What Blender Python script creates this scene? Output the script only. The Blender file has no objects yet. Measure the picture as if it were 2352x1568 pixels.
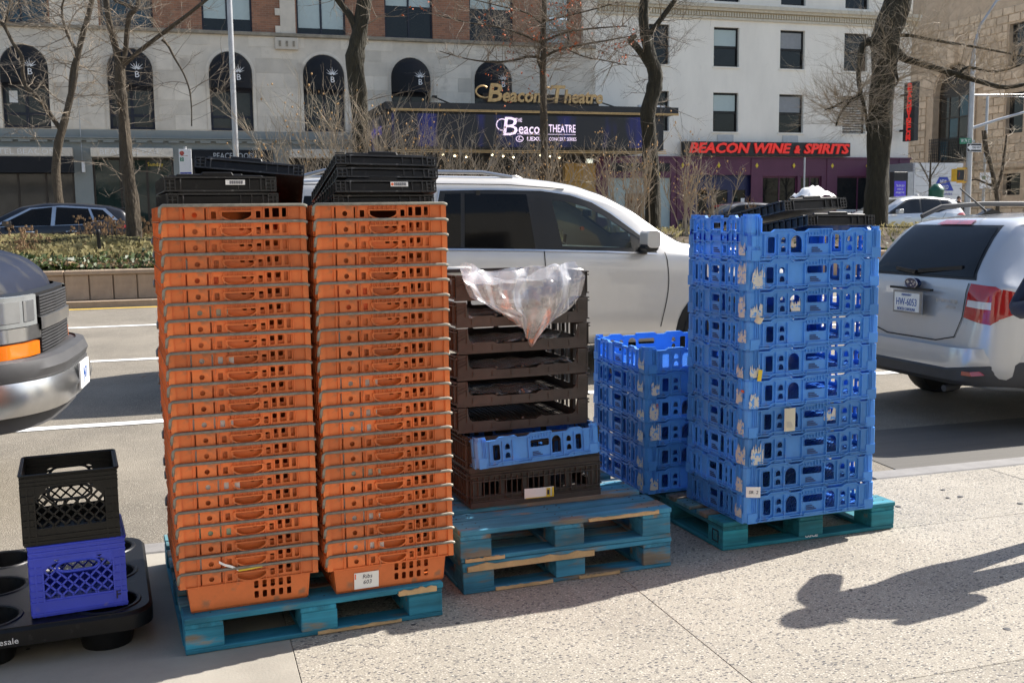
import bpy, bmesh, math, random
from mathutils import Vector, Matrix, geometry
from mathutils.bvhtree import BVHTree
R = math.radians
rnd = random.Random(11)
sc = bpy.context.scene
COL = sc.collection

# ------------------------------------------------------------------ camera
CAMH = 1.631
PITCH, ROLL, FPX = R(6.863), R(0.682), 2392.6     # focal length in units of a 2352 pixel wide picture
_F = Vector((0, math.cos(PITCH), -math.sin(PITCH)))
_U0 = Vector((0, math.sin(PITCH), math.cos(PITCH)))
_R0 = Vector((1, 0, 0))
_Rt = _R0 * math.cos(ROLL) - _U0 * math.sin(ROLL)
_Up = _U0 * math.cos(ROLL) + _R0 * math.sin(ROLL)
cd = bpy.data.cameras.new('camera'); cam = bpy.data.objects.new('camera', cd); COL.objects.link(cam)
mw = Matrix((_Rt, _Up, -_F)).transposed().to_4x4(); mw.translation = (0, 0, CAMH)
cam.matrix_world = mw
cd.sensor_width = 36; cd.lens = 36 * FPX / 2352; cd.clip_end = 600; cd.clip_start = .05
cd.dof.use_dof = True; cd.dof.focus_distance = 4.6; cd.dof.aperture_fstop = 16
sc.camera = cam

# ------------------------------------------------------------------ light
SUN_EL, SUN_DIR = R(41), R(30.5)                       # direction to the sun, measured from +X towards +Y
wd = bpy.data.worlds.new('World'); sc.world = wd; wd.use_nodes = True
nt = wd.node_tree; nt.nodes.clear()
sky = nt.nodes.new('ShaderNodeTexSky'); sky.sky_type = 'NISHITA'; sky.sun_disc = False
sky.sun_elevation = SUN_EL; sky.sun_rotation = math.pi / 2 - SUN_DIR
sky.air_density = 1.0; sky.dust_density = 1.5; sky.ozone_density = 1.0
bg = nt.nodes.new('ShaderNodeBackground'); bg.inputs[1].default_value = 0.1
out = nt.nodes.new('ShaderNodeOutputWorld')
nt.links.new(sky.outputs[0], bg.inputs[0]); nt.links.new(bg.outputs[0], out.inputs[0])
sl = bpy.data.lights.new('sun', 'SUN'); sl.energy = 5.0; sl.angle = R(.5); sl.color = (1, .95, .88)
so = bpy.data.objects.new('sun', sl); COL.objects.link(so)
sd = Vector((math.cos(SUN_DIR) * math.cos(SUN_EL), math.sin(SUN_DIR) * math.cos(SUN_EL), math.sin(SUN_EL)))
so.rotation_euler = sd.to_track_quat('Z', 'Y').to_euler(); so.location = (20, 10, 40)
vs = sc.view_settings; vs.view_transform = 'Standard'; vs.look = 'None'; vs.gamma = 1; vs.exposure = 0.95
vs.use_curve_mapping = False

# ------------------------------------------------------------------ frames
A = R(17.44)                                          # the avenue runs along UU; NN points across it, away from the camera
UU = Vector((math.cos(A), math.sin(A), 0)); NN = Vector((-math.sin(A), math.cos(A), 0))
def W(s, n, z=0): return UU * s + NN * n + Vector((0, 0, z))
def at(x, y, Y):                                      # point at distance Y seen at picture position x, y (2352 wide)
    d = _F + _Rt * ((x - 1176) / FPX) - _Up * ((y - 784) / FPX)
    return Vector((0, 0, CAMH)) + d * (Y / d.y)
PROF = [(-60, 0), (5.48, 0), (5.481, -.1), (8, -.02), (10, .05), (13, .15), (17.4, .28), (27, .42), (39.4, .46), (300, .6)]
def zr(n):
    for (a, b), (c, d) in zip(PROF, PROF[1:]):
        if n <= c: return b + (d - b) * (n - a) / (c - a)
    return .6
FS = 45 / 38
def fs(s): return s * FS
def fz(z): return CAMH + (z - CAMH) * FS

# ------------------------------------------------------------------ materials
MATS = {}
def M(name, col, rough=.6, metal=0, var=.12, scale=6, col2=None, bump=0, bscale=60, rv=0, trans=0, coat=0,
      spec=.5, emit=0, stretch=None, lo=.3, hi=.7, dust=None):
    m = bpy.data.materials.new(name); m.use_nodes = True; t = m.node_tree; N = t.nodes; L = t.links
    bs = N['Principled BSDF']; bs.inputs['Roughness'].default_value = rough; bs.inputs['Metallic'].default_value = metal
    bs.inputs['Specular IOR Level'].default_value = spec
    if coat: bs.inputs['Coat Weight'].default_value = coat; bs.inputs['Coat Roughness'].default_value = .05
    tc = N.new('ShaderNodeTexCoord'); src = tc.outputs['Object']
    if stretch:
        mp = N.new('ShaderNodeMapping'); mp.inputs['Scale'].default_value = stretch; L.new(src, mp.inputs[0]); src = mp.outputs[0]
    nz = N.new('ShaderNodeTexNoise'); nz.inputs['Scale'].default_value = scale; nz.inputs['Detail'].default_value = 6
    nz.inputs['Roughness'].default_value = .65; L.new(src, nz.inputs['Vector'])
    rp = N.new('ShaderNodeValToRGB'); rp.color_ramp.elements[0].position = lo; rp.color_ramp.elements[1].position = hi
    a = [max(0, c * (1 - var)) for c in col]; b = [min(1, c * (1 + var)) for c in col] if col2 is None else col2
    rp.color_ramp.elements[0].color = (*a, 1); rp.color_ramp.elements[1].color = (*b, 1)
    L.new(nz.outputs['Fac'], rp.inputs[0]); c = rp.outputs[0]
    if dust:
        n3 = N.new('ShaderNodeTexNoise'); n3.inputs['Scale'].default_value = dust[1]; n3.inputs['Detail'].default_value = 8
        L.new(tc.outputs['Object'], n3.inputs['Vector'])
        r3 = N.new('ShaderNodeValToRGB'); r3.color_ramp.elements[0].position = dust[2]; r3.color_ramp.elements[1].position = dust[2] + .12
        L.new(n3.outputs['Fac'], r3.inputs[0])
        mx = N.new('ShaderNodeMix'); mx.data_type = 'RGBA'; L.new(r3.outputs[0], mx.inputs[0]); L.new(c, mx.inputs[6])
        mx.inputs[7].default_value = (*dust[0], 1); c = mx.outputs[2]
    if rv:
        oi = N.new('ShaderNodeObjectInfo'); mr = N.new('ShaderNodeMapRange'); mr.inputs[3].default_value = 1 - rv; mr.inputs[4].default_value = 1 + rv
        hs = N.new('ShaderNodeHueSaturation'); L.new(oi.outputs['Random'], mr.inputs[0]); L.new(mr.outputs[0], hs.inputs['Value'])
        L.new(c, hs.inputs['Color']); c = hs.outputs[0]
    L.new(c, bs.inputs['Base Color'])
    if emit: L.new(c, bs.inputs['Emission Color']); bs.inputs['Emission Strength'].default_value = emit
    if bump:
        n2 = N.new('ShaderNodeTexNoise'); n2.inputs['Scale'].default_value = bscale; n2.inputs['Detail'].default_value = 4
        L.new(src, n2.inputs['Vector']); bp = N.new('ShaderNodeBump'); bp.inputs['Strength'].default_value = bump
        bp.inputs['Distance'].default_value = .05 if name.startswith('bark') else .01
        L.new(n2.outputs['Fac'], bp.inputs['Height']); L.new(bp.outputs[0], bs.inputs['Normal'])
    if trans:
        tr = N.new('ShaderNodeBsdfTranslucent'); L.new(c, tr.inputs[0]); ms = N.new('ShaderNodeMixShader'); ms.inputs[0].default_value = trans
        L.new(bs.outputs[0], ms.inputs[1]); L.new(tr.outputs[0], ms.inputs[2]); L.new(ms.outputs[0], N['Material Output'].inputs[0])
    MATS[name] = m; return m

M('orange', (.75, .185, .045), .42, var=.12, scale=9, rv=.2, trans=.03, dust=((.40, .16, .075), 16, .60))
M('zinc', (.24, .225, .185), .5, .45, var=.3, scale=30)
M('blue', (.085, .32, .80), .38, var=.1, scale=7, rv=.2, trans=.16, dust=((.16, .25, .52), 15, .66))
M('blue_print', (.02, .05, .16), .6)
M('milk_blue', (.045, .075, .62), .4, var=.08, trans=.08, dust=((.15, .15, .45), 18, .66))
M('black', (.006, .006, .0065), .42, var=.3, scale=12, rv=.1, spec=.3, dust=((.03, .03, .03), 30, .64))
M('black_edge', (.022, .022, .023), .4, var=.4, scale=20, dust=((.14, .14, .14), 40, .6))  # lighter black for worn rib edges, their highlights painted in as colour
M('black_matt', (.02, .02, .021), .6, var=.3)
M('milk_black', (.010, .0095, .008), .45, spec=.3, var=.3, scale=14)
M('brown', (.060, .053, .048), .6, spec=.3, var=.25, scale=10, rv=.12, dust=((.075, .06, .05), 18, .6))
M('raw_wood', (.55, .36, .18), .75, var=.25, scale=8, stretch=(1, 6, 1))
M('white_paper', (.86, .85, .82), .7, var=.04)
M('ink', (.02, .02, .05), .6)
M('cream_paper', (.62, .58, .45), .7, var=.1)
M('orange_paper', (.9, .16, .05), .6, var=.05)
M('green_paper', (.45, .6, .42), .7, var=.1)
M('yellow', (.75, .55, .04), .5, var=.05)
M('asphalt', (.20, .175, .138), .9, var=.28, scale=.9, bump=.9, bscale=140, dust=((.34, .31, .255), 110, .54))
M('asphalt_far', (.24, .22, .19), .9, var=.2, scale=.7)
M('paint_white', (.75, .74, .72), .7, var=.1, scale=6, dust=((.3, .28, .26), 25, .63))
M('paint_yellow', (.55, .36, .05), .7, var=.15, scale=6)
M('concrete_smooth', (.31, .285, .24), .85, var=.16, scale=2, bump=.15, bscale=90, rv=.04)
M('curbstone', (.22, .21, .20), .8, var=.2, scale=5, bump=.2)
M('wall_concrete', (.36, .27, .19), .85, var=.16, scale=6, bump=.35, bscale=50, rv=.07)
M('soil', (.09, .065, .04), .95, var=.4, scale=8)
M('limestone', (.66, .59, .49), .85, var=.12, scale=1.3, rv=.15, bump=.1, bscale=14, dust=((.47, .41, .335), 1.1, .60))
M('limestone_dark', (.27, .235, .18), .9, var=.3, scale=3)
M('grey_render', (.25, .265, .25), .85, var=.06, scale=2)
M('stucco', (.82, .77, .68), .9, var=.07, scale=.9, bump=.08, bscale=20, stretch=(1, 1, .35), dust=((.68, .63, .54), .8, .62))
M('cornice_cream', (.55, .50, .40), .8, var=.12)
M('cornice_tan', (.45, .35, .20), .8, var=.3, scale=20)
M('navy', (.008, .011, .024), .55, var=.2)
M('awning', (.004, .005, .008), .8, var=.3)
M('bronze', (.03, .022, .016), .4, .3)
M('purple', (.10, .022, .058), .5, var=.12, scale=2)
M('navy_door', (.012, .016, .07), .45)
M('sign_red', (.85, .03, .02), .45, emit=.12)
M('gold', (.50, .33, .15), .4, .6, var=.2)
M('gold_panel', (.50, .30, .08), .5, .2, var=.2, scale=3)
M('granite_block', (.47, .37, .27), .9, var=.2, scale=2.5, rv=.14, bump=.5, bscale=5)
M('granite_plain', (.40, .31, .225), .9, var=.15, scale=2)
M('iron', (.014, .013, .013), .5, .3)
M('pole_grey', (.42, .43, .44), .45, .4, var=.1)
M('sign_white', (.80, .80, .80), .5, var=.02)
M('sign_green', (.01, .19, .10), .45)
M('signal_yellow', (.70, .40, .03), .45)
M('lamp_red', (.36, .008, .008), .15, coat=1)
M('lamp_white', (.55, .55, .55), .1, coat=1)
M('lamp_amber', (.85, .20, .01), .25, coat=1, trans=.2)
M('chrome', (.58, .58, .58), .28, 1, var=.1, scale=5)
M('silver_champagne', (.66, .635, .59), .34, .3, var=.04, scale=2, coat=1)
M('silver_blue', (.50, .515, .53), .32, .5, var=.04, scale=2, coat=1)
M('car_black', (.006, .006, .008), .3, .1, coat=.6)
M('car_grey', (.06, .065, .08), .3, .4, coat=1)
M('van_navy', (.008, .012, .028), .42, .1, spec=.35, dust=((.035, .035, .038), 5, .50))
M('bumper_grey', (.05, .05, .052), .6, var=.15)
M('rubber', (.012, .012, .012), .8)
M('trim', (.01, .01, .01), .4)
M('rim', (.35, .36, .37), .3, .8)
M('bark_tan', (.062, .047, .030), .9, var=.35, scale=20, bump=.8, bscale=30, stretch=(1, 1, .3))
M('bark_dark', (.030, .026, .015), .95, var=.5, scale=16, bump=1, bscale=22, stretch=(1, 1, .25))
M('twig', (.21, .17, .125), .8, var=.3)
M('twig_pale', (.38, .315, .23), .8, var=.25)
M('leaf_bud', (.42, .25, .10), .8, var=.3)
M('leaf_red', (.42, .10, .03), .8, var=.3)
M('grass', (.20, .185, .07), .85, var=.3, scale=1.5, col2=(.50, .43, .22), trans=.4)
M('ivy', (.025, .055, .012), .5, var=.4, scale=3, col2=(.10, .14, .03), trans=.25)
M('leaf_litter', (.30, .21, .12), .9, var=.5, scale=4, trans=.2)
M('dry', (.30, .19, .10), .9, var=.3)
M('jacket', (.010, .013, .028), .7, var=.2, bump=.2)
M('trousers', (.02, .02, .025), .8)
M('skin', (.52, .30, .20), .5)
M('hair', (.03, .02, .015), .7)
M('hair_white', (.55, .53, .5), .7)
M('screen_blue', (.03, .02, .22), .3, emit=.6)
M('bin_green', (.01, .10, .06), .4)
M('truck_white', (.62, .63, .64), .45, var=.05)
M('truck_grey', (.25, .26, .27), .6, var=.08)
M('truck_blue', (.02, .05, .35), .5)
M('steel_plate', (.10, .092, .08), .7, .1, bump=.5, bscale=60, stretch=(.02, 1, 1))
M('interior', (.08, .078, .07), .7)
M('shop_dark', (.03, .028, .025), .7)
M('blind', (.42, .50, .49), .7, var=.04)
M('bottles', (.20, .10, .04), .4, var=.8, scale=25)
M('led_white', (.9, .72, .9), .5, emit=.45, var=0)
M('plate_white', (.75, .76, .74), .4)
M('ink_blue', (.03, .10, .35), .5)
M('badge_blue', (.01, .02, .08), .2, coat=1)
M('bulb', (1, .8, .5), .4, emit=3)

def glass(name, col, rough=.04, spec=.6, mixc=None):
    m = M(name, col, rough, 0, var=.25, scale=1.5, spec=spec * .6); m.node_tree.nodes['Principled BSDF'].inputs['IOR'].default_value = 1.5
    return m
glass('glass_dark', (.010, .011, .012)); glass('glass_tint', (.006, .006, .006), .04, .35); glass('glass_green', (.02, .035, .03))
glass('glass_lens', (.20, .21, .21), .12)
glass('glass_shop', (.035, .033, .03)); glass('glass_blue', (.03, .06, .08))

def mat_window():
    m = bpy.data.materials.new('glass_clear'); m.use_nodes = True; t = m.node_tree; N = t.nodes; L = t.links; N.clear()
    o = N.new('ShaderNodeOutputMaterial'); tr = N.new('ShaderNodeBsdfTransparent'); tr.inputs[0].default_value = (.52, .60, .56, 1); gl = N.new('ShaderNodeBsdfGlossy'); gl.inputs['Roughness'].default_value = .01
    fr = N.new('ShaderNodeFresnel'); fr.inputs[0].default_value = 1.5; mx = N.new('ShaderNodeMixShader'); L.new(fr.outputs[0], mx.inputs[0]); L.new(tr.outputs[0], mx.inputs[1]); L.new(gl.outputs[0], mx.inputs[2]); L.new(mx.outputs[0], o.inputs[0]); MATS['glass_clear'] = m
mat_window()
def mat_film(nm='film', lo=.36, hi=.9, gls=.38):
    m = bpy.data.materials.new(nm); m.use_nodes = True; t = m.node_tree; N = t.nodes; L = t.links; N.clear()
    o = N.new('ShaderNodeOutputMaterial'); tr = N.new('ShaderNodeBsdfTransparent'); tr.inputs[0].default_value = (.97, .97, .97, 1)
    gl = N.new('ShaderNodeBsdfGlossy'); gl.inputs['Roughness'].default_value = .12
    df = N.new('ShaderNodeBsdfTranslucent'); df.inputs[0].default_value = (.97, .97, .97, 1)
    d2 = N.new('ShaderNodeBsdfDiffuse'); d2.inputs[0].default_value = (.92, .92, .92, 1)
    m0 = N.new('ShaderNodeMixShader'); m0.inputs[0].default_value = .5; L.new(df.outputs[0], m0.inputs[1]); L.new(d2.outputs[0], m0.inputs[2])
    m1 = N.new('ShaderNodeMixShader'); m1.inputs[0].default_value = gls; L.new(m0.outputs[0], m1.inputs[1]); L.new(gl.outputs[0], m1.inputs[2])
    lw = N.new('ShaderNodeLayerWeight'); lw.inputs[0].default_value = .35
    mr = N.new('ShaderNodeMapRange'); mr.inputs[3].default_value = lo; mr.inputs[4].default_value = hi; L.new(lw.outputs['Facing'], mr.inputs[0])
    m2 = N.new('ShaderNodeMixShader'); L.new(mr.outputs[0], m2.inputs[0]); L.new(tr.outputs[0], m2.inputs[1]); L.new(m1.outputs[0], m2.inputs[2])
    L.new(m2.outputs[0], o.inputs[0]); MATS[nm] = m
mat_film('film', .33, .95, .42); mat_film('film_thin', .10, .8, .7)

def mat_sidewalk():
    m = M('aggregate', (.31, .28, .23), .88, var=.18, scale=1.1, bump=.35, bscale=110, rv=.06)
    t = m.node_tree; N = t.nodes; L = t.links; bs = N['Principled BSDF']
    old = bs.inputs['Base Color'].links[0].from_socket
    tc = N.new('ShaderNodeTexCoord'); prev = old
    for scl, th, col in ((46, .33, (.085, .082, .082)), (100, .36, (.17, .155, .14)), (70, .30, (.50, .46, .39)), (3.1, .03, (.16, .15, .14))):
        mp = N.new('ShaderNodeMapping'); mp.inputs['Rotation'].default_value = (0, 0, scl); mp.inputs['Scale'].default_value = (1, 1.6, 1)
        L.new(tc.outputs['Object'], mp.inputs[0])
        vo = N.new('ShaderNodeTexVoronoi'); vo.inputs['Scale'].default_value = scl; L.new(mp.outputs[0], vo.inputs['Vector'])
        lt = N.new('ShaderNodeMath'); lt.operation = 'LESS_THAN'; lt.inputs[1].default_value = th; L.new(vo.outputs['Distance'], lt.inputs[0])
        sx = N.new('ShaderNodeSeparateColor'); L.new(vo.outputs['Color'], sx.inputs[0])
        gt = N.new('ShaderNodeMath'); gt.operation = 'GREATER_THAN'; gt.inputs[1].default_value = .42 if scl > 5 else .6; L.new(sx.outputs[0], gt.inputs[0])
        mu = N.new('ShaderNodeMath'); mu.operation = 'MULTIPLY'; L.new(lt.outputs[0], mu.inputs[0]); L.new(gt.outputs[0], mu.inputs[1])
        mx = N.new('ShaderNodeMix'); mx.data_type = 'RGBA'; L.new(mu.outputs[0], mx.inputs[0]); L.new(prev, mx.inputs[6]); mx.inputs[7].default_value = (*col, 1)
        prev = mx.outputs[2]
    L.new(prev, bs.inputs['Base Color'])
mat_sidewalk()

def mat_brick():
    m = M('brick', (.2, .1, .07), .9); t = m.node_tree; N = t.nodes; L = t.links; bs = N['Principled BSDF']
    tc = N.new('ShaderNodeTexCoord'); mp = N.new('ShaderNodeMapping'); mp.inputs['Rotation'].default_value = (R(90), 0, 0); L.new(tc.outputs['Object'], mp.inputs[0])
    b = N.new('ShaderNodeTexBrick'); L.new(mp.outputs[0], b.inputs[0]); b.inputs['Scale'].default_value = 1
    b.inputs['Brick Width'].default_value = .24; b.inputs['Row Height'].default_value = .085; b.inputs['Mortar Size'].default_value = .006
    b.inputs['Color1'].default_value = (.33, .15, .085, 1); b.inputs['Color2'].default_value = (.22, .105, .065, 1); b.inputs['Mortar'].default_value = (.28, .21, .15, 1)
    L.new(b.outputs[0], bs.inputs['Base Color'])
mat_brick()

def mat_led():
    m = M('led_screen', (.004, .004, .006), .35); t = m.node_tree; N = t.nodes; L = t.links; bs = N['Principled BSDF']
    tc = N.new('ShaderNodeTexCoord'); mp = N.new('ShaderNodeMapping'); mp.inputs['Scale'].default_value = (1.0, 1, .25); L.new(tc.outputs['Object'], mp.inputs[0])
    nz = N.new('ShaderNodeTexNoise'); nz.inputs['Scale'].default_value = .9; nz.inputs['Detail'].default_value = 3; L.new(mp.outputs[0], nz.inputs['Vector'])
    r = N.new('ShaderNodeValToRGB'); r.color_ramp.elements[0].position = .50; r.color_ramp.elements[1].position = .85
    r.color_ramp.elements[0].color = (.004, .004, .008, 1); r.color_ramp.elements[1].color = (.02, .03, .5, 1); L.new(nz.outputs['Fac'], r.inputs[0])
    L.new(r.outputs[0], bs.inputs['Emission Color']); bs.inputs['Emission Strength'].default_value = .22
mat_led()

def mat_peel(name, base, th):
    m = M(name, base, .5, var=.1); t = m.node_tree; N = t.nodes; L = t.links; bs = N['Principled BSDF']
    old = bs.inputs['Base Color'].links[0].from_socket
    oi = N.new('ShaderNodeObjectInfo'); tc = N.new('ShaderNodeTexCoord'); ad = N.new('ShaderNodeVectorMath'); ad.operation = 'ADD'
    L.new(tc.outputs['Object'], ad.inputs[0]); mu = N.new('ShaderNodeMath'); mu.operation = 'MULTIPLY'; mu.inputs[1].default_value = 37; L.new(oi.outputs['Random'], mu.inputs[0])
    cb = N.new('ShaderNodeCombineXYZ'); L.new(mu.outputs[0], cb.inputs[0]); L.new(cb.outputs[0], ad.inputs[1])
    nz = N.new('ShaderNodeTexNoise'); nz.inputs['Scale'].default_value = 48; nz.inputs['Detail'].default_value = 8; nz.inputs['Roughness'].default_value = .6
    L.new(ad.outputs[0], nz.inputs['Vector'])
    g = N.new('ShaderNodeMath'); g.operation = 'GREATER_THAN'; g.inputs[1].default_value = th; L.new(nz.outputs['Fac'], g.inputs[0])
    mx = N.new('ShaderNodeMix'); mx.data_type = 'RGBA'; L.new(g.outputs[0], mx.inputs[0]); L.new(old, mx.inputs[6]); mx.inputs[7].default_value = (.60, .58, .52, 1)
    L.new(mx.outputs[2], bs.inputs['Base Color'])
mat_peel('peeled_label', (.085, .32, .78), .45)

def mat_wood(name, paint, wear, th, axis):
    """painted board: grain along its length, paint worn through to grey-brown wood in streaks"""
    m = M(name, paint, .75, var=.2); t = m.node_tree; N = t.nodes; L = t.links; bs = N['Principled BSDF']
    tc = N.new('ShaderNodeTexCoord'); oi = N.new('ShaderNodeObjectInfo'); cb = N.new('ShaderNodeCombineXYZ')
    mu = N.new('ShaderNodeMath'); mu.operation = 'MULTIPLY'; mu.inputs[1].default_value = 53; L.new(oi.outputs['Random'], mu.inputs[0]); L.new(mu.outputs[0], cb.inputs[0]); L.new(mu.outputs[0], cb.inputs[1])
    ad = N.new('ShaderNodeVectorMath'); L.new(tc.outputs['Object'], ad.inputs[0]); L.new(cb.outputs[0], ad.inputs[1])
    def noise(sc_, det, v):
        mp = N.new('ShaderNodeMapping'); mp.inputs['Scale'].default_value = v; L.new(ad.outputs[0], mp.inputs[0])
        n_ = N.new('ShaderNodeTexNoise'); n_.inputs['Scale'].default_value = sc_; n_.inputs['Detail'].default_value = det; n_.inputs['Roughness'].default_value = .6; L.new(mp.outputs[0], n_.inputs['Vector']); return n_.outputs['Fac']
    gr = noise(18, 5, (.12, 1.6, 1.6) if axis == 'x' else (1.6, .12, 1.6)); pt = noise(7, 8, (.35, 1.3, 1.3) if axis == 'x' else (1.3, .35, 1.3)); big = noise(3, 3, (1, 1, 1))
    def ramp(f, p0, c0, p1, c1):
        r = N.new('ShaderNodeValToRGB'); r.color_ramp.elements[0].position = p0; r.color_ramp.elements[1].position = p1; r.color_ramp.elements[0].color = (*c0, 1); r.color_ramp.elements[1].color = (*c1, 1); L.new(f, r.inputs[0]); return r.outputs[0]
    pc = ramp(gr, .32, [c * .62 for c in paint], .66, [c * 1.18 for c in paint]); wc = ramp(gr, .3, [c * .55 for c in wear], .7, wear)
    k = ramp(pt, th, (0, 0, 0), th + .09, (1, 1, 1)); mx = N.new('ShaderNodeMix'); mx.data_type = 'RGBA'; L.new(k, mx.inputs[0]); L.new(pc, mx.inputs[6]); L.new(wc, mx.inputs[7])
    dk = ramp(big, .35, (.62, .62, .62), .65, (1, 1, 1)); m2 = N.new('ShaderNodeMix'); m2.data_type = 'RGBA'; m2.blend_type = 'MULTIPLY'; m2.inputs[0].default_value = 1; L.new(mx.outputs[2], m2.inputs[6]); L.new(dk, m2.inputs[7])
    hs = N.new('ShaderNodeHueSaturation'); mr = N.new('ShaderNodeMapRange'); mr.inputs[3].default_value = .75; mr.inputs[4].default_value = 1.2; L.new(oi.outputs['Random'], mr.inputs[0]); L.new(mr.outputs[0], hs.inputs['Value']); L.new(m2.outputs[2], hs.inputs['Color']); L.new(hs.outputs[0], bs.inputs['Base Color'])
    bp = N.new('ShaderNodeBump'); bp.inputs['Strength'].default_value = .5; bp.inputs['Distance'].default_value = .004; L.new(gr, bp.inputs['Height']); L.new(bp.outputs[0], bs.inputs['Normal'])
for ax in 'xy':
    mat_wood('pallet_teal_' + ax, (.032, .285, .42), (.34, .28, .20), .58, ax); mat_wood('pallet_blue_' + ax, (.050, .26, .41), (.28, .235, .18), .53, ax)
    mat_wood('pallet_green_' + ax, (.020, .25, .32), (.32, .25, .165), .62, ax); mat_wood('deck_worn_' + ax, (.11, .27, .31), (.30, .25, .185), .50, ax)

# ------------------------------------------------------------------ mesh building
class B:
    def __init__(s): s.v = []; s.f = []
    def add(s, vs, fs_):
        o = len(s.v); s.v += [tuple(v) for v in vs]; s.f += [tuple(o + i for i in f) for f in fs_]; return s
    def box(s, a, b):
        x0, y0, z0 = a; x1, y1, z1 = b
        return s.add([(x0, y0, z0), (x1, y0, z0), (x1, y1, z0), (x0, y1, z0), (x0, y0, z1), (x1, y0, z1), (x1, y1, z1), (x0, y1, z1)],
                     [(3, 2, 1, 0), (4, 5, 6, 7), (0, 1, 5, 4), (1, 2, 6, 5), (2, 3, 7, 6), (3, 0, 4, 7)])
    def frustum(s, a0, b0, z0, a1, b1, z1):          # rectangles (min xy, max xy) at two heights
        q = lambda a, b, z: [(a[0], a[1], z), (b[0], a[1], z), (b[0], b[1], z), (a[0], b[1], z)]
        return s.add(q(a0, b0, z0) + q(a1, b1, z1), [(3, 2, 1, 0), (4, 5, 6, 7), (0, 1, 5, 4), (1, 2, 6, 5), (2, 3, 7, 6), (3, 0, 4, 7)])
    def bar(s, p, q, w, h=None, up=(0, 0, 1)):
        p = Vector(p); q = Vector(q); h = h or w; d = (q - p).normalized(); u = Vector(up)
        if abs(d.dot(u)) > .95: u = Vector((1, 0, 0))
        sd_ = d.cross(u).normalized() * w / 2; u2 = sd_.cross(d).normalized() * h / 2
        vs_ = [p + sd_ * i + u2 * j for i, j in ((-1, -1), (1, -1), (1, 1), (-1, 1))] + [q + sd_ * i + u2 * j for i, j in ((-1, -1), (1, -1), (1, 1), (-1, 1))]
        return s.add(vs_, [(0, 1, 2, 3), (7, 6, 5, 4), (0, 4, 5, 1), (1, 5, 6, 2), (2, 6, 7, 3), (3, 7, 4, 0)])
    def ext(s, outer, d0, d1, fr, holes=()):
        loops = [list(outer)] + [list(h) for h in holes]
        flat = [p for l in loops for p in l]
        tris = geometry.tessellate_polygon([[Vector((p[0], p[1], 0)) for p in l] for l in loops])
        n = len(flat); vs_ = [fr(p[0], p[1], d0) for p in flat] + [fr(p[0], p[1], d1) for p in flat]
        fl = [tuple(t) for t in tris] + [tuple(n + i for i in reversed(t)) for t in tris]; o = 0
        for l in loops:
            k = len(l)
            for i in range(k): j = (i + 1) % k; fl.append((o + i, o + j, n + o + j, n + o + i))
            o += k
        return s.add(vs_, fl)
    def tube(s, pts, rad, seg=6, cap=True):
        pts = [Vector(p) for p in pts]; k = len(pts)
        rad = rad if isinstance(rad, (list, tuple)) else [rad] * k
        vs_ = []; u = None
        for i, p in enumerate(pts):
            d = (pts[min(i + 1, k - 1)] - pts[max(i - 1, 0)])
            d = d.normalized() if d.length > 1e-9 else Vector((0, 0, 1))
            if u is None: u = d.orthogonal().normalized()
            else:
                u = u - d * u.dot(d); u = u.normalized() if u.length > 1e-6 else d.orthogonal().normalized()
            w = d.cross(u)
            for j in range(seg):
                t = 2 * math.pi * j / seg; vs_.append(p + (u * math.cos(t) + w * math.sin(t)) * rad[i])
        fl = [(i * seg + j, i * seg + (j + 1) % seg, (i + 1) * seg + (j + 1) % seg, (i + 1) * seg + j) for i in range(k - 1) for j in range(seg)]
        if cap: fl += [tuple(reversed(range(seg))), tuple((k - 1) * seg + j for j in range(seg))]
        return s.add(vs_, fl)
    def lathe(s, prof, seg=20, c=(0, 0, 0), cap=False):
        k = len(prof); vs_ = []
        for r, z in prof:
            for j in range(seg):
                t = 2 * math.pi * j / seg; vs_.append((c[0] + r * math.cos(t), c[1] + r * math.sin(t), c[2] + z))
        fl = [(i * seg + j, i * seg + (j + 1) % seg, (i + 1) * seg + (j + 1) % seg, (i + 1) * seg + j) for i in range(k - 1) for j in range(seg)]
        if cap: fl += [tuple(reversed(range(seg))), tuple((k - 1) * seg + j for j in range(seg))]
        return s.add(vs_, fl)
    def grid(s, rows, close=False):
        m = len(rows); n = len(rows[0]); vs_ = [p for r in rows for p in r]
        fl = [(i * n + j, i * n + (j + 1) % n, (i + 1) * n + (j + 1) % n, (i + 1) * n + j) for i in range(m - 1) for j in range(n if close else n - 1)]
        return s.add(vs_, fl)
    def mesh(s, name, mat, smooth=False, normals=True):
        me = bpy.data.meshes.new(name); me.from_pydata(s.v, [], s.f)
        if normals:
            bm = bmesh.new(); bm.from_mesh(me); bmesh.ops.recalc_face_normals(bm, faces=bm.faces); bm.to_mesh(me); bm.free()
        me.materials.append(MATS[mat])
        if smooth:
            me.polygons.foreach_set('use_smooth', [True] * len(me.polygons))
            if smooth != 'all': me.set_sharp_from_angle(angle=R(38))
        return me
    def obj(s, name, mat, parent=None, loc=None, rot=None, smooth=False, bev=0, normals=True):
        return link(name, s.mesh(name, mat, smooth, normals), parent, loc, rot, bev)
def link(name, me, parent=None, loc=None, rot=None, bev=0):
    o = bpy.data.objects.new(name, me); COL.objects.link(o); o.parent = parent
    if loc is not None: o.location = loc
    if rot is not None: o.rotation_euler = rot
    if bev:
        md = o.modifiers.new('bevel', 'BEVEL'); md.width = bev; md.segments = 1; md.limit_method = 'ANGLE'
    return o
def tag(o, label, cat, group=None, kind=None):
    o['label'] = label; o['category'] = cat
    if group: o['group'] = group
    if kind: o['kind'] = kind
    return o
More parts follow.
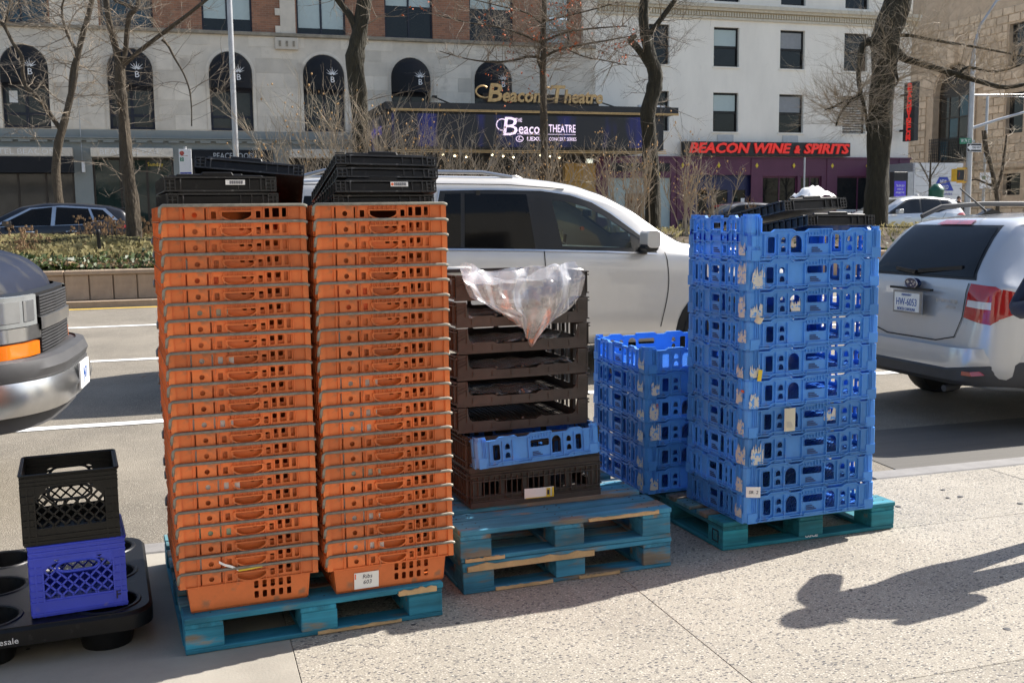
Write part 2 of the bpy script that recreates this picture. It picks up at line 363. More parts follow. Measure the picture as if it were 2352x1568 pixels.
def thing(name, label, cat, loc=(0, 0, 0), rz=0, group=None, rot=None):
    o = bpy.data.objects.new(name, None); COL.objects.link(o); o.location = loc; o.rotation_euler = rot or (0, 0, rz); o.empty_display_size = .1
    return tag(o, label, cat, group)
def struct(o): o['kind'] = 'structure'; return o
def stuff(o): o['kind'] = 'stuff'; return o
FX = lambda a, b, c: (a, c, b)                       # polygon in x,z extruded along y
FY = lambda a, b, c: (c, a, b)                       # polygon in y,z extruded along x
FZ = lambda a, b, c: (a, b, c)
def rect(x0, z0, x1, z1): return [(x0, z0), (x1, z0), (x1, z1), (x0, z1)]
def rrect(x0, z0, x1, z1, r, k=3):
    P = []
    for cx, cz, t0 in ((x1 - r, z0 + r, -90), (x1 - r, z1 - r, 0), (x0 + r, z1 - r, 90), (x0 + r, z0 + r, 180)):
        for i in range(k + 1): t = R(t0 + 90 * i / k); P.append((cx + r * math.cos(t), cz + r * math.sin(t)))
    return P
def circ(x, z, r, k=12): return [(x + r * math.cos(2 * math.pi * i / k), z + r * math.sin(2 * math.pi * i / k)) for i in range(k)]
def arch(x0, z0, x1, z1, k=8):                        # round headed opening
    r = (x1 - x0) / 2; c = (x0 + x1) / 2
    return [(x0, z0), (x1, z0)] + [(c + r * math.cos(math.pi * i / k), z1 - r + r * math.sin(math.pi * i / k)) for i in range(k + 1)]
def lettering(txt, size, mat, name, parent=None, loc=(0, 0, 0), rot=(R(90), 0, 0), ext=.002, shear=0, align='CENTER', bold=0, width=None, space=1):
    c = bpy.data.curves.new(name, 'FONT'); c.body = txt; c.size = size; c.extrude = ext; c.shear = shear; c.align_x = align; c.align_y = 'CENTER'
    c.offset = bold; c.resolution_u = 2; c.space_character = space
    t = bpy.data.objects.new('tmp', c); COL.objects.link(t); dg = bpy.context.evaluated_depsgraph_get()
    me = bpy.data.meshes.new_from_object(t.evaluated_get(dg)); bpy.data.objects.remove(t); bpy.data.curves.remove(c)
    me.materials.clear(); me.materials.append(MATS[mat]); me.name = name
    if width:
        xs = [v.co.x for v in me.vertices]; k = width / (max(xs) - min(xs))
        for v in me.vertices: v.co.x *= k
    return link(name, me, parent, loc, rot)
ORD = ['topmost', 'second', 'third', 'fourth', 'fifth', 'sixth', 'seventh', 'eighth', 'ninth', 'tenth', 'eleventh', 'twelfth', 'thirteenth',
       'fourteenth', 'fifteenth', 'sixteenth', 'seventeenth', 'eighteenth', 'nineteenth', 'twentieth', 'twenty-first', 'twenty-second', 'twenty-third', 'lowest']
def dup(root, loc=None, rot=None):
    r = root.copy(); COL.objects.link(r)
    if loc is not None: r.location = loc
    if rot is not None: r.rotation_euler = rot
    for ch in root.children:
        c = ch.copy(); COL.objects.link(c); c.parent = r
        for g in ch.children:
            d = g.copy(); COL.objects.link(d); d.parent = c
    return r

# ================================================================== THE SETTING
ROT = (0, 0, A)
def sheet(name, mat, n0, n1, s0=-90, s1=160, dz=0, steps=None, ds=0):
    ns = sorted(set([n0, n1] + [p[0] for p in PROF if n0 < p[0] < n1]))
    b = B(); b.grid([[(s, n, zr(n) + dz) for s in (s0, s1)] for n in ns])
    return b.obj(name, mat, None, (0, 0, 0), ROT, normals=False)
g = B().add([(-300, -300, -.3), (300, -300, -.3), (300, 300, -.3), (-300, 300, -.3)], [(0, 1, 2, 3)]).obj('ground', 'asphalt_far'); struct(g)
road = struct(sheet('road', 'asphalt', 5.481, 17.5))
for nn, nm, mt, w in ((8.81, 'lane_line', 'paint_white', .12), (12.03, 'lane_line', 'paint_white', .11), (15.0, 'lane_line', 'paint_white', .11), (17.28, 'edge_line', 'paint_yellow', .12)):
    b = B(); ks = [(-30 + i * .5) for i in range(120)]
    b.grid([[(s, nn - w / 2 + .012 * math.sin(s * 5.1), zr(nn) - .02 * w + .006) for s in ks], [(s, nn + w / 2 + .01 * math.sin(s * 7.3 + 1), zr(nn) + .02 * w + .006) for s in ks]])
    b.obj(nm, mt, road, normals=False)
# steel plate with grooves lying in the gutter beside the parked car, and a tar patch
B().grid([[(s_, n_, zr(n_) + .004) for s_ in (4.5, 7.4)] for n_ in (5.75, 6.75)]).obj('steel_plate', 'steel_plate', road, normals=False)
far_road = struct(sheet('far_road', 'asphalt_far', 27, 39.0))
cross = struct(B().box((36, 39.0, .30), (50, 140, .462)).obj('cross_street', 'asphalt_far', None, (0, 0, 0), ROT))
# near sidewalk: slabs with open joints
walk = struct(B().box((-40, -25, -.28), (60, 5.30, -.005)).obj('sidewalk', 'concrete_smooth', None, (0, 0, 0), ROT))
sj = [.33 + 1.5 * (i - 8) for i in range(20)]; nj = [2.92 - 1.5 * 4, 2.92 - 1.5 * 3, 2.92 - 3, 2.92 - 1.5, 2.92, 4.42, 5.29]
cache = {}
for i in range(len(sj) - 1):
    for j in range(len(nj) - 1):
        a, c = sj[i], sj[i + 1]; d, e = nj[j], nj[j + 1]
        mt = 'concrete_smooth' if a < .3 else 'aggregate'
        o = B().box((0, 0, -.05), (c - a - .002, e - d - .002, rnd.uniform(-.003, .001))).obj('slab', mt, walk, (a + .001, d + .001, 0), bev=.002)
gum = B().lathe([(.016, 0), (.014, .0012), (0, .0016)], 9).mesh('gum_spot', 'bumper_grey')
for i in range(46):
    o = link('gum_spot', gum, walk, (rnd.uniform(-1.2, 5.5), rnd.uniform(1.6, 5.1), .0012)); k_ = rnd.uniform(.5, 1.25); o.scale = (k_, k_ * rnd.uniform(.7, 1.2), 1)
curb = struct(B().box((-40, 5.30, -.3), (60, 5.47, -.06)).obj('curb', 'curbstone', None, (0, 0, 0), ROT))
me = B().box((0, 0, -.10), (1.79, .168, .0)).mesh('kerb_stone', 'curbstone')
for i in range(22): link('kerb_stone', me, curb, (-14 + 1.8 * i, 5.302, rnd.uniform(-.004, .002)), bev=.012)
# median: kerb, planter wall of concrete panels, soil
z0 = zr(17.4)
med = struct(B().box((-60, 17.46, z0 - .3), (60, 17.80, z0 + .10)).obj('median_kerb', 'wall_concrete', None, (0, 0, 0), ROT))
wall = thing('planter_wall', 'tan precast concrete planter wall along the median, behind the dark van', 'wall', W(0, 17.8, z0 + .1), A)
B().box((-25, .06, 0), (40, .30, .46)).obj('wall_core', 'wall_concrete', wall)
pm = B().box((.008, 0, 0), (.352, .09, .40)).mesh('panel', 'wall_concrete')
for i in range(110): link('panel', pm, wall, (-9 + .36 * i, rnd.uniform(-.003, .003), 0), bev=.012)
cm = B().box((.004, -.03, .40), (1.436, .34, .475)).mesh('coping', 'wall_concrete')
for i in range(28): link('coping', cm, wall, (-9 + 1.44 * i, 0, 0), bev=.012)
B().box((-25, 6.9, 0), (40, 7.2, .47)).obj('rear_wall', 'wall_concrete', wall)
SOILZ = z0 + .55
b = B()
rows = []
for j in range(15):
    n = 18.1 + j * .5; rows.append([(s * 1.0, n, SOILZ + .10 + .28 * math.sin(math.pi * min(1, j / 13)) + .05 * math.sin(s * 1.7 + j)) for s in range(-26, 41)])
soil = struct(b.grid(rows).obj('planting_bed', 'soil', None, (0, 0, 0), ROT, smooth=True, normals=False))
def soilz(s, n):
    j = (n - 18.1) / .5; return SOILZ + .10 + .28 * math.sin(math.pi * max(0, min(1, j / 13))) + .05 * math.sin(s * 1.7 + j)
# grass on the bed, ivy along its edge
b = B()
for i in range(16000):
    s = rnd.uniform(-4.2, 1.6) if i < 12000 else rnd.uniform(1.6, 26); n = rnd.uniform(18.7, 23.5); z = soilz(s, n) - .02
    h = rnd.uniform(.08, .22); t = rnd.uniform(0, 6.28); lx, ly = math.cos(t), math.sin(t); w = rnd.uniform(.006, .012); k = rnd.uniform(.3, 1.1)
    b.add([(s - ly * w, n + lx * w, z), (s + ly * w, n - lx * w, z), (s + lx * h * k * .5, n + ly * h * k * .5, z + h * .8), (s + lx * h * k, n + ly * h * k, z + h * .85)], [(0, 1, 2), (1, 3, 2)])
tag(stuff(b.obj('bed_grass', 'grass', None, (0, 0, 0), ROT, normals=False)), 'matted straw-green grass growing on the median planting bed', 'grass')
b = B()
for i in range(3800):
    s = rnd.uniform(-4, 1.2) if i < 2800 else rnd.uniform(1.2, 26); n = 17.95 + abs(rnd.gauss(0, .55)) * (.5 + .5 * abs(math.sin(s * 2.3 + 1))); z = soilz(s, max(n, 18.1)) + rnd.uniform(-.04, .12) - .08 * (n < 18.1)
    r = rnd.uniform(.025, .055); v = Vector((rnd.uniform(-1, 1), rnd.uniform(-1, .4), rnd.uniform(.1, 1))).normalized(); u = v.orthogonal().normalized(); w = v.cross(u); c = Vector((s, n, z))
    b.add([c - u * r, c + w * r * .7, c + u * r, c - w * r * .7], [(0, 1, 2, 3)])
tag(stuff(b.obj('ivy', 'ivy', None, (0, 0, 0), ROT, normals=False)), 'dark green ivy leaves spilling along the planter wall edge', 'ivy')
b = B()
for i in range(5000):
    s = rnd.uniform(-4.2, 1.6); n = 17.98 + abs(rnd.gauss(0, 1.6)); z = soilz(s, max(n, 18.1)) + rnd.uniform(0, .07)
    r = rnd.uniform(.015, .04); v = Vector((rnd.uniform(-1, 1), rnd.uniform(-1, 1), rnd.uniform(.1, 1))).normalized(); u = v.orthogonal().normalized(); w = v.cross(u); c = Vector((s, n, z))
    b.add([c - u * r, c + w * r * .6, c + u * r, c - w * r * .6], [(0, 1, 2, 3)])
tag(stuff(b.obj('leaf_litter', 'leaf_litter', None, (0, 0, 0), ROT, normals=False)), 'dry fallen leaves strewn over the median bed', 'leaves')
b = B()
for i in range(60):
    s, n = (rnd.uniform(-4.2, -2.2), rnd.uniform(18.5, 19.5)) if i < 26 else (rnd.uniform(-2, .3), rnd.uniform(21, 23.5))
    p = Vector((s, n, soilz(s, n))); 
    for k in range(4):
        d = Vector((rnd.uniform(-.5, .5), rnd.uniform(-.5, .5), 1)); q = p + d * rnd.uniform(.25, .55)
        b.tube([p, p.lerp(q, .5) + Vector((rnd.uniform(-.03, .03), 0, 0)), q], [.005, .004, .002], 4)
        for _ in range(3):
            c = q + Vector((rnd.uniform(-.05, .05), rnd.uniform(-.05, .05), rnd.uniform(-.12, .04)))
            b.box((c.x - .015, c.y - .015, c.z - .02), (c.x + .015, c.y + .015, c.z + .02))
tag(stuff(b.obj('dry_stems', 'dry', None, (0, 0, 0), ROT)), 'dry brown flower stems standing in the median bed', 'stems')
# chain fence on the bed
posts = [(-1.35, 19.1, 'short black iron fence post in the bed above the tan panels'), (-1.3, 22.9, 'short black fence post farther back beside the dark car'), (-4.6, 19.0, 'black fence post at the left, behind the van hood'),
         (13.6, 19.3, 'black fence post behind the silver hood'), (16.2, 19.3, 'black fence post just left of the massive tree foot'), (18.8, 19.3, 'black fence post right of the massive tree, above the hatchback window')]
for s, n, lb in posts:
    z = soilz(s, n) - .06
    t = thing('fence_post', lb, 'post', W(s, n, z), A, 'chain fence posts')
    B().lathe([(.038, 0), (.034, .05), (.030, .42), (.036, .44), (.036, .47), (.02, .50), (.0, .505)], 10).obj('shaft', 'iron', t, smooth=True)
def chain(p, q, sag, label):
    b = B(); k = int((q - p).length / .055); d = (q - p).normalized(); sdw = Vector((0, 0, 1)).cross(d)
    for i in range(k):
        t = (i + .5) / k; c = p.lerp(q, t) - Vector((0, 0, sag * 4 * t * (1 - t))); u = sdw if i % 2 else Vector((0, 0, 1))
        b.bar(c - d * .034 + u * .014, c + d * .034 + u * .014, .010); b.bar(c - d * .034 - u * .014, c + d * .034 - u * .014, .010)
        b.bar(c - d * .032 - u * .016, c - d * .032 + u * .016, .010); b.bar(c + d * .032 - u * .016, c + d * .032 + u * .016, .010)
    return tag(b.obj('chain', 'iron'), label, 'chain', 'fence chains')
PP = [W(s, n, soilz(s, n) + .34) for s, n, lb in posts]
chain(PP[2], PP[0], .10, 'black chain sagging left of the nearer fence post'); chain(PP[0], W(1.8, 19.1, 1.45), .14, 'black chain running right from nearer fence post past the tree trunk')
chain(W(-4.6, 22.8, 1.45), PP[1], .12, 'black chain left of the rear fence post in front of the dark car')
chain(PP[1], W(1.9, 22.9, 1.4), .16, 'black chain right of the rear fence post crossing the car wheel')
chain(W(10.8, 19.2, 1.4), PP[3], .12, 'black chain right of the kinked tree behind the silver hood'); chain(PP[3], PP[4], .12, 'black chain left of the massive tree foot')
chain(PP[4], PP[5], .12, 'black chain just right of the thick dark tree trunk'); chain(PP[5], W(21.4, 19.3, 1.4), .12, 'black chain behind the silver hatchback roof')
fw = struct(B().box((-60, 39.0, .2), (36, 45.3, .58)).obj('far_sidewalk', 'concrete_smooth', None, (0, 0, 0), ROT))
fw2 = struct(B().box((50, 39.0, .2), (120, 130, .58)).obj('far_corner_sidewalk', 'concrete_smooth', None, (0, 0, 0), ROT))

# ================================================================== BUILDINGS (local x along the avenue, y away, z = world height)
def bld(name, label, s=0, n=45, cat='building', rz=A): return thing(name, label, cat, W(s, n, 0), rz)
def win_double(parent, x0, z0, x1, z1, y=.18, frame='navy', mullion=True, blind=0, hung=False, gl='glass_dark', mid=.5):
    f = B(); w = .07 * min(1, (x1 - x0))
    f.ext(rect(x0, z0, x1, z1), y - .05, y + .05, FX, [rect(x0 + w, z0 + w, x1 - w, z1 - w)])
    o = f.obj('window', frame, parent)
    xm = (x0 + x1) / 2; zm = z0 + (z1 - z0) * mid
    panes = [(x0 + w, z0 + w, xm - w / 2, z1 - w), (xm + w / 2, z0 + w, x1 - w, z1 - w)] if mullion else [(x0 + w, z0 + w, x1 - w, zm - w / 2), (x0 + w, zm + w / 2, x1 - w, z1 - w)]
    if mullion: B().box((xm - w / 2, y - .045, z0 + w), (xm + w / 2, y + .045, z1 - w)).obj('mullion', frame, o)
    elif hung: B().box((x0 + w, y - .045, zm - w / 2), (x1 - w, y + .045, zm + w / 2)).obj('meeting_rail', frame, o)
    for a, b_, c, d in panes: B().box((a, y + .0, b_), (c, y + .01, d)).obj('pane', gl, o)
    if blind:
        for a, b_, c, d in panes:
            hb = d - (z1 - z0) * blind
            if hb < d: B().box((a + .01, y - .012, max(hb, b_)), (c - .01, y - .004, d)).obj('blind', 'blind', o)
    return o

# ---- the hotel: limestone arcade storey, brick above, grey shopfront storey
hotel = bld('hotel_building', 'brick and limestone hotel with arched windows under dark domed awnings')
AC = [fs(x) for x in (-11.15, -7.9, -4.66, -1.40, 1.87, 5.06, 8.20, 11.32)]; AR = .85; AZ0, AZ1 = fz(4.68), fz(7.36)
LEFT, RIGHT = fs(-13), fs(15.41); LEDGE = fz(8.0)
b = B(); b.ext(rect(LEFT, AZ0 - .05, RIGHT, LEDGE), 0, .45, FX, [arch(c - AR, AZ0, c + AR, AZ1, 14) for c in AC]); b.obj('stone_wall', 'limestone', hotel)
upw = [(fs(a), fs(c)) for a, c in ((-8.6, -7.0), (-5.5, -3.84), (-2.23, -.58), (1.0, 2.67), (4.19, 5.9), (7.31, 9.07), (10.46, 12.14), (13.43, 14.40))]
BZ1 = 14.5
b = B(); b.ext(rect(LEFT, LEDGE, RIGHT, BZ1), .06, .45, FX, [rect(a, LEDGE + .06, c, LEDGE + 2.35) for a, c in upw]); b.obj('brick_wall', 'brick', hotel)
bl = [0, 0, .0, .75, .85, .38, .36, .8]
for (a, c), k in zip(upw, bl): win_double(hotel, a, LEDGE + .06, c, LEDGE + 2.35, .22, blind=k, mullion=(c - a) > 1.4, gl='glass_blue' if k == 0 else 'glass_dark')
for a, c in ((fs(-3.78), fs(-2.30)), (fs(-13), fs(-8.7)), (fs(-7), fs(-5.56)), (fs(3.62), fs(4.14)), (fs(14.86), fs(15.41))): B().box((a, -.02, LEDGE + .05), (c, .07, BZ1)).obj('stone_pier', 'limestone', hotel, bev=.01)
for k in range(7): B().box((fs(3.45), -.015, LEDGE + .06 + k * .7), (fs(3.62), .072, LEDGE + .34 + k * .7)).obj('quoin', 'limestone', hotel)
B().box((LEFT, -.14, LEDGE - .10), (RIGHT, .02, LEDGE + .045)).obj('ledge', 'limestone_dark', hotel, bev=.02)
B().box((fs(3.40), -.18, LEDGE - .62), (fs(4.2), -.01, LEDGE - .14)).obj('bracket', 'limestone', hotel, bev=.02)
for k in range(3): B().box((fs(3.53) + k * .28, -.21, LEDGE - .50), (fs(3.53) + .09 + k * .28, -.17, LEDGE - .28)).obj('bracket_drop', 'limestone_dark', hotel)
# ashlar blocks on the piers
for i in range(len(AC) - 1):
    x0 = AC[i] + AR + .16; x1 = AC[i + 1] - AR - .16; rows_ = [AZ0 + .02 + k * .585 for k in range(5)]
    for k, zz in enumerate(rows_):
        cut = [x0, (x0 + x1) / 2 + (.25 if k % 2 else -.3), x1]
        for a, c in zip(cut, cut[1:]): B().box((a + .006, -.012, zz + .006), (c - .006, .01, zz + .579)).obj('stone', 'limestone', hotel)
    for k in range(2):
        zz = AZ0 + .02 + 5 * .585 + k * .46; B().box((x0 + .25 - k * .5, -.012, zz + .006), (x1 - .25 + k * .5, .01, zz + .452)).obj('stone', 'limestone', hotel)
def star(parent, x, y, z, k=1):
    b = B()
    for t in (-72, -48, -24, 0, 24, 48, 72):
        L_ = .34 if t in (0, 48, -48) else .27; a = R(90 + t); d = Vector((math.cos(a), 0, math.sin(a))); p = Vector((-d.z, 0, d.x)) * .022
        o = Vector((x, y, z)); b.add([o + d * .03 - p, o + d * .03 + p, o + d * L_ * k], [(0, 1, 2)])
    b.obj('star_emblem', 'sign_white', parent, normals=False); lettering('B', .34 * k, 'sign_white', 'monogram', parent, (x, y - .005, z - .20), (R(90), 0, 0), .003)
for i, c in enumerate(AC):
    # frame ring, glazing, awning
    b = B(); b.ext(arch(c - AR - .13, AZ0 + .002, c + AR + .13, AZ1 + .13, 14), -.03, .0, FX, [arch(c - AR - .01, AZ0 + .004, c + AR + .01, AZ1 + .01, 14)]); b.obj('arch_moulding', 'limestone', hotel)
    o = B().ext(arch(c - AR, AZ0, c + AR, AZ1, 14), .26, .34, FX, [rect(c - AR + .1, AZ0 + .62, c - .06, fz(6.0)), rect(c + .06, AZ0 + .62, c + AR - .1, fz(6.0)), rect(c - AR + .1, AZ0 + .12, c - .06, AZ0 + .52), rect(c + .06, AZ0 + .12, c + AR - .1, AZ0 + .52)]).obj('arch_window', 'navy', hotel)
    for a0, a1 in ((c - AR + .1, c - .06), (c + .06, c + AR - .1)):
        for q0, q1 in ((AZ0 + .62, fz(6.0)), (AZ0 + .12, AZ0 + .52)): B().box((a0, .30, q0), (a1, .31, q1)).obj('pane', 'glass_shop', o)
    if i == 2: B().box((c - .62, .28, AZ0 + 1.0), (c - .32, .295, AZ0 + 1.45)).obj('notice', 'sign_white', o)
    zs = AZ1 - AR; zb = fz(6.1); rows_ = []
    for ph in range(9):
        f = R(90 * ph / 8); rows_.append([(c + (AR - .01) * math.cos(math.pi * t / 16), .02 - .62 * math.cos(f) * math.sin(math.pi * t / 16) ** .8, zs + (AR - .01) * math.sin(math.pi * t / 16) * math.sin(f)) for t in range(17)])
    rows_ = [[(p[0], p[1], zb) for p in rows_[0]]] + rows_
    B().grid(rows_).obj('awning', 'awning', hotel, smooth=True, normals=False)
    star(hotel, c + .28, -.62, zs - .05)
# shopfront storey
GZ1 = fz(4.66); G0 = .58
b = B(); bays = [(fs(-12.5), fs(-9.5)), (fs(-8.8), fs(-6.4)), (fs(-5.95), fs(-3.33)), (fs(-2.75), fs(-.15)), (fs(.45), fs(3.2)), (fs(3.75), fs(6.3))]
b.ext(rect(LEFT, G0, fs(6.6), GZ1), -.02, .4, FX, [rect(a, G0 + .1, c, fz(3.75)) for a, c in bays]); b.obj('shop_wall', 'grey_render', hotel)
B().box((LEFT, -.20, fz(4.30)), (fs(6.6), -.015, fz(4.36))).obj('moulding', 'grey_render', hotel, bev=.01)
B().box((LEFT, -.26, fz(4.37)), (fs(6.6), -.015, fz(4.40))).obj('moulding', 'grey_render', hotel)
dm = B().box((0, -.16, 0), (.42, 0, .13)).mesh('dentil', 'grey_render')
for i in range(38): link('dentil', dm, hotel, (LEFT + .3 + i * .615, -.022, fz(4.24)))
for i, (a, c) in enumerate(bays):
    gl = 'glass_green' if i == 3 else 'glass_shop'
    o = B().ext(rect(a, G0 + .1, c, fz(3.75)), .08, .16, FX, [rect(a + .08 + k * (c - a - .08) / 3, G0 + .5, a + (k + 1) * (c - a - .08) / 3, fz(3.75) - .1) for k in range(3)]).obj('shop_window', 'bronze', hotel)
    for k in range(3): B().box((a + .08 + k * (c - a - .08) / 3, .12, G0 + .5), (a + (k + 1) * (c - a - .08) / 3, .13, fz(3.75) - .1)).obj('pane', gl, o)
for k, (a, c, tx) in enumerate(((fs(-6.3), fs(-3.31), 'HOTEL BEACON'), (fs(-2.75), fs(-.15), 'BEACON BAR'), (fs(3.75), fs(6.4), ''))):
    o = B().box((a, -.55, fz(3.74)), (c, -.02, fz(4.04))).obj('fascia_sign', 'limestone', hotel, bev=.02)
    if tx: lettering(tx, .30, 'sign_white', 'lettering', o, ((a + c) / 2 - .1, -.553, fz(3.89)), (R(90), 0, 0), .004, width=(c - a) * .72, bold=-.006)
B().box((fs(-6.3), -.6, fz(3.22)), (fs(-3.31), -.1, fz(3.735))).obj('shop_awning', 'awning', hotel)
o = B().box((fs(.45), -.14, fz(3.57)), (fs(3.2), -.025, fz(4.02))).obj('fascia_sign', 'awning', hotel)
lettering('PEACE FOOD', .34, 'pole_grey', 'lettering', o, (fs(1.85), -.142, fz(3.80)), (R(90), 0, 0), .003, width=1.6)
lettering('Sunday', .22, 'yellow', 'window_lettering', hotel, (fs(-.75), .11, fz(3.52)), (R(90), 0, 0), .003)
B().box((fs(-3.02) - .06, -.16, 3.55), (fs(-3.02) + .06, -.02, 3.95)).obj('wall_lamp', 'sign_white', hotel)
B().tube([(fs(-3.05), -.10, 3.9), (fs(-3.05), -.10, 8.9)], .012, 5).obj('conduit', 'pole_grey', hotel)

# ---- theatre marquee and entrance
mq = thing('theatre_marquee', 'black theatre marquee with LED screen on its front and gold trims', 'marquee', W(0, 40.4, 0), A)
K = 40.4 / 34
def ms(s): return s * K
def mz(z): return CAMH + (z - CAMH) * K
X0, X1 = ms(6.55), ms(16.55); D_ = 4.55
B().box((X0 - .1, -.15, mz(5.10)), (X1 + .4, D_, mz(5.34))).obj('roof_slab', 'black_matt', mq)
B().box((X0, .02, mz(3.86)), (X1 - .2, D_, mz(5.09))).obj('box_body', 'black_matt', mq)
for z in (5.06, 5.10): B().box((X0 + .1, -.19, mz(z)), (X1 + .4, -.152, mz(z) + .035)).obj('gold_trim', 'gold', mq)
for z in (3.74, 3.80, 3.86): B().box((X0 + .1, -.10 + (z - 3.74), mz(z)), (X1 - .1, -.04 + (z - 3.74), mz(z) + .03)).obj('gold_trim', 'gold', mq)
scr = B().box((X0 + .15, -.04, mz(3.94)), (X1 - .35, .0, mz(4.99))).obj('led_screen', 'led_screen', mq)
sc2 = B().box((X0 - .045, .3, mz(3.94)), (X0 - .005, D_ - .3, mz(4.99))).obj('led_screen', 'led_screen', mq)
zc = lambda z: mz(z)
def scrtext(t, sz, x, z, w, **k): lettering(t, sz, 'led_white', 'screen_text', scr, (x, -.045, z), (R(90), 0, 0), .002, width=w, **k)
scrtext('THE', .22, 13.07, 5.42, .28); scrtext('B', 1.05, 12.66, 5.14, .62, shear=.12); scrtext('eacon', .58, 13.62, 5.08, 1.12, bold=.006, shear=.06)
scrtext('THEATRE', .44, 14.92, 5.10, 1.16, bold=.004); scrtext('LEXUS', .21, 13.80, 4.69, .78, bold=.004); scrtext('CONCERT SERIES', .20, 14.94, 4.69, 1.18)
b = B(); b.tube([Vector((12.38 + .24 * math.cos(t), -.046, 5.24 + .22 * math.sin(t))) for t in [R(60 + 12 * k) for k in range(19)]], .022, 5); b.obj('screen_flourish', 'led_white', scr)
B().box((13.0, -.048, 4.875), (15.5, -.04, 4.89)).obj('screen_rule', 'led_white', scr)
b = B(); b.tube([Vector((13.10 + .15 * math.cos(t), -.046, 4.69 + .11 * math.sin(t))) for t in [R(20 * k) for k in range(19)]], .014, 5); b.bar((13.10, -.046, 4.77), (13.05, -.046, 4.66), .02); b.bar((13.05, -.046, 4.66), (13.2, -.046, 4.64), .02); b.obj('screen_emblem', 'led_white', scr)
lettering('JONI 50', .5, 'screen_blue', 'screen_text', sc2, (X0 - .05, D_ / 2, zc(4.5)), (R(90), 0, R(-90)), .002, width=2.4)
gs = thing('gold_letter_sign', 'gold script letters reading Beacon Theatre standing on the marquee roof', 'sign', W(0, 40.6, 0), A)
ZB = mz(5.37)
B().box((ms(9.7), .04, ZB - .02), (ms(14.0), .12, ZB + .10)).obj('base_rail', 'black_matt', gs)
B().box((ms(9.9), .3, ZB), (ms(13.9), .36, ZB + .45)).obj('backing', 'black_matt', gs)
def goldtext(t, sz, x, w, dz=0): lettering(t, sz, 'gold', 'letters', gs, (x, -.03, ZB + .30 + dz), (R(90), 0, 0), .05, shear=.18, width=w, bold=.02)
goldtext('B', 1.00, 12.10, .62, .09); goldtext('eacon', .74, 13.25, 1.62, .02)
goldtext('T', .96, 14.72, .62, .09); goldtext('heatre', .74, 15.90, 1.70, .02)
for cx in (11.62, 14.35):
    b = B(); pts = [Vector((cx + .06 + (.20 + .012 * k) * math.cos(R(40 + 16 * k)), -.03, ZB + .50 + (.16 + .008 * k) * math.sin(R(40 + 16 * k)))) for k in range(18)]; b.tube(pts, .04, 6); b.obj('flourish', 'gold', gs, smooth=True)
for px in (9.0, 11.6, 13.5, 15.3): 
    b = B(); b.bar((ms(px) + .5, 1.8, mz(5.34)), (ms(px), 4.4, mz(5.95)), .05); b.box((ms(px) - .1, 4.3, mz(5.93)), (ms(px) + .1, 4.5, mz(6.0))); b.obj('stay_rod', 'iron', mq)
for k in range(6): B().box((ms(15.55) + k * .22, .3, ZB - .05), (ms(15.55) + .09 + k * .22, .5, ZB + .10)).obj('roof_crest', 'truck_white', mq)
th = bld('theatre_entrance', 'dark theatre entrance with gold panels under the marquee')
EX0, EX1 = fs(6.6), fs(15.41)
B().box((EX0, 1.2, .58), (EX1, 1.4, 4.6)).obj('back_wall', 'shop_dark', th); B().box((EX0, -.02, fz(3.8)), (EX1, .42, GZ1)).obj('lintel', 'shop_dark', th)
for a in (6.6, 8.1, 9.6, 11.1, 12.6): 
    d = B().ext(rect(fs(a) + .05, .6, fs(a + 1.4), 3.6), .9, .98, FX, [rect(fs(a) + .2, .9, fs(a + .65), 3.3), rect(fs(a + .75), .9, fs(a + 1.4) - .15, 3.3)]).obj('door', 'bronze', th)
    B().box((fs(a) + .2, .93, .9), (fs(a + .65), .94, 3.3)).obj('pane', 'glass_dark', d); B().box((fs(a + .75), .93, .9), (fs(a + 1.4) - .15, .94, 3.3)).obj('pane', 'glass_dark', d)
for k in range(4): B().box((fs(14.15), -.03 - .01 * (k % 2), .6 + k * .85), (fs(15.41), .3, 1.43 + k * .85)).obj('gold_panel', 'gold_panel', th)
for k in range(12): B().lathe([(.0, -.05), (.05, -.03), (.05, .02), (.0, .04)], 8, (EX0 + .6 + k * .72, -2 + (k % 3) * .8, mz(3.80))).obj('light_bulb', 'bulb', th)

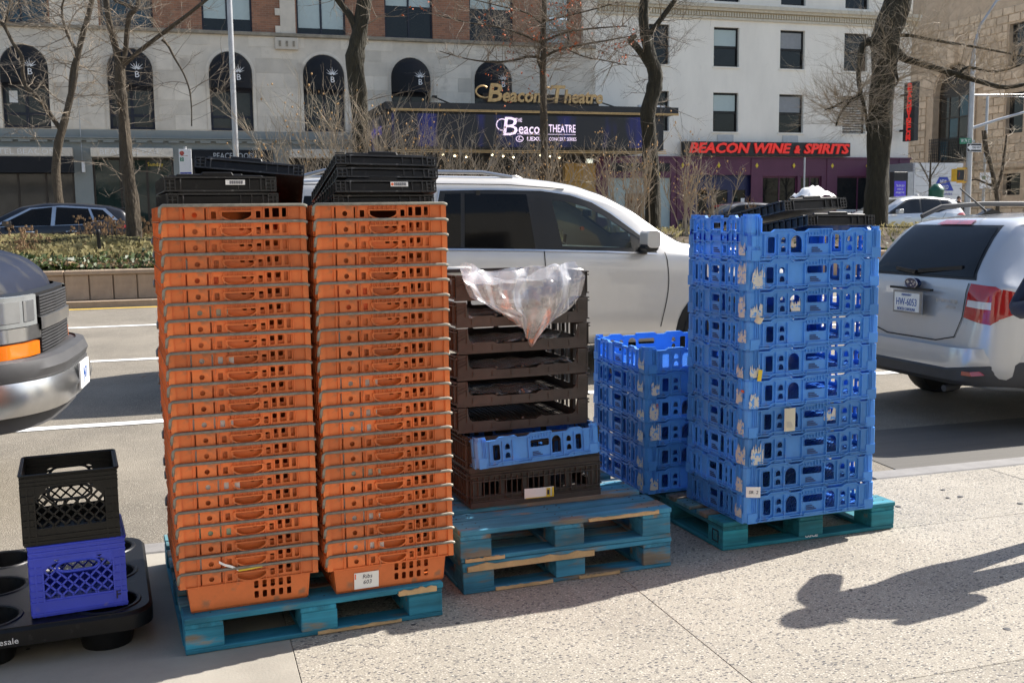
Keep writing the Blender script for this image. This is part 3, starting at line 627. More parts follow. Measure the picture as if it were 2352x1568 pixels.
# ---- white stucco building with the wine shop
wine = bld('stucco_building', 'cream stucco building with sash windows above the purple wine shop')
S0, S1 = fs(15.41), fs(29.8); PZ = fz(3.87)
ww = [(17.62, 18.53), (20.47, 21.6), (23.47, 24.61), (26.49, 27.62)]; rows2 = [(7.43, 8.96), (4.88, 6.42)]
holes = [rect(fs(a), fz(z0_), fs(c), fz(z1_)) for a, c in ww for z0_, z1_ in rows2]
holes += [rect(fs(a), fz(9.95), fs(c), 13.2) for a, c in ww]
b = B(); b.ext(rect(S0 + .002, PZ, S1, 15), 0, .4, FX, holes); b.obj('stucco_wall', 'stucco', wine)
B().box((S1 - .4, .4, PZ), (S1, 22, 15)).obj('side_wall', 'stucco', wine)
bk = {(1, 0): .5, (2, 1): .5, (2, 0): .55, (1, 1): .5, (3, 1): 0}
for i, (a, c) in enumerate(ww):
    for j, (q0, q1) in enumerate(rows2):
        if i == 3 and j == 1:
            v = B(); v.ext(rect(fs(a), fz(q0), fs(c), fz(q1)), .16, .26, FX, [rect(fs(a) + .06, fz(q0) + .06, fs(c) - .06, fz(q1) - .06)]); o = v.obj('louvre_vent', 'iron', wine)
            for k in range(14): B().bar((fs(a) + .05, .2, fz(q0) + .12 + k * .12), (fs(c) - .05, .2, fz(q0) + .12 + k * .12), .10, .02, (0, -.6, 1)).obj('slat', 'iron', o)
        else:
            win_double(wine, fs(a), fz(q0), fs(c), fz(q1), .2, 'iron', False, 0, True)
            sb = bk.get((i, j), 0)
            if sb: B().box((fs(a) + .1, .17, fz(q0) + (fz(q1) - fz(q0)) * .54), (fs(c) - .1, .185, fz(q1) - .1)).obj('blind', 'blind' if i == 1 else 'truck_grey', wine)
        B().box((fs(a) - .06, -.05, fz(q0) - .07), (fs(c) + .06, .03, fz(q0))).obj('sill', 'stucco', wine)
    win_double(wine, fs(a), fz(9.95), fs(c), 13.2, .2, 'iron', False, 0, True)
for i, a in enumerate((20.67, 23.65)): B().box((fs(a), -.03, fz(4.48)), (fs(a) + .85, .02, fz(4.76))).obj('air_grille', 'pole_grey', wine)
for k, (q0, q1, d, mt) in enumerate(((9.24, 9.33, .10, 'cornice_cream'), (9.33, 9.56, .06, 'cornice_tan'), (9.56, 9.66, .22, 'cornice_cream'), (9.66, 9.80, .34, 'cornice_cream'))):
    B().box((S0 + .1, -d, fz(q0)), (S1 + .3, -.001, fz(q1))).obj('cornice', mt, wine)
lm = B().box((-.045, -.05, 0), (.045, 0, .2)).mesh('cornice_leaf', 'cornice_cream')
for k in range(120): link('cornice_leaf', lm, wine, (S0 + .2 + k * .14, -.06, fz(9.36)))
# purple shopfront
op = [(15.9, 18.6, 3.05, 'panel'), (19.44, 22.28, 3.17, 'door'), (22.73, 24.36, 3.12, 'win'), (24.5, 25.5, 3.12, 'win2'), (26.24, 28.4, 3.12, 'win')]
b = B(); b.ext(rect(S0 + .003, .58, S1 + .05, PZ), -.10, .3, FX, [rect(fs(a), .62, fs(c), fz(z1_)) for a, c, z1_, t in op]); b.obj('shopfront', 'purple', wine)
B().box((S0, -.16, PZ - .05), (S1 + .1, .02, PZ + .03)).obj('shop_cornice', 'purple', wine)
for s in (16.9, 19.09, 20.69, 22.42, 24.14, 25.98, 27.68, 29.54, 18.05):
    z = fz(3.545) if s not in (18.05,) else fz(3.20); y = -.15
    if 19 < s and s not in (20.69, 24.14, 27.68): B().box((fs(s) - .30, -.14, .6), (fs(s) + .30, -.09, PZ - .06)).obj('pilaster', 'purple', wine, bev=.01); y = -.145
    B().add([(fs(s) - .085, y, z), (fs(s), y, z - .13), (fs(s) + .085, y, z), (fs(s), y, z + .13), (fs(s), y - .03, z)], [(0, 1, 4), (1, 2, 4), (2, 3, 4), (3, 0, 4)]).obj('yellow_diamond', 'yellow', wine)
for a, c, z1_, t in op:
    if t == 'panel':
        B().box((fs(a), .0, .62), (fs(c), .1, fz(z1_))).obj('window_panel', 'blind', wine); B().box((fs(a) + .9, -.03, 1.2), (fs(a) + 1.7, -.005, 2.6)).obj('poster', 'bottles', wine)
        B().box((fs(a) + .2, -.16, fz(3.3)), (fs(c) - .1, -.105, fz(3.62))).obj('vent_grille', 'iron', wine)
    elif t == 'door':
        o = B().ext(rect(fs(a), .62, fs(c), fz(z1_)), .1, .2, FX, [rect(fs(a) + .5, .8, fs(a) + 1.0, 2.75), rect(fs(a) + 1.3, .8, fs(a) + 2.1, 2.75), rect(fs(a) + 2.4, .8, fs(c) - .3, 2.75)]).obj('door', 'navy_door', wine)
        for q0, q1 in ((.5, 1.0), (1.3, 2.1), (2.4, fs(c) - fs(a) - .3)): B().box((fs(a) + q0, .14, .8), (fs(a) + q1, .15, 2.75)).obj('pane', 'glass_dark', o)
        B().box((fs(c) - .55, .08, 2.0), (fs(c) - .35, .095, 2.35)).obj('notice', 'sign_white', o)
    else:
        o = B().ext(rect(fs(a), .62, fs(c), fz(z1_)), .02, .10, FX, [rect(fs(a) + .06, .9, fs((a + c) / 2) - .03, fz(z1_) - .08), rect(fs((a + c) / 2) + .03, .9, fs(c) - .06, fz(z1_) - .08)]).obj('shop_window', 'purple', wine)
        for q0, q1 in ((fs(a) + .06, fs((a + c) / 2) - .03), (fs((a + c) / 2) + .03, fs(c) - .06)): B().box((q0, .05, .9), (q1, .06, fz(z1_) - .08)).obj('pane', 'glass_dark', o)
        if t == 'win':
            B().box((fs(a) + .06, .03, .95), (fs(c) - .06, .045, 1.75)).obj('shelf_backing', 'truck_white', o)
            for k in range(28): 
                x = fs(a) + .15 + (k % 14) * (fs(c) - fs(a) - .3) / 14; z = 1.0 + (k // 14) * .36
                B().lathe([(.04, 0), (.04, .18), (.015, .24), (.015, .30)], 6, (x, -.01, z)).obj('bottle', 'bottles', o)
ws = thing('wine_shop_sign', 'black shop sign with slanted red letters BEACON WINE & SPIRITS', 'sign', W(0, 44.95, 0), A)
B().box((fs(19.04), -.30, fz(3.93)), (fs(26.70), -.01, fz(4.47))).obj('sign_box', 'black_matt', ws)
lettering('BEACON WINE', .64, 'sign_red', 'letters', ws, (fs(21.5), -.34, fz(4.20)), (R(90), 0, 0), .03, shear=.22, bold=.022, width=fs(23.85) - fs(19.25))
lettering('&', .50, 'sign_red', 'letters', ws, (fs(24.12), -.34, fz(4.17)), (R(90), 0, 0), .03, shear=.22, bold=.022, width=.34)
lettering('SPIRITS', .64, 'sign_red', 'letters', ws, (fs(25.50), -.34, fz(4.20)), (R(90), 0, 0), .03, shear=.22, bold=.022, width=fs(26.6) - fs(24.42))
vsn = thing('vertical_sign', 'narrow black blade sign with red letters running down the stucco corner', 'sign', W(fs(29.35), 44.2, 0), A)
vz0, vz1 = fz(4.55), fz(6.95)
B().box((-.12, -.42, vz0), (.12, .42, vz1)).obj('sign_box', 'black_matt', vsn); B().box((-.04, .4, vz0 + .5), (.04, .8, vz0 + .6)).obj('bracket', 'iron', vsn); B().box((-.04, .4, vz1 - .6), (.04, .8, vz1 - .5)).obj('bracket', 'iron', vsn)
for k, ch in enumerate('BEACONWINECOM'): lettering(ch, .34, 'sign_red', 'letter', vsn, (-.125, 0, vz1 - .17 - k * (vz1 - vz0 - .1) / 13), (R(90), 0, R(-90)), .01, bold=.015, width=.34 if ch != 'I' else .1)

# ---- the bank across the side street: rusticated stone flank
bank = thing('bank_building', 'tan rusticated stone bank with tall arched window across the side street', 'building', W(52, 0, 0), A + R(90))
# local x runs away from the avenue (n), local y points left (-s): the flank faces +y
N0, N1 = 47.5, 84
AWN, AWH, AWZ0, AWZ1 = 61.6, 2.0, 5.0, 11.8
holesb = [arch(AWN - AWH, AWZ0, AWN + AWH, AWZ1, 14), rect(55.2, 6.6, 56.7, 9.2), rect(55.2, 2.6, 56.7, 4.0), rect(55.2, 10.9, 56.7, 13.6)]
b = B(); b.ext(rect(N0, .5, N1, 20), -.6, 0, FX, holesb); b.obj('flank_wall', 'granite_plain', bank)
def clash(x0, z0_, x1, z1_):
    if x1 > AWN - AWH - .75 and x0 < AWN + AWH + .75 and z1_ > AWZ0 - .3 and z0_ < AWZ1 + .7:
        if z1_ < AWZ1 - AWH + .3: return True
        cx, cz = AWN, AWZ1 - AWH
        return min((cx - x) ** 2 + (cz - z) ** 2 for x in (x0, x1, (x0 + x1) / 2) for z in (z0_, z1_)) < (AWH + .55) ** 2
    for h in holesb[1:]:
        if x1 > h[0][0] - .05 and x0 < h[1][0] + .05 and z1_ > h[0][1] - .05 and z0_ < h[2][1] + .05: return True
    return 4.25 < z0_ + .25 < 4.75
bmsh = {}
cnt = 0
for r_ in range(28):
    z = .7 + r_ * .52
    for k in range(18):
        x = 53.2 + k * 1.02 + (.51 if r_ % 2 else 0); L_ = 1.02
        if x > 70 or z > 14.6: continue
        a, c = x + .03, x + L_ - .03
        if clash(a, z, c, z + .48):
            for q0, q1 in ((a, a + .44), (c - .44, c)):
                if not clash(q0, z, q1, z + .48):
                    B().box((q0, -.01, z + .025), (q1, .085, z + .495)).obj('stone_block', 'granite_block', bank, bev=.03); cnt += 1; break
            continue
        B().box((a, -.01, z + .025), (c, .085, z + .495)).obj('stone_block', 'granite_block', bank, bev=.03); cnt += 1
for k in range(15):                                      # arch voussoirs
    t0, t1 = R(180 * k / 15 + .7), R(180 * (k + 1) / 15 - .7); cz = AWZ1 - AWH
    pts = [(AWN + r * math.cos(t), cz + r * math.sin(t)) for r, t in ((AWH + .1, t0), (AWH + 1.5, t0), (AWH + 1.5, t1), (AWH + .1, t1))]
    B().ext(pts, -.01, .11, FX).obj('voussoir', 'granite_block', bank, bev=.02)
B().box((AWN - .35, 0, AWZ1 - .1), (AWN + .35, .5, AWZ1 + 1.9)).obj('keystone', 'granite_block', bank, bev=.08)
for s_ in (-1, 1): B().box((AWN + s_ * (AWH + .1) - .12, -.02, AWZ0), (AWN + s_ * (AWH + .1) + .12, .14, AWZ1 - AWH)).obj('jamb', 'granite_plain', bank)
o = B().ext(arch(AWN - AWH, AWZ0, AWN + AWH, AWZ1, 14), -.5, -.42, FX, [rect(AWN - AWH + .15 + k * .95, AWZ0 + .2 + j * 1.5, AWN - AWH + 1.0 + k * .95, AWZ0 + 1.6 + j * 1.5) for k in range(4) for j in range(3)]).obj('arch_window', 'bronze', bank)
for k in range(4):
    for j in range(3): B().box((AWN - AWH + .15 + k * .95, -.47, AWZ0 + .2 + j * 1.5), (AWN - AWH + 1.0 + k * .95, -.46, AWZ0 + 1.6 + j * 1.5)).obj('pane', 'glass_shop' if (k + j) % 3 else 'glass_blue', o)
gr = B()
for k in range(22): gr.bar((AWN - AWH - .1 + k * .2, .25, AWZ0 - .1), (AWN - AWH - .1 + k * .2, .25, AWZ0 + 1.75), .03)
for k in range(9): gr.bar((AWN - AWH - .15, .25, AWZ0 + k * .21), (AWN + AWH + .15, .25, AWZ0 + k * .21), .03)
gr.obj('balcony_grille', 'iron', bank)
B().box((AWN - AWH - .5, 0, AWZ0 - .45), (AWN + AWH + .5, .5, AWZ0 - .1)).obj('balcony_ledge', 'granite_plain', bank, bev=.05)
for s_ in (-1.6, 1.6): B().box((AWN + s_ - .25, 0, AWZ0 - 1.3), (AWN + s_ + .25, .35, AWZ0 - .46)).obj('ledge_bracket', 'granite_plain', bank, bev=.05)
B().box((N0, 0, 4.3), (N1, .28, 4.72)).obj('string_course', 'granite_plain', bank, bev=.1)
for q0, q1 in ((6.6, 9.2), (2.6, 4.0), (10.9, 13.6)): win_double(bank, 55.2, q0, 56.7, q1, -.35, 'iron', False, 0, True)

# ---- the building at the photographer's back (its arch is mirrored in the silver wagon's windows)
back = thing('stone_shop_building', 'pale stone building with arched bays, mirrored in the silver wagon windows', 'building', W(0, -9.5, 0), A)
b = B(); b.ext(rect(-30, 0, 40, 10), -.6, 0, FX, [arch(-9 + 7 * k, .1, -4.5 + 7 * k, 4.5, 12) for k in range(4)] + [rect(-8 + 4 * k, 6, -6.4 + 4 * k, 8.5) for k in range(8)]); b.obj('front_wall', 'stucco', back)
B().box((-30, -2.2, 0), (40, -2.0, 10)).obj('shop_interior', 'shop_dark', back); B().box((-30, .002, 5.0), (40, .25, 5.3)).obj('string_course', 'stucco', back)

# ================================================================== TREES
def twigs(b, p, d, L, r, depth, rg, spread=.7, seg=4, droop=0.0, kids=(3, 5), leaves=None):
    pts = [Vector(p)]; dd = Vector(d).normalized(); k = 4
    for i in range(k):
        dd = (dd + Vector((rg.uniform(-1, 1), rg.uniform(-1, 1), rg.uniform(-1, 1) - droop)) * .22).normalized()
        pts.append(pts[-1] + dd * L / k)
    b.tube(pts, [r * (1 - .7 * i / k) for i in range(k + 1)], seg, cap=False)
    if leaves is not None and depth == 0 and rg.random() < .5: leaves.append(pts[-1])
    if depth <= 0: return
    for i in range(rg.randint(*kids)):
        t = rg.uniform(.25, 1); j = min(k - 1, int(t * k)); q = pts[j].lerp(pts[j + 1], t * k - j)
        e = (dd + Vector((rg.uniform(-1, 1), rg.uniform(-1, 1), rg.uniform(-.6, 1))) * spread * 1.3).normalized()
        twigs(b, q, e, L * rg.uniform(.45, .7), r * .5, depth - 1, rg, spread, 3, droop, kids, leaves)
def limb_pts(path, Y, rg, depth_jit=0):
    out_ = []; yy = Y
    for i, (x, y, w) in enumerate(path):
        if i: yy += rg.uniform(-depth_jit, depth_jit)
        out_.append((at(x, y, yy), w * .5 * yy / FPX))
    # smooth resample
    P = [o[0] for o in out_]; Rr = [o[1] for o in out_]; Q = []; S = []
    for i in range(len(P) - 1):
        p0, p1, p2, p3 = P[max(0, i - 1)], P[i], P[i + 1], P[min(len(P) - 1, i + 2)]
        for k in range(3):
            t = k / 3; Q.append(.5 * ((2 * p1) + (p2 - p0) * t + (2 * p0 - 5 * p1 + 4 * p2 - p3) * t * t + (3 * p1 - p0 - 3 * p2 + p3) * t ** 3)); S.append(Rr[i] + (Rr[i + 1] - Rr[i]) * t)
    return Q + [P[-1]], S + [Rr[-1]]
def tree(label, Y, trunk, limbs, base_z, mat, tw, seed, nt=60, L=.9, r=.012, depth=2, droop=0, leafm=None, name='bare_tree', skip=.3, spread=.7, allaround=True):
    rg = random.Random(seed); pts, rad = limb_pts(trunk, Y, rg)
    foot = Vector((pts[0].x, pts[0].y, base_z))
    t = thing(name, label, 'tree', foot, 0, 'bare street trees')
    if pts[0].z > base_z + .1: pts = [foot] + pts; rad = [rad[0] * 1.12] + rad
    rel = lambda q: q - foot
    b = B(); pj = [rel(p) for p in pts]; rj = [q * (1 + rg.uniform(-.06, .08)) for q in rad]
    b.tube(pj, rj, 14); ph = [rg.uniform(0, 6.28) for _ in range(6)]
    for i_ in range(len(pj)):
        for j_ in range(14):
            k_ = i_ * 14 + j_; v_ = Vector(b.v[k_]); c_ = pj[i_]; a_ = 6.283 * j_ / 14
            b.v[k_] = tuple(c_ + (v_ - c_) * (1 + .05 * math.sin(3 * a_ + ph[0] + i_ * .7) + .045 * math.sin(5 * a_ + ph[1] - i_ * .9) + rg.uniform(-.03, .03)))
    b.obj('trunk', mat, t, smooth=True)
    allb = []; b = B()
    for lp in limbs:
        q, s_ = limb_pts(lp, Y, rg, .06); q = [pts[0] * 0 + x for x in q]; allb.append((q, s_)); b.tube([rel(x) for x in q], s_, 8, cap=False)
    b.obj('limbs', mat, t, smooth=True)
    b = B(); lv = []
    k0 = int(len(pts) * skip); src = allb + ([(pts[k0:], rad[k0:])] if len(pts) - k0 > 1 else [])
    for i in range(nt):
        q, s_ = src[rg.randrange(len(src))]; j = rg.randrange(len(q) - 1); p = q[j].lerp(q[j + 1], rg.random())
        d = Vector((rg.uniform(-1, 1), rg.uniform(-1, 1) if allaround else rg.uniform(-.3, .3), rg.uniform(-.25, .9)))
        ax = (q[j + 1] - q[j]).normalized(); d = (d - ax * d.dot(ax) * .5).normalized()
        twigs(b, rel(p), d, L * rg.uniform(.6, 1.3), r * rg.uniform(.7, 1.3), depth, rg, spread, 4, droop, leaves=lv)
    b.obj('crown', tw, t, smooth=True, normals=False)
    if leafm:
        b = B()
        for p in lv[:220]:
            for _ in range(2):
                c = p + Vector((rg.uniform(-.04, .04), rg.uniform(-.04, .04), rg.uniform(-.04, .04))); v = Vector((rg.uniform(-1, 1), rg.uniform(-1, 1), rg.uniform(-1, 1))).normalized(); u = v.orthogonal().normalized(); w = v.cross(u)
                b.add([c - u * .03, c + w * .02, c + u * .03, c - w * .02], [(0, 1, 2, 3)])
        b.obj('withered_leaves', leafm, t, normals=False)
    return t
BEDZ = SOILZ + .2
tree('slim forked tree standing in front of the hotel lobby sign, behind the black car', 36,
     [(137, 470, 18), (128, 400, 19), (133, 340, 18), (142, 300, 17), (160, 230, 14), (170, 190, 13), (176, 140, 12), (190, 80, 12), (205, 30, 11), (215, -20, 10)],
     [[(142, 302, 12), (120, 270, 11), (100, 240, 11), (75, 212, 11), (60, 200, 10), (52, 165, 9), (50, 130, 9), (30, 100, 8), (10, 62, 7), (-10, 40, 6)],
      [(160, 228, 9), (163, 180, 9), (168, 150, 9), (176, 120, 8), (160, 90, 7), (147, 55, 6), (142, 20, 5), (150, -10, 4)], [(10, 62, 5), (18, 30, 4), (25, -5, 3)]],
     .58, 'bark_tan', 'twig', 3, 85, 1.4, .020, 2)
tree('tan-barked tree in the median bed, forked, next to the bus sign', 19.2,
     [(312, 606, 34), (303, 480, 31), (294, 400, 29), (288, 330, 27), (281, 250, 24), (277, 200, 23), (275, 150, 24)],
     [[(275, 155, 18), (266, 110, 16), (255, 70, 15), (246, 20, 14), (240, -30, 13)], [(283, 155, 13), (289, 110, 12), (292, 70, 12), (298, 35, 12), (312, 22, 10), (322, -10, 9)],
      [(284, 150, 10), (320, 118, 10), (380, 72, 9), (430, 35, 8), (480, -5, 7)], [(372, 92, 6), (386, 105, 6), (400, 132, 5), (422, 170, 4), (436, 210, 4), (440, 255, 3), (440, 290, 3)],
      [(312, 22, 8), (290, 12, 8), (262, 0, 7)]],
     BEDZ, 'bark_tan', 'twig', 5, 80, .75, .008, 2)
tree('thick dark-barked tree behind the right orange stack', 20.8,
     [(842, 600, 42), (838, 420, 40), (830, 330, 40), (826, 260, 38), (820, 190, 40), (816, 130, 42), (824, 80, 34), (832, 40, 32), (840, -20, 32)],
     [[(818, 70, 18), (806, 40, 16), (785, 12, 14), (765, -15, 13)]], BEDZ, 'bark_dark', 'twig', 8, 10, .8, .01, 2)
tree('slender upright tree with flat spreading twigs before the LED marquee', 21.6,
     [(1251, 620, 20), (1250, 415, 18), (1250, 300, 17), (1248, 220, 16), (1247, 160, 14), (1249, 120, 13), (1247, 80, 12), (1250, 40, 11), (1250, -30, 10)],
     [[(1248, 135, 7), (1215, 130, 6), (1180, 139, 5), (1130, 143, 4), (1070, 135, 3), (1010, 118, 2)], [(1250, 132, 7), (1275, 118, 6), (1320, 106, 5), (1380, 96, 4), (1445, 84, 2)],
      [(1248, 100, 6), (1200, 80, 5), (1140, 62, 4), (1075, 52, 3), (1000, 34, 2)], [(1249, 95, 6), (1300, 75, 5), (1360, 66, 4), (1440, 60, 2)], [(1249, 60, 5), (1210, 30, 4), (1150, 15, 3), (1090, 0, 2)],
      [(1249, 50, 5), (1310, 35, 4), (1370, 20, 3), (1420, 5, 2)], [(1246, 165, 6), (1236, 140, 6), (1240, 110, 5)], [(1300, 112, 4), (1340, 130, 3), (1390, 140, 2), (1440, 150, 2)]],
     BEDZ, 'bark_tan', 'twig', 13, 270, .75, .008, 2, leafm='leaf_red', spread=.5)
tree('kinked dark tree left of the wine shop sign', 23.6,
     [(1502, 620, 40), (1500, 540, 38), (1499, 440, 36), (1494, 380, 35), (1490, 300, 33), (1489, 255, 34), (1502, 200, 34), (1506, 170, 32), (1494, 130, 28), (1482, 80, 24), (1478, 30, 20), (1485, -20, 20)],
     [[(1500, 165, 18), (1478, 130, 16), (1462, 108, 16), (1447, 92, 15), (1462, 82, 8)], [(1490, 82, 14), (1510, 55, 12), (1540, 15, 11), (1560, -15, 10)]],
     BEDZ, 'bark_dark', 'twig', 21, 46, .9, .010, 2, skip=.35)
tree('massive dark tree trunk rising behind the tall blue stack', 25.4,
     [(2010, 620, 54), (2012, 500, 52), (2015, 420, 50), (2018, 340, 50), (2023, 260, 50), (2028, 190, 52), (2031, 130, 58), (2034, 95, 64), (2044, 55, 62), (2062, 0, 58), (2070, -30, 58)],
     [[(2016, 100, 26), (1996, 96, 20), (1981, 106, 15), (1974, 140, 12), (1972, 180, 11), (1976, 212, 11), (1966, 226, 9), (1940, 234, 7), (1915, 246, 5), (1895, 252, 3)],
      [(1976, 214, 8), (1984, 240, 8), (1990, 272, 7), (1992, 302, 5)], [(1950, 234, 6), (1930, 262, 5), (1920, 290, 3)],
      [(2046, 108, 26), (2062, 122, 20), (2080, 136, 17), (2105, 142, 16), (2140, 154, 15), (2200, 172, 13), (2260, 190, 11), (2310, 201, 10), (2370, 190, 8)],
      [(2050, 82, 9), (2090, 82, 8), (2130, 90, 7), (2190, 100, 6), (2260, 112, 5), (2360, 132, 4)], [(2200, 172, 8), (2225, 155, 7), (2290, 165, 5), (2370, 140, 4)], [(2048, 118, 10), (2056, 160, 8), (2062, 188, 5), (2050, 200, 4)]],
     BEDZ, 'bark_dark', 'twig_pale', 34, 430, .9, .0085, 2, skip=.99, spread=.55)
tree('small bare tree at the right edge before the stone bank', 44,
     [(2292, 470, 9), (2286, 430, 10), (2276, 380, 9), (2266, 340, 8), (2262, 300, 6)], [[(2288, 440, 7), (2300, 400, 7), (2306, 360, 6), (2312, 310, 4)], [(2286, 430, 6), (2262, 420, 5), (2240, 412, 4), (2225, 418, 3)], [(2276, 385, 5), (2262, 350, 4), (2256, 300, 3)]],
     .58, 'bark_tan', 'twig_pale', 55, 50, 1.0, .02, 2)
tree('thin young tree beside the white truck', 47, [(2134, 480, 6), (2136, 430, 5), (2137, 390, 4), (2138, 355, 3)], [[(2136, 420, 3), (2122, 390, 3), (2112, 372, 2)], [(2136, 410, 3), (2150, 385, 3), (2160, 370, 2)], [(2136, 440, 3), (2150, 428, 2), (2158, 420, 2)]],
     .58, 'bark_tan', 'twig', 60, 16, .9, .016, 1)

# bare shrubs in the bed
def shrub(label, s, n, h, w, k, seed, mat='twig_pale', buds=True):
    rg = random.Random(seed); foot = W(s, n, soilz(s, n) - .05); t = thing('bare_shrub', label, 'shrub', foot, A, 'bare shrubs in the median bed')
    b = B(); lv = []
    for i in range(k):
        d = Vector((rg.uniform(-1, 1) * w / h, rg.uniform(-.5, .5) * w / h, 1)); L = h * rg.uniform(.75, 1.05); p = Vector((rg.uniform(-.15, .15), rg.uniform(-.15, .15), 0)); dd = d.normalized(); pts = [p]
        for j in range(5):
            dd = (dd + Vector((rg.uniform(-1, 1), rg.uniform(-1, 1), .25)) * .16).normalized(); pts.append(pts[-1] + dd * L / 5)
        b.tube(pts, [.019, .016, .013, .010, .007, .004], 4, cap=False)
        for j in range(9):
            q = rg.uniform(.25, .98) * 5; jj = int(q); c = pts[jj].lerp(pts[min(5, jj + 1)], q - jj)
            e = (dd + Vector((rg.uniform(-1, 1), rg.uniform(-1, 1), rg.uniform(-.2, .9))) * .75).normalized()
            twigs(b, c, e, h * rg.uniform(.16, .36), .0075, 1, rg, .6, 3, 0, (2, 4), lv)
    b.obj('stems', mat, t, smooth=True, normals=False)
    if buds:
        b = B()
        for p in lv[:60]:
            r = rg.uniform(.010, .022); b.add([p + Vector((r, 0, 0)), p + Vector((0, r, 0)), p - Vector((r, 0, 0)), p - Vector((0, r, 0)), p + Vector((0, 0, r * 1.4)), p - Vector((0, 0, r * 1.4))], [(0, 1, 4), (1, 2, 4), (2, 3, 4), (3, 0, 4), (1, 0, 5), (2, 1, 5), (3, 2, 5), (0, 3, 5)])
        stuff(b.obj('buds', 'leaf_bud', t))
SH = [(1.6, 20, 1.63, 1.10, 9, 'bare shrub tips showing left of the lamp post base'), (2.5, 20.6, 2.67, 1.30, 15, 'tall tan shrub left of the thick dark tree'), (3.3, 19.8, 2.58, 1.40, 15, 'densest tan shrub around the foot of the thick dark tree'),
      (4.2, 20.4, 2.58, 1.50, 15, 'wide tan shrub right of the thick dark tree'), (5.1, 19.7, 2.06, 1.20, 11, 'bare shrub in front of the marquee left end'), (5.9, 20.4, 1.89, 1.10, 11, 'bare shrub below the left part of the LED screen'),
      (6.7, 19.8, 1.85, 1.00, 10, 'bare shrub just left of the slender tree'), (7.7, 20.3, 1.89, 1.00, 10, 'bare shrub just right of the slender tree'), (8.6, 20, 1.81, 1.00, 10, 'bare shrub below the lettering of the LED screen'),
      (9.4, 20.6, 1.98, 0.90, 9, 'upright shrub below the right end of the marquee'), (10.2, 20, 1.89, 0.90, 9, 'upright shrub immediately left of the kinked tree'), (11.2, 20.6, 1.38, 0.90, 7, 'low shrub right of the kinked tree')]
for i, (s, n, h, w, k, lb) in enumerate(SH): shrub(lb, s, n, h, w, k, 100 + i)
shrub('small rusty brown shrub behind the silver hood, left of blue stack', 11.9, 20.2, .7, .4, 10, 130, 'dry', False)

# ================================================================== STREET FURNITURE
def px(x, y, Y): return at(x, y, Y)
p = px(543, 380, 20); t = thing('lamp_post', 'tall white round lamp post rising left of the black folded crates', 'lamp post', (p.x, p.y, BEDZ), 0)
B().tube([(0, 0, 0), (0, 0, 9)], [.055, .042], 14).obj('pole', 'pole_grey', t, smooth=True); B().lathe([(.13, 0), (.13, .1), (.08, .5), (.06, .6)], 14).obj('base', 'pole_grey', t, smooth=True)
p = px(426, 372, 21); t = thing('bus_stop_sign', 'white bus stop sign panel with red and green symbols left of black crates', 'sign', (p.x, p.y, BEDZ), A - R(8))
zb = p.z - BEDZ
B().tube([(0, .03, 0), (0, .03, zb + .3)], .03, 10).obj('post', 'pole_grey', t, smooth=True)
o = B().box((-.12, -.01, zb - .24), (.12, .012, zb + .25)).obj('panel', 'sign_white', t, bev=.004)
B().ext(circ(-.06, zb + .17, .045), -.013, -.0105, FX).obj('bus_symbol', 'lamp_red', o); B().box((-.10, -.013, zb + .01), (-.03, -.0105, zb + .09)).obj('route_tile', 'sign_green', o); lettering('2', .08, 'sign_white', 'route_number', o, (-.065, -.015, zb + .05))
B().box((-.11, -.013, zb - .235), (.11, -.0105, zb - .205)).obj('blue_band', 'truck_blue', o); B().box((-.08, -.013, zb + .115), (.06, -.0105, zb + .122)).obj('red_rule', 'lamp_red', o)
# corner lamp post with street signs
p = px(2222, 470, 42); cl = thing('corner_signal_post', 'grey signal post at the street corner carrying signs and a mast arm', 'signal post', (p.x, p.y, .46), A)
hz = lambda y: px(2222, y, 42).z - .46
B().tube([(0, 0, 0), (0, 0, hz(120))], [.13, .09], 12).obj('pole', 'pole_grey', cl, smooth=True)
B().tube([(0, 0, hz(120)), (.25, 0, hz(60)), (1.0, 0, hz(0)), (2.2, 0, hz(-30))], [.07, .05, .045, .04], 8).obj('lamp_arm', 'pole_grey', cl, smooth=True)
B().tube([(0, 0, hz(296)), (1.2, -.1, hz(275)), (3.2, -.3, hz(245))], [.07, .055, .045], 8).obj('mast_arm', 'pole_grey', cl, smooth=True)
B().tube([(0, 0, hz(218)), (3.4, 0, hz(212))], .018, 6).obj('stay_wire', 'pole_grey', cl); B().tube([(0, 0, hz(220)), (3.4, 0, hz(220))], .014, 6).obj('stay_wire', 'pole_grey', cl)
st = thing('street_name_sign', 'green street name plate reading W 74 ST on the corner post', 'sign', (p.x, p.y, 0), A)
zz = px(2222, 325, 42).z; o = B().box((-.62, -.16, zz - .115), (-.06, -.14, zz + .115)).obj('plate', 'sign_green', st); B().box((-.1, -.15, zz - .04), (.1, -.05, zz + .04)).obj('bracket', 'pole_grey', st)
lettering('W 74 ST', .20, 'sign_white', 'lettering', o, (-.34, -.165, zz), (R(90), 0, 0), .002, width=.48)
ow = thing('one_way_sign', 'black and white ONE WAY arrow sign below the street name', 'sign', (p.x, p.y, 0), A)
zz = px(2222, 340, 42).z; o = B().box((-.30, -.18, zz - .17), (.42, -.16, zz + .17)).obj('panel', 'black_matt', ow)
B().ext([(-.27, zz), (-.10, zz + .13), (-.10, zz + .08), (.38, zz + .08), (.38, zz - .08), (-.10, zz - .08), (-.10, zz - .13)], -.186, -.181, FX).obj('arrow', 'sign_white', o); lettering('ONE WAY', .14, 'black_matt', 'lettering', o, (.16, -.19, zz), (R(90), 0, 0), .002, width=.40)
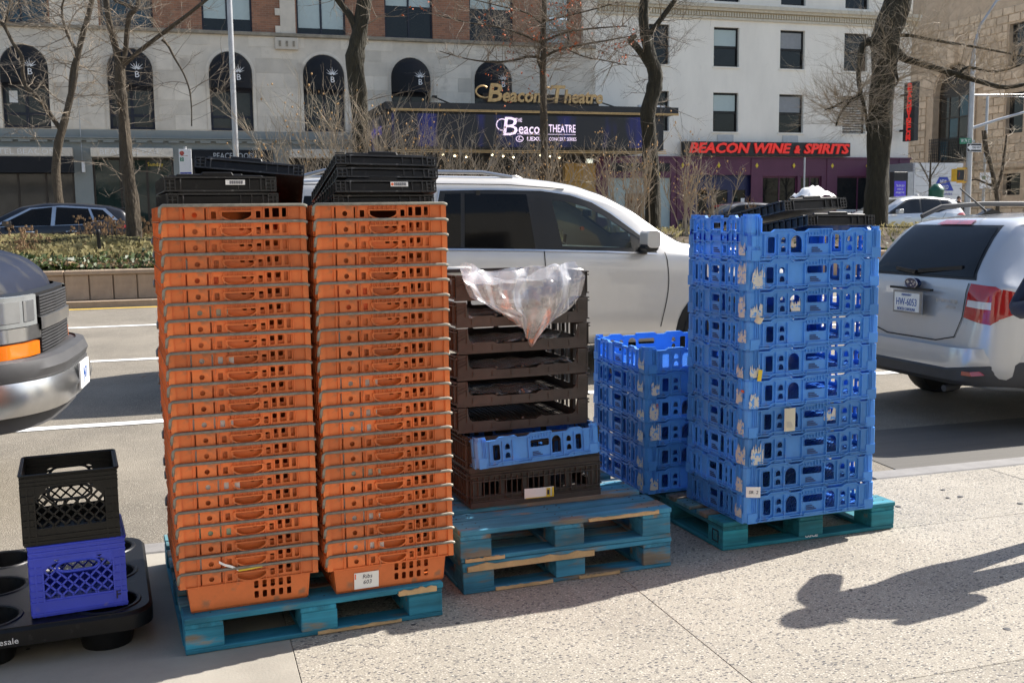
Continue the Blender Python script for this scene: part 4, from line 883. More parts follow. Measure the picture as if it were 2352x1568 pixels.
B().ext(rect(-.29, zz - .165, .41, zz + .165), -.184, -.181, FX, [rect(-.275, zz - .15, .395, zz + .15)]).obj('border', 'sign_white', o); B().box((-.05, -.16, zz - .03), (.05, -.02, zz + .03)).obj('bracket', 'pole_grey', ow)
ps = thing('pedestrian_signal', 'yellow pedestrian signal box bracketed to the corner post', 'signal', (p.x, p.y, 0), A)
zz = px(2190, 403, 42).z
B().box((-.75, -.18, zz - .25), (-.35, .12, zz + .25)).obj('housing', 'signal_yellow', ps, bev=.02); B().box((-.71, -.20, zz - .20), (-.39, -.182, zz + .20)).obj('lens', 'black_matt', ps); lettering('/', .25, 'lamp_red', 'hand_symbol', ps, (-.63, -.205, zz), (R(90), 0, 0), .002)
for dz in (-.27, .27): B().tube([(-.55, 0, zz + dz), (-.05, 0, zz + dz)], .035, 8).obj('bracket', 'signal_yellow', ps)
p = px(2062, 470, 42); t = thing('street_kiosk', 'tall slim street kiosk with purple-blue screen right of the big tree', 'kiosk', (p.x, p.y, .58), A)
zk = px(2062, 395, 42).z - .58
B().box((-.33, -.14, 0), (.33, .14, zk)).obj('body', 'black_matt', t, bev=.02); o = B().box((-.30, -.155, zk * .38), (.24, -.142, zk * .86)).obj('screen', 'screen_blue', t); B().box((.34, -.13, 0), (.60, .13, zk)).obj('side_fin', 'pole_grey', t)
lettering('The first black\nwoman to\ncampaign from', .13, 'sign_white', 'screen_text', o, (-.03, -.158, zk * .74), (R(90), 0, 0), .001, width=.40)
p = px(2150, 460, 44); t = thing('litter_bin', 'dark green litter bin with domed lid beside the signal post', 'bin', (p.x, p.y, .58), 0)
zk = px(2150, 432, 44).z - .58
B().lathe([(.26, 0), (.28, .05), (.29, zk - .15), (.31, zk - .14), (.31, zk - .08)], 16, cap=True).obj('body', 'bin_green', t, smooth=True); B().lathe([(.32, zk - .08), (.28, zk), (.12, zk + .16), (.0, zk + .18)], 16).obj('lid', 'bin_green', t, smooth=True)
p = px(2258, 470, 47); t = thing('sign_post', 'grey post with a white and green parking sign by the bank', 'sign', (p.x, p.y, .58), A)
B().tube([(0, 0, 0), (0, 0, px(2265, 220, 47).z - .58)], .06, 8).obj('post', 'pole_grey', t); zz = px(2258, 415, 47).z - .58; B().box((-.3, -.1, zz - .35), (.3, -.07, zz + .35)).obj('panel', 'sign_white', t); B().box((-.2, -.11, zz + .05), (-.02, -.101, zz + .2)).obj('symbol', 'sign_green', t)
# thin metal street pole by the wine shop
p = px(1846, 470, 41); t = thing('parking_post', 'thin bright metal post in front of the wine shop window', 'post', (p.x, p.y, .58), 0)
B().tube([(0, 0, 0), (0, 0, px(1846, 362, 41).z - .58)], .035, 8).obj('shaft', 'pole_grey', t)

# ================================================================== VEHICLES
def lerp_tab(tab, x):
    if x <= tab[0][0]: return tab[0][1]
    for (a, b), (c, d) in zip(tab, tab[1:]):
        if x <= c:
            t = (x - a) / (c - a); return b + (d - b) * t
    return tab[-1][1]
def smooth_tab(tab, n=4, k=2):
    xs = [tab[0][0] + (tab[-1][0] - tab[0][0]) * i / 160 for i in range(161)]; ys = [lerp_tab(tab, x) for x in xs]
    for _ in range(k):
        ys = [ys[0]] + [(ys[max(0, i - 1)] + 2 * ys[i] + ys[min(160, i + 1)]) / 4 for i in range(1, 160)] + [ys[-1]]
    return list(zip(xs, ys))
class Car:
    """loft along x (forward): tables give half width, roof half width, top, belt and sill heights"""
    def __init__(s, name, label, loc, rz, paint, tabs, group=None, N=90, ry=0, cuts=None):
        s.t = thing(name, label, 'car', loc, rz, group); s.t.rotation_euler = (0, ry, rz); s.paint = paint
        hw, rh, top, belt, sill = [smooth_tab(x) for x in tabs]; x0, x1 = top[0][0], top[-1][0]
        s.x0, s.x1 = x0, x1; rows = []
        for i in range(N + 1):
            x = x0 + (x1 - x0) * (.5 - .5 * math.cos(math.pi * i / N)) if False else x0 + (x1 - x0) * i / N
            h, r, zt, zb, zs = [lerp_tab(q, x) for q in (hw, rh, top, belt, sill)]; zb = min(zb, zt - .02); d = zt - zb; r = min(r, h - .02)
            c = [(h - .10, zs - .02), (h - .05, zs), (h - .012, zs + .10), (h, zs + (zb - zs) * .35), (h, zs + (zb - zs) * .72), (h - .012, zb - .03), (h - .03, zb)]
            for f in (.08, .16, .24, .32, .40, .48, .56, .64, .72, .80, .88):
                g_ = lerp_tab([(0, 0), (.35, .30), (.7, .64), (.88, .86)], f); c.append((h - .03 + (r - h + .03) * g_, zb + d * f))
            c += [(r - .05, zb + d * .955), (r - .14, zb + d * .985), (r * .55, zt), (r * .25, zt + .003)]
            half = [(x, -a, b) for a, b in c]; rows.append(half + [(x, 0, zt + .004)] + [(x, a, b) for a, b in reversed(c)])
        b = B(); b.grid(rows); n = len(rows[0])
        for i, rw in ((0, rows[0]), (N, rows[-1])):
            m_ = sum(p[2] for p in rw) / n; o = len(b.v); b.v.append((rw[0][0], 0, m_)); base = i * n
            b.f += [(o, base + j, base + j + 1) if i == 0 else (o, base + j + 1, base + j) for j in range(n - 1)] + [(o, base + n - 1, base) if i == 0 else (o, base, base + n - 1)]
        s.bvh = BVHTree.FromPolygons([Vector(v) for v in b.v], b.f)
        if cuts:
            def inside(P, x, y):
                k = False
                for (x1, y1), (x2, y2) in zip(P, P[1:] + P[:1]):
                    if (y1 > y) != (y2 > y) and x < (x2 - x1) * (y - y1) / (y2 - y1) + x1: k = not k
                return k
            def gone(f):
                vs_ = [b.v[i] for i in f]; cy = sum(v[1] for v in vs_) / len(vs_)
                for P, sd_ in cuts:
                    if sd_ == 'R' and cy < -.5 and all(inside(P, v[0], v[2]) for v in vs_): return True
                    if sd_ == 'L' and cy > .5 and all(inside(P, v[0], v[2]) for v in vs_): return True
                    if sd_ == 'T' and min(v[2] for v in vs_) > 1.1 and all(inside(P, v[0], v[1]) for v in vs_): return True
                return False
            b.f = [f for f in b.f if not gone(f)]
        s.body = b.obj('body', paint, s.t, smooth='all')
    def decal(s, name, poly, mat, side='R', off=.006, parent=None, cell=.09, holes=None, smooth=True):
        bm = bmesh.new(); 
        loops = [poly] + list(holes or []); tri = geometry.tessellate_polygon([[Vector((p[0], p[1], 0)) for p in l] for l in loops]); vs_ = [bm.verts.new((p[0], p[1], 0)) for l in loops for p in l]
        for t in tri:
            try: bm.faces.new([vs_[i] for i in t])
            except ValueError: pass
        xs = [p[0] for p in poly]; ys = [p[1] for p in poly]
        for ax, arr in ((0, xs), (1, ys)):
            k = min(arr) + cell * .5
            while k < max(arr):
                co = Vector((k, 0, 0)) if ax == 0 else Vector((0, k, 0)); no = Vector((1, 0, 0)) if ax == 0 else Vector((0, 1, 0))
                bmesh.ops.bisect_plane(bm, geom=bm.verts[:] + bm.edges[:] + bm.faces[:], plane_co=co, plane_no=no, dist=1e-5); k += cell
        far = 9
        for v in bm.verts:
            a, c = v.co.x, v.co.y
            org, d = {'R': (Vector((a, -far, c)), Vector((0, 1, 0))), 'L': (Vector((a, far, c)), Vector((0, -1, 0))), 'B': (Vector((-far, a, c)), Vector((1, 0, 0))),
                      'F': (Vector((far, a, c)), Vector((-1, 0, 0))), 'T': (Vector((a, c, far)), Vector((0, 0, -1)))}[side]
            h = s.bvh.ray_cast(org, d)
            if h[0] is None:
                h = s.bvh.find_nearest(org + d * (far - 1.0)); 
            v.co = h[0] - d * off
        me = bpy.data.meshes.new(name); bm.to_mesh(me); bm.free(); me.materials.append(MATS[mat])
        if smooth: me.polygons.foreach_set('use_smooth', [True] * len(me.polygons))
        return link(name, me, parent or s.t)
    def strip(s, name, pts, w, mat, side='R', off=.005, parent=None):
        P = []; Q = []
        for i, (x, y) in enumerate(pts):
            a = pts[max(0, i - 1)]; c = pts[min(len(pts) - 1, i + 1)]; dx, dy = c[0] - a[0], c[1] - a[1]; l = math.hypot(dx, dy) or 1
            P.append((x - dy / l * w / 2, y + dx / l * w / 2)); Q.append((x + dy / l * w / 2, y - dx / l * w / 2))
        return s.decal(name, P + Q[::-1], mat, side, off + .003, parent, .035)
    def wheel(s, x, y, r, side=-1, w=.22, spokes=10, z=None):
        o = B(); o.lathe([(r * .62, -w / 2), (r * .95, -w / 2), (r, -w / 2 + .03), (r, w / 2 - .03), (r * .95, w / 2), (r * .62, w / 2)], 28)
        wh = o.obj('wheel', 'rubber', s.t, (x, y, r if z is None else z), (R(90), 0, 0), smooth=True)
        zf = w / 2 * (1 if side < 0 else -1)
        B().lathe([(0, zf * .3), (r * .63, zf * .3)], 24).obj('wheel_well', 'trim', wh, normals=False)
        B().lathe([(r * .64, zf), (r * .60, zf * 1.02), (r * .56, zf * .9), (r * .56, zf * .5)], 28).obj('rim', 'rim', wh, smooth=True)
        b = B(); b.lathe([(r * .12, zf * .95), (0, zf * 1.0)], 10)
        for k in range(spokes):
            t = 2 * math.pi * k / spokes; b.bar((r * .08 * math.cos(t), r * .08 * math.sin(t), zf * .92), (r * .6 * math.cos(t), r * .6 * math.sin(t), zf * .86), r * .11, .02)
        b.obj('spokes', 'rim', wh)
    def archdisc(s, x, r, z, side='R'): s.decal('wheel_arch', [(x + r * math.cos(R(a)), z + r * math.sin(R(a))) for a in range(-30, 211, 12)], 'rubber', side, .004)
def car_tabs(L, H, Wd, hood, sillz, roof, belt, rhw, nose=.72, tailw=.78, top=None):
    """convenience: L length (x 0 rear .. L nose)"""
    hw = [(0, tailw * Wd), (.06, tailw * Wd + .06), (.25, .94 * Wd), (.8, Wd), (L - 1.0, Wd), (L - .35, .93 * Wd), (L - .08, nose * Wd + .06), (L, nose * Wd)]
    return hw

# --- silver full-size SUV in the second lane
L_ = 5.7; Wd = 1.02
tabs = ([(0, .86), (.08, .95), (.4, 1.0), (1, Wd), (4.6, Wd), (5.2, .99), (5.55, .92), (5.7, .80)],
        [(0, .80), (1, .84), (3.2, .84), (3.8, .80), (4.3, .80), (4.7, .86), (5.5, .84), (5.7, .7)],
        [(0, 1.15), (.03, 1.5), (.22, 1.84), (.5, 1.95), (1.4, 1.995), (2.5, 1.99), (2.9, 1.95), (3.15, 1.91), (3.45, 1.82), (3.75, 1.68), (4.05, 1.47), (4.28, 1.335), (4.5, 1.31), (5.3, 1.24), (5.55, 1.16), (5.66, 1.0), (5.7, .8)],
        [(0, 1.1), (.2, 1.32), (2, 1.30), (3.9, 1.24), (4.3, 1.22), (5.4, 1.12), (5.7, .75)],
        [(0, .55), (.3, .42), (1, .36), (4.8, .36), (5.5, .42), (5.7, .5)])
FG = [(2.90, 1.275), (2.81, 1.785), (3.0, 1.765), (3.2, 1.71), (3.41, 1.61), (3.59, 1.49), (3.71, 1.395), (3.71, 1.245)]
WS = [(3.32, -.70), (3.32, .70), (4.18, .79), (4.18, -.79)]
def inset(P, d):
    cx = sum(p[0] for p in P) / len(P); cy = sum(p[1] for p in P) / len(P); return [(cx + (x - cx) * (1 - d), cy + (y - cy) * (1 - d * 1.4)) for x, y in P]
sub = Car('silver_suv', 'large silver four-wheel-drive wagon in the traffic lane behind the stacks', W(.55, 10.47, zr(10.2)), A, 'silver_champagne', tabs, ry=R(.6), N=200, cuts=[(FG, 'R'), (FG, 'L'), (WS, 'T')])
TRIM = [(1.60, 1.285), (1.74, 1.835), (2.2, 1.845), (2.75, 1.84), (3.05, 1.80), (3.28, 1.73), (3.48, 1.62), (3.70, 1.465), (3.92, 1.30), (3.94, 1.225), (2.9, 1.262)]
sub.decal('window_trim', TRIM, 'trim', 'R', .004, holes=[inset(FG, .10)], cell=.05); sub.decal('window_trim', TRIM, 'trim', 'L', .004, holes=[inset(FG, .10)], cell=.05)
sub.decal('windscreen_surround', [(3.26, -.76), (3.26, .76), (4.24, .84), (4.24, -.84)], 'trim', 'T', .004, holes=[inset(WS, .08)], cell=.05)
B().ext([(4.30, 1.17), (3.75, 1.19), (3.60, 1.14), (3.58, .8), (4.3, .8)], -.86, .86, FX).obj('dashboard', 'interior', sub.t, bev=.03)
for y in (-.40, .40):
    st_ = B(); st_.ext([(2.55, .55), (3.05, .55), (3.08, .70), (2.85, .74), (2.62, 1.36), (2.46, 1.34), (2.50, .6)], y - .25, y + .25, FX); st_.obj('front_seat', 'interior', sub.t, bev=.05); B().box((2.44, y - .13, 1.38), (2.56, y + .13, 1.60)).obj('headrest', 'interior', sub.t, bev=.04)
B().tube([(3.50 - .06 * math.sin(R(q)), .40 + .19 * math.cos(R(q)), 1.13 + .18 * math.sin(R(q))) for q in range(0, 361, 20)], .016, 8).obj('steering_wheel', 'trim', sub.t, smooth=True)
B().box((3.56, -.10, 1.60), (3.60, .10, 1.67)).obj('interior_mirror', 'trim', sub.t, bev=.01); B().ext(circ(3.52, 1.47, .022, 10), -.03, .0, FX).obj('air_freshener', 'orange_paper', sub.t)
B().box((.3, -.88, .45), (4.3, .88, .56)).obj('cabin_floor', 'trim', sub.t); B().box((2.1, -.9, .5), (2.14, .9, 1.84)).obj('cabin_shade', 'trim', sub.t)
sub.decal('quarter_window', [(.4, 1.33), (.5, 1.78), (1.55, 1.80), (1.42, 1.31)], 'glass_tint', 'R', .008)
sub.decal('rear_door_glass', [(1.68, 1.315), (1.80, 1.805), (1.95, 1.81), (1.92, 1.31)], 'glass_tint', 'R', .009)
sub.decal('rear_door_glass', [(1.96, 1.31), (1.99, 1.81), (2.60, 1.805), (2.66, 1.285)], 'glass_tint', 'R', .009)
sub.decal('front_door_glass', FG, 'glass_clear', 'R', .003, cell=.05); sub.decal('front_door_glass', FG, 'glass_clear', 'L', .003, cell=.05)
sub.strip('belt_moulding', [(1.4, 1.298), (2.6, 1.277), (3.4, 1.252), (3.94, 1.225)], .016, 'chrome', 'R', .012)
sub.strip('window_moulding', [(1.61, 1.30), (1.745, 1.84), (2.2, 1.852), (2.75, 1.848), (3.05, 1.808), (3.28, 1.738), (3.48, 1.628), (3.70, 1.472), (3.93, 1.305)], .014, 'chrome', 'R', .010)
sub.strip('door_seam', [(2.72, 1.81), (2.745, 1.27), (2.76, 1.0), (2.76, .5)], .009, 'trim', 'R', .003)
sub.strip('door_seam', [(4.02, 1.24), (4.04, 1.16), (4.05, 1.08), (4.055, 1.0), (4.055, .92), (4.048, .84), (4.035, .76), (4.018, .68), (4.0, .6), (3.98, .5)], .009, 'trim', 'R', .003)
sub.strip('door_seam', [(1.50, 1.26), (1.58, .95), (1.5, .6)], .009, 'trim', 'R', .003)
sub.strip('roof_seam', [(.4, 1.885), (1.4, 1.90), (2.4, 1.897), (3.0, 1.86)], .008, 'trim', 'R', .003)
sub.archdisc(4.62, .47, .42); sub.archdisc(1.12, .47, .42)
for x in (4.62, 1.12):
    for y in (-.90, .90): sub.wheel(x, y, .40, -1 if y < 0 else 1, .26, 6)
hd = B(); hd.tube([(1.70, -1.045, 1.10), (1.73, -1.07, 1.105), (1.97, -1.07, 1.11), (2.0, -1.045, 1.11)], [.025, .030, .030, .022], 10); hd.obj('door_handle', 'silver_champagne', sub.t, smooth=True)
hd = B(); hd.tube([(2.80, -1.045, 1.06), (2.84, -1.07, 1.07), (3.08, -1.07, 1.075), (3.12, -1.045, 1.07)], [.025, .030, .030, .022], 10); hd.obj('door_handle', 'silver_champagne', sub.t, smooth=True)
mm = B(); mm.ext(rrect(3.72, 1.29, 3.86, 1.46, .045), -1.24, -1.05, FX); mo = mm.obj('wing_mirror', 'silver_champagne', sub.t, bev=.03, smooth=True); B().box((3.71, -1.235, 1.26), (3.85, -1.06, 1.33)).obj('mirror_base', 'trim', mo, bev=.02); B().bar((3.80, -1.12, 1.28), (3.78, -.95, 1.26), .08, .06).obj('mirror_arm', 'trim', mo)
for y in (-.76, .76): B().tube([(.5, y, 1.96), (.7, y, 2.015), (2.2, y, 2.015), (2.5, y, 1.97)], .018, 8).obj('roof_rail', 'rim', sub.t, smooth=True)
B().ext([(2.65, 1.96), (2.92, 1.925), (2.86, 1.99), (2.78, 2.025), (2.72, 2.02)], -.03, .03, FX).obj('roof_antenna', 'silver_champagne', sub.t, bev=.01)
sub.decal('windscreen', WS, 'glass_clear', 'T', .003, cell=.05)
sub.decal('cowl_vent', [(4.22, -.80), (4.22, .80), (4.36, .78), (4.36, -.78)], 'trim', 'T', .008)
sub.decal('rear_window', [(-.7, 1.4), (.7, 1.4), (.66, 1.78), (-.66, 1.78)], 'glass_tint', 'B', .008)
for sy in (-1, 1):
    sub.decal('headlight', [(sy * .55, .82), (sy * .84, .82), (sy * .82, 1.06), (sy * .55, 1.04)], 'lamp_white', 'F', .008); sub.decal('tail_light', [(sy * .76, .95), (sy * .88, .95), (sy * .86, 1.5), (sy * .76, 1.5)], 'lamp_red', 'B', .01)
sub.decal('grille', [(-.5, .7), (.5, .7), (.5, 1.05), (-.5, 1.05)], 'trim', 'F', .008)
# interior bits seen through nothing else; air freshener and mirror stay inside the cabin glass

# --- silver hatchback, rear view, parked at the kerb
L_ = 4.55; Wd = .90
tabs = ([(0, .66), (.05, .78), (.18, .87), (.5, .895), (1.2, Wd), (3.4, Wd), (4.1, .86), (4.45, .74), (4.55, .6)],
        [(0, .60), (.35, .60), (.9, .62), (2.0, .63), (2.8, .62), (3.3, .70), (4.4, .6)],
        [(0, .62), (.005, .98), (.02, 1.06), (.07, 1.17), (.16, 1.30), (.30, 1.47), (.42, 1.58), (.52, 1.61), (.9, 1.645), (1.7, 1.665), (2.4, 1.62), (3.0, 1.36), (3.35, 1.12), (4.2, .98), (4.45, .85), (4.55, .65)],
        [(0, .6), (.02, .98), (.1, 1.12), (.5, 1.10), (2, 1.05), (3.2, 1.0), (4.3, .85), (4.55, .6)],
        [(0, .36), (.15, .33), (.7, .28), (3.9, .28), (4.55, .34)])
fo = Car('silver_hatchback', 'silver hatchback car with red tail lights parked facing away at right', W(5.71, 7.17, zr(7.2)), A, 'silver_blue', tabs)
# the tailgate and bumper as real forms on the rear
fo.decal('rear_window', [(-.60, 1.165), (.60, 1.165), (.50, 1.54), (-.50, 1.54)], 'glass_dark', 'B', .010)
fo.decal('window_seal', [(-.63, 1.145), (.63, 1.145), (.52, 1.56), (-.52, 1.56)], 'trim', 'B', .005)
for sy in (-1, 1): fo.decal('tail_light', [(sy * .58, .86), (sy * .80, .815), (sy * .835, .85), (sy * .835, 1.08), (sy * .80, 1.105), (sy * .60, 1.12)], 'lamp_red', 'B', .014, cell=.03)
for sy in (-1, 1):
    fo.decal('reversing_lens', [(sy * .605, .945), (sy * .80, .93), (sy * .80, .985), (sy * .61, .995)], 'lamp_white', 'B', .020, cell=.03)
    fo.decal('side_light', [(.10, .85), (.30, .93), (.33, 1.04), (.14, 1.085)], 'lamp_red', 'R' if sy < 0 else 'L', .010, cell=.03)
bp = B(); prof = [(-.03, .60), (-.085, .63), (-.10, .56), (-.095, .46), (-.04, .42)]
rowsb = []
for k in range(21):
    y = -.905 + 1.81 * k / 20; e = max(0, (abs(y) - .55) / .355); sh = .44 * e ** 2.4; rowsb.append([(x + sh, y * (1 if abs(y) < .9 else .985), z) for x, z in prof])
bp.grid(rowsb); fo_b = bp.obj('rear_bumper', 'silver_blue', fo.t, smooth=True, normals=False)
bp = B(); prof = [(-.088, .475), (-.112, .455), (-.105, .38), (-.06, .34), (.10, .32)]; rowsb = []
for k in range(21):
    y = -.905 + 1.81 * k / 20; e = max(0, (abs(y) - .55) / .355); sh = .46 * e ** 2.4; rowsb.append([(x + sh, y, z + .06 * e * (z > .4)) for x, z in prof])
bp.grid(rowsb).obj('bumper_apron', 'bumper_grey', fo.t, smooth=True, normals=False)
for sy in (-1, 1): B().ext([(sy * .45, .415), (sy * .78, .43), (sy * .76, .46), (sy * .44, .445)], -.126 + (.06), .1, FY).obj('rear_reflector', 'lamp_red', fo.t)
pl_ = B().box((-.020, -.175, .845), (-.004, .175, 1.03)).obj('number_plate', 'rim', fo.t, (-.030, 0, 0)); o = B().box((-.026, -.152, .862), (-.0205, .152, 1.012)).obj('plate_face', 'plate_white', pl_)
lettering('HW-6053', .085, 'ink_blue', 'plate_text', o, (-.0275, 0, .935), (R(90), 0, R(-90)), .001, width=.25); lettering('NORTH CAROLINA', .035, 'ink_blue', 'plate_text', o, (-.0275, 0, .878), (R(90), 0, R(-90)), .001, width=.22); lettering('PERMANENT', .025, 'ink_blue', 'plate_text', o, (-.0275, 0, .995), (R(90), 0, R(-90)), .001, width=.12)
bd = B(); bd.ext([(.075 * math.cos(R(a)), 1.09 + .042 * math.sin(R(a))) for a in range(0, 360, 20)], -.012, .03, FY); e_ = bd.obj('badge', 'badge_blue', fo.t, (-.005, 0, 0)); b = B()
for (y, z, r) in ((.04, 1.10, .014), (-.01, 1.105, .009), (-.03, 1.085, .009), (0, 1.075, .009), (-.045, 1.10, .009)): b.add([(-.0135, y + r * 1.6, z), (-.0135, y, z + r), (-.0135, y - r * 1.6, z), (-.0135, y, z - r)], [(0, 1, 2, 3)])
b.obj('badge_stars', 'chrome', e_, normals=False)
rg_ = B(); rg_.tube([(-.0145, .077 * math.cos(R(a)), 1.09 + .044 * math.sin(R(a))) for a in range(0, 361, 20)], .004, 6); rg_.obj('badge_ring', 'chrome', e_)
lettering('FORESTER', .040, 'chrome', 'tailgate_lettering', fo.t, (-.018, -.43, .975), (R(90), 0, R(-90)), .002, width=.24); lettering('PZEV', .030, 'chrome', 'tailgate_lettering', fo.t, (-.018, -.48, .93), (R(90), 0, R(-90)), .002, width=.10)
fo.strip('tailgate_seam', [(-.57, 1.12), (-.56, .86), (-.50, .70), (-.3, .655), (.3, .655), (.50, .70), (.56, .86), (.57, 1.12)], .010, 'trim', 'B', .004)
B().bar((-.004, .25, 1.048), (-.004, -.25, 1.048), .03, .018).obj('tailgate_grip', 'trim', fo.t, (-.01, 0, 0))
fo.decal('brake_light', [(-.20, 1.565), (.20, 1.565), (.18, 1.60), (-.18, 1.60)], 'lamp_red', 'B', .02, cell=.03)
wp = B(); wp.bar((.075, .02, 1.19), (.11, -.45, 1.235), .03, .03); wp.bar((.06, .04, 1.18), (.075, .30, 1.20), .022, .03); wp.obj('rear_wiper', 'trim', fo.t)
for y in (-.60, .60): B().tube([(.55, y, 1.63), (.75, y, 1.71), (1.2, y, 1.735), (2.3, y, 1.725), (2.6, y, 1.66)], .022, 8).obj('roof_rail', 'bumper_grey', fo.t, smooth=True)
an = B(); an.tube([(.72, .0, 1.66), (.45, .02, 1.86)], [.009, .005], 6); an.ext([(.62, 1.635), (.86, 1.65), (.74, 1.69)], -.03, .03, FX); an.obj('aerial', 'trim', fo.t)
fo.decal('side_window', [(.55, 1.12), (.75, 1.50), (1.6, 1.52), (1.6, 1.09)], 'glass_tint', 'R', .008); fo.decal('side_window', [(1.7, 1.08), (1.7, 1.52), (2.3, 1.50), (2.9, 1.08)], 'glass_tint', 'R', .008)
fo.archdisc(.95, .40, .33); fo.archdisc(.95, .40, .33, 'L')
for x in (.95, 3.6):
    for y in (-.78, .78): fo.wheel(x, y, .335, -1 if y < 0 else 1, .21, 10)
fo.decal('windscreen', [(2.45, -.55), (2.45, .55), (3.15, .64), (3.15, -.64)], 'glass_dark', 'T', .006)
B().tube([(.1, -.45, .30), (-.04, -.46, .29)], .028, 10).obj('exhaust_pipe', 'bumper_grey', fo.t)

# --- dark crossover passing beyond the median, facing left
def far_car(label, name, s_rear, n, paint, L_, H, flip, wheels=True, prof=None, hubs=10, gl='glass_tint'):
    Wd = .93; k = H / 1.69
    tabs = ([(0, .62), (.06, .74), (.25, .86), (.8, Wd), (L_ - 1.1, Wd), (L_ - .4, .86), (L_ - .1, .70), (L_, .55)], [(0, .6), (1, .66), (2.6, .66), (3.2, .76), (L_, .6)],
            prof or [(0, .7 * k), (.02, 1.0 * k), (.22, 1.25 * k), (.42, 1.5 * k), (.75, 1.60 * k), (1.5, 1.67 * k), (2.3, 1.69 * k), (2.9, 1.60 * k), (3.7, 1.20 * k), (4.0, 1.10 * k), (4.6, .98 * k), (L_ - .08, .85 * k), (L_, .65 * k)],
            [(0, .6 * k), (.1, 1.05 * k), (1, 1.10 * k), (2.4, 1.06 * k), (3.6, 1.02 * k), (L_ - .2, .82 * k), (L_, .6 * k)], [(0, .4), (.5, .30), (L_ - .6, .30), (L_, .38)])
    c = Car(name, label, W(s_rear, n, zr(n)), A + (math.pi if flip else 0), paint, tabs); sd_ = 'L' if flip else 'R'
    c.decal('window_trim', [(.55, 1.22 * k), (.85, 1.53 * k), (1.9, 1.61 * k), (2.7, 1.55 * k), (3.30, 1.24 * k), (3.62, 1.06 * k), (1.4, 1.10 * k), (1.0, 1.20 * k)], 'chrome' if wheels else 'trim', sd_, .004)
    for q in ([(.66, 1.23 * k), (.92, 1.49 * k), (1.22, 1.52 * k), (1.10, 1.20 * k)], [(1.16, 1.17 * k), (1.28, 1.525 * k), (2.05, 1.57 * k), (2.10, 1.10 * k), (1.42, 1.12 * k)], [(2.2, 1.09 * k), (2.15, 1.57 * k), (2.65, 1.52 * k), (3.22, 1.22 * k), (3.48, 1.085 * k)]): c.decal('side_window', q, gl, sd_, .009)
    c.strip('door_seam', [(2.15, 1.06 * k), (2.2, .7), (2.15, .36)], .012, 'trim', sd_, .003); c.strip('door_seam', [(1.1, 1.1 * k), (1.35, .8), (1.4, .42)], .012, 'trim', sd_, .003)
    c.decal('tail_light', [(.12, .98 * k), (.62, 1.00 * k), (.5, 1.07 * k), (.10, 1.11 * k)], 'lamp_red', sd_, .012); c.decal('tail_light', [(-.80, .98 * k), (-.3, .95 * k), (-.3, 1.05 * k), (-.78, 1.10 * k)], 'lamp_red', 'B', .012); c.decal('tail_light', [(.80, .98 * k), (.3, .95 * k), (.3, 1.05 * k), (.78, 1.10 * k)], 'lamp_red', 'B', .012)
    c.decal('rear_window', [(-.55, 1.18 * k), (.55, 1.18 * k), (.5, 1.48 * k), (-.5, 1.48 * k)], 'glass_dark', 'B', .01); c.decal('windscreen', [(2.98, -.56), (2.98, .56), (3.72, .66), (3.72, -.66)], 'glass_dark', 'T', .006)
    c.decal('headlight', [(L_ - .62, .80 * k), (L_ - .14, .74 * k), (L_ - .20, .84 * k), (L_ - .6, .88 * k)], 'lamp_white', sd_, .012); c.strip('sill_trim', [(1.5, .36), (3.2, .36)], .03, 'chrome', sd_, .012)
    for x in (.95, L_ - .98):
        c.archdisc(x, .42, .36, sd_)
        for y in (-.82, .82): c.wheel(x, y, .36, -1 if y < 0 else 1, .22, hubs)
    yv = .95 if flip else -.95
    for x in (1.55, 2.6): B().tube([(x, yv - .02 * (1 if yv > 0 else -1), .93 * k), (x + .05, yv + .02 * (1 if yv > 0 else -1), .935 * k), (x + .28, yv + .02 * (1 if yv > 0 else -1), .93 * k)], .018, 6).obj('door_handle', 'chrome', c.t)
    b = B(); b.ext(rrect(3.10, 1.08 * k, 3.32, 1.22 * k, .04), yv * 1.02, yv * 1.2, FX); b.obj('wing_mirror', paint, c.t, bev=.02)
    B().box((.36, -.5, 1.50 * k), (.62, .5, 1.54 * k)).obj('roof_spoiler', paint, c.t, bev=.01)
    return c
far_car('shiny black crossover car passing beyond the median bed at left', 'black_crossover', -1.05, 30.6, 'car_black', 4.85, 1.69, True)
far_car('dark grey crossover parked before the wine shop', 'grey_crossover', 23.6, 37.6, 'car_grey', 4.6, 1.62, True, False)
far_car('silver pickup-nosed car seen behind the silver hatchback roof', 'silver_truck_car', 27.6, 32.5, 'silver_blue', 4.9, 1.75, True, False, gl='glass_dark')

# --- dark van at the left, nose only in view
L_ = 5.4; Wd = 1.0
tabs = ([(0, .95), (.3, 1.0), (4.4, 1.0), (4.75, 1.0), (4.97, .955), (5.15, .875), (5.28, .755), (5.36, .60), (5.39, .46), (5.40, .36)],
        [(0, .85), (3.5, .85), (3.9, .86), (4.5, .90), (4.9, .88), (5.15, .80), (5.3, .62), (5.4, .32)],
        [(0, 2.0), (.1, 2.08), (3.4, 2.1), (3.8, 1.75), (4.15, 1.36), (4.6, 1.30), (4.9, 1.255), (5.1, 1.20), (5.22, 1.14), (5.30, 1.06), (5.36, .95), (5.40, .78)],
        [(0, 1.3), (3.6, 1.28), (4.2, 1.22), (4.9, 1.12), (5.2, 1.0), (5.34, .85), (5.4, .65)],
        [(0, .45), (5.0, .45), (5.4, .52)])
VA = A - R(4)
vn = Car('dark_van', 'dark navy passenger van with chrome bumper, its nose entering at left', (0, 0, 0), VA, 'van_navy', tabs)
vn.t['category'] = 'van'
nose = W(-.75, 6.95, zr(6.9) + .27); vdir = Vector((math.cos(VA), math.sin(VA), 0)); vn.t.location = nose - vdir * 5.45
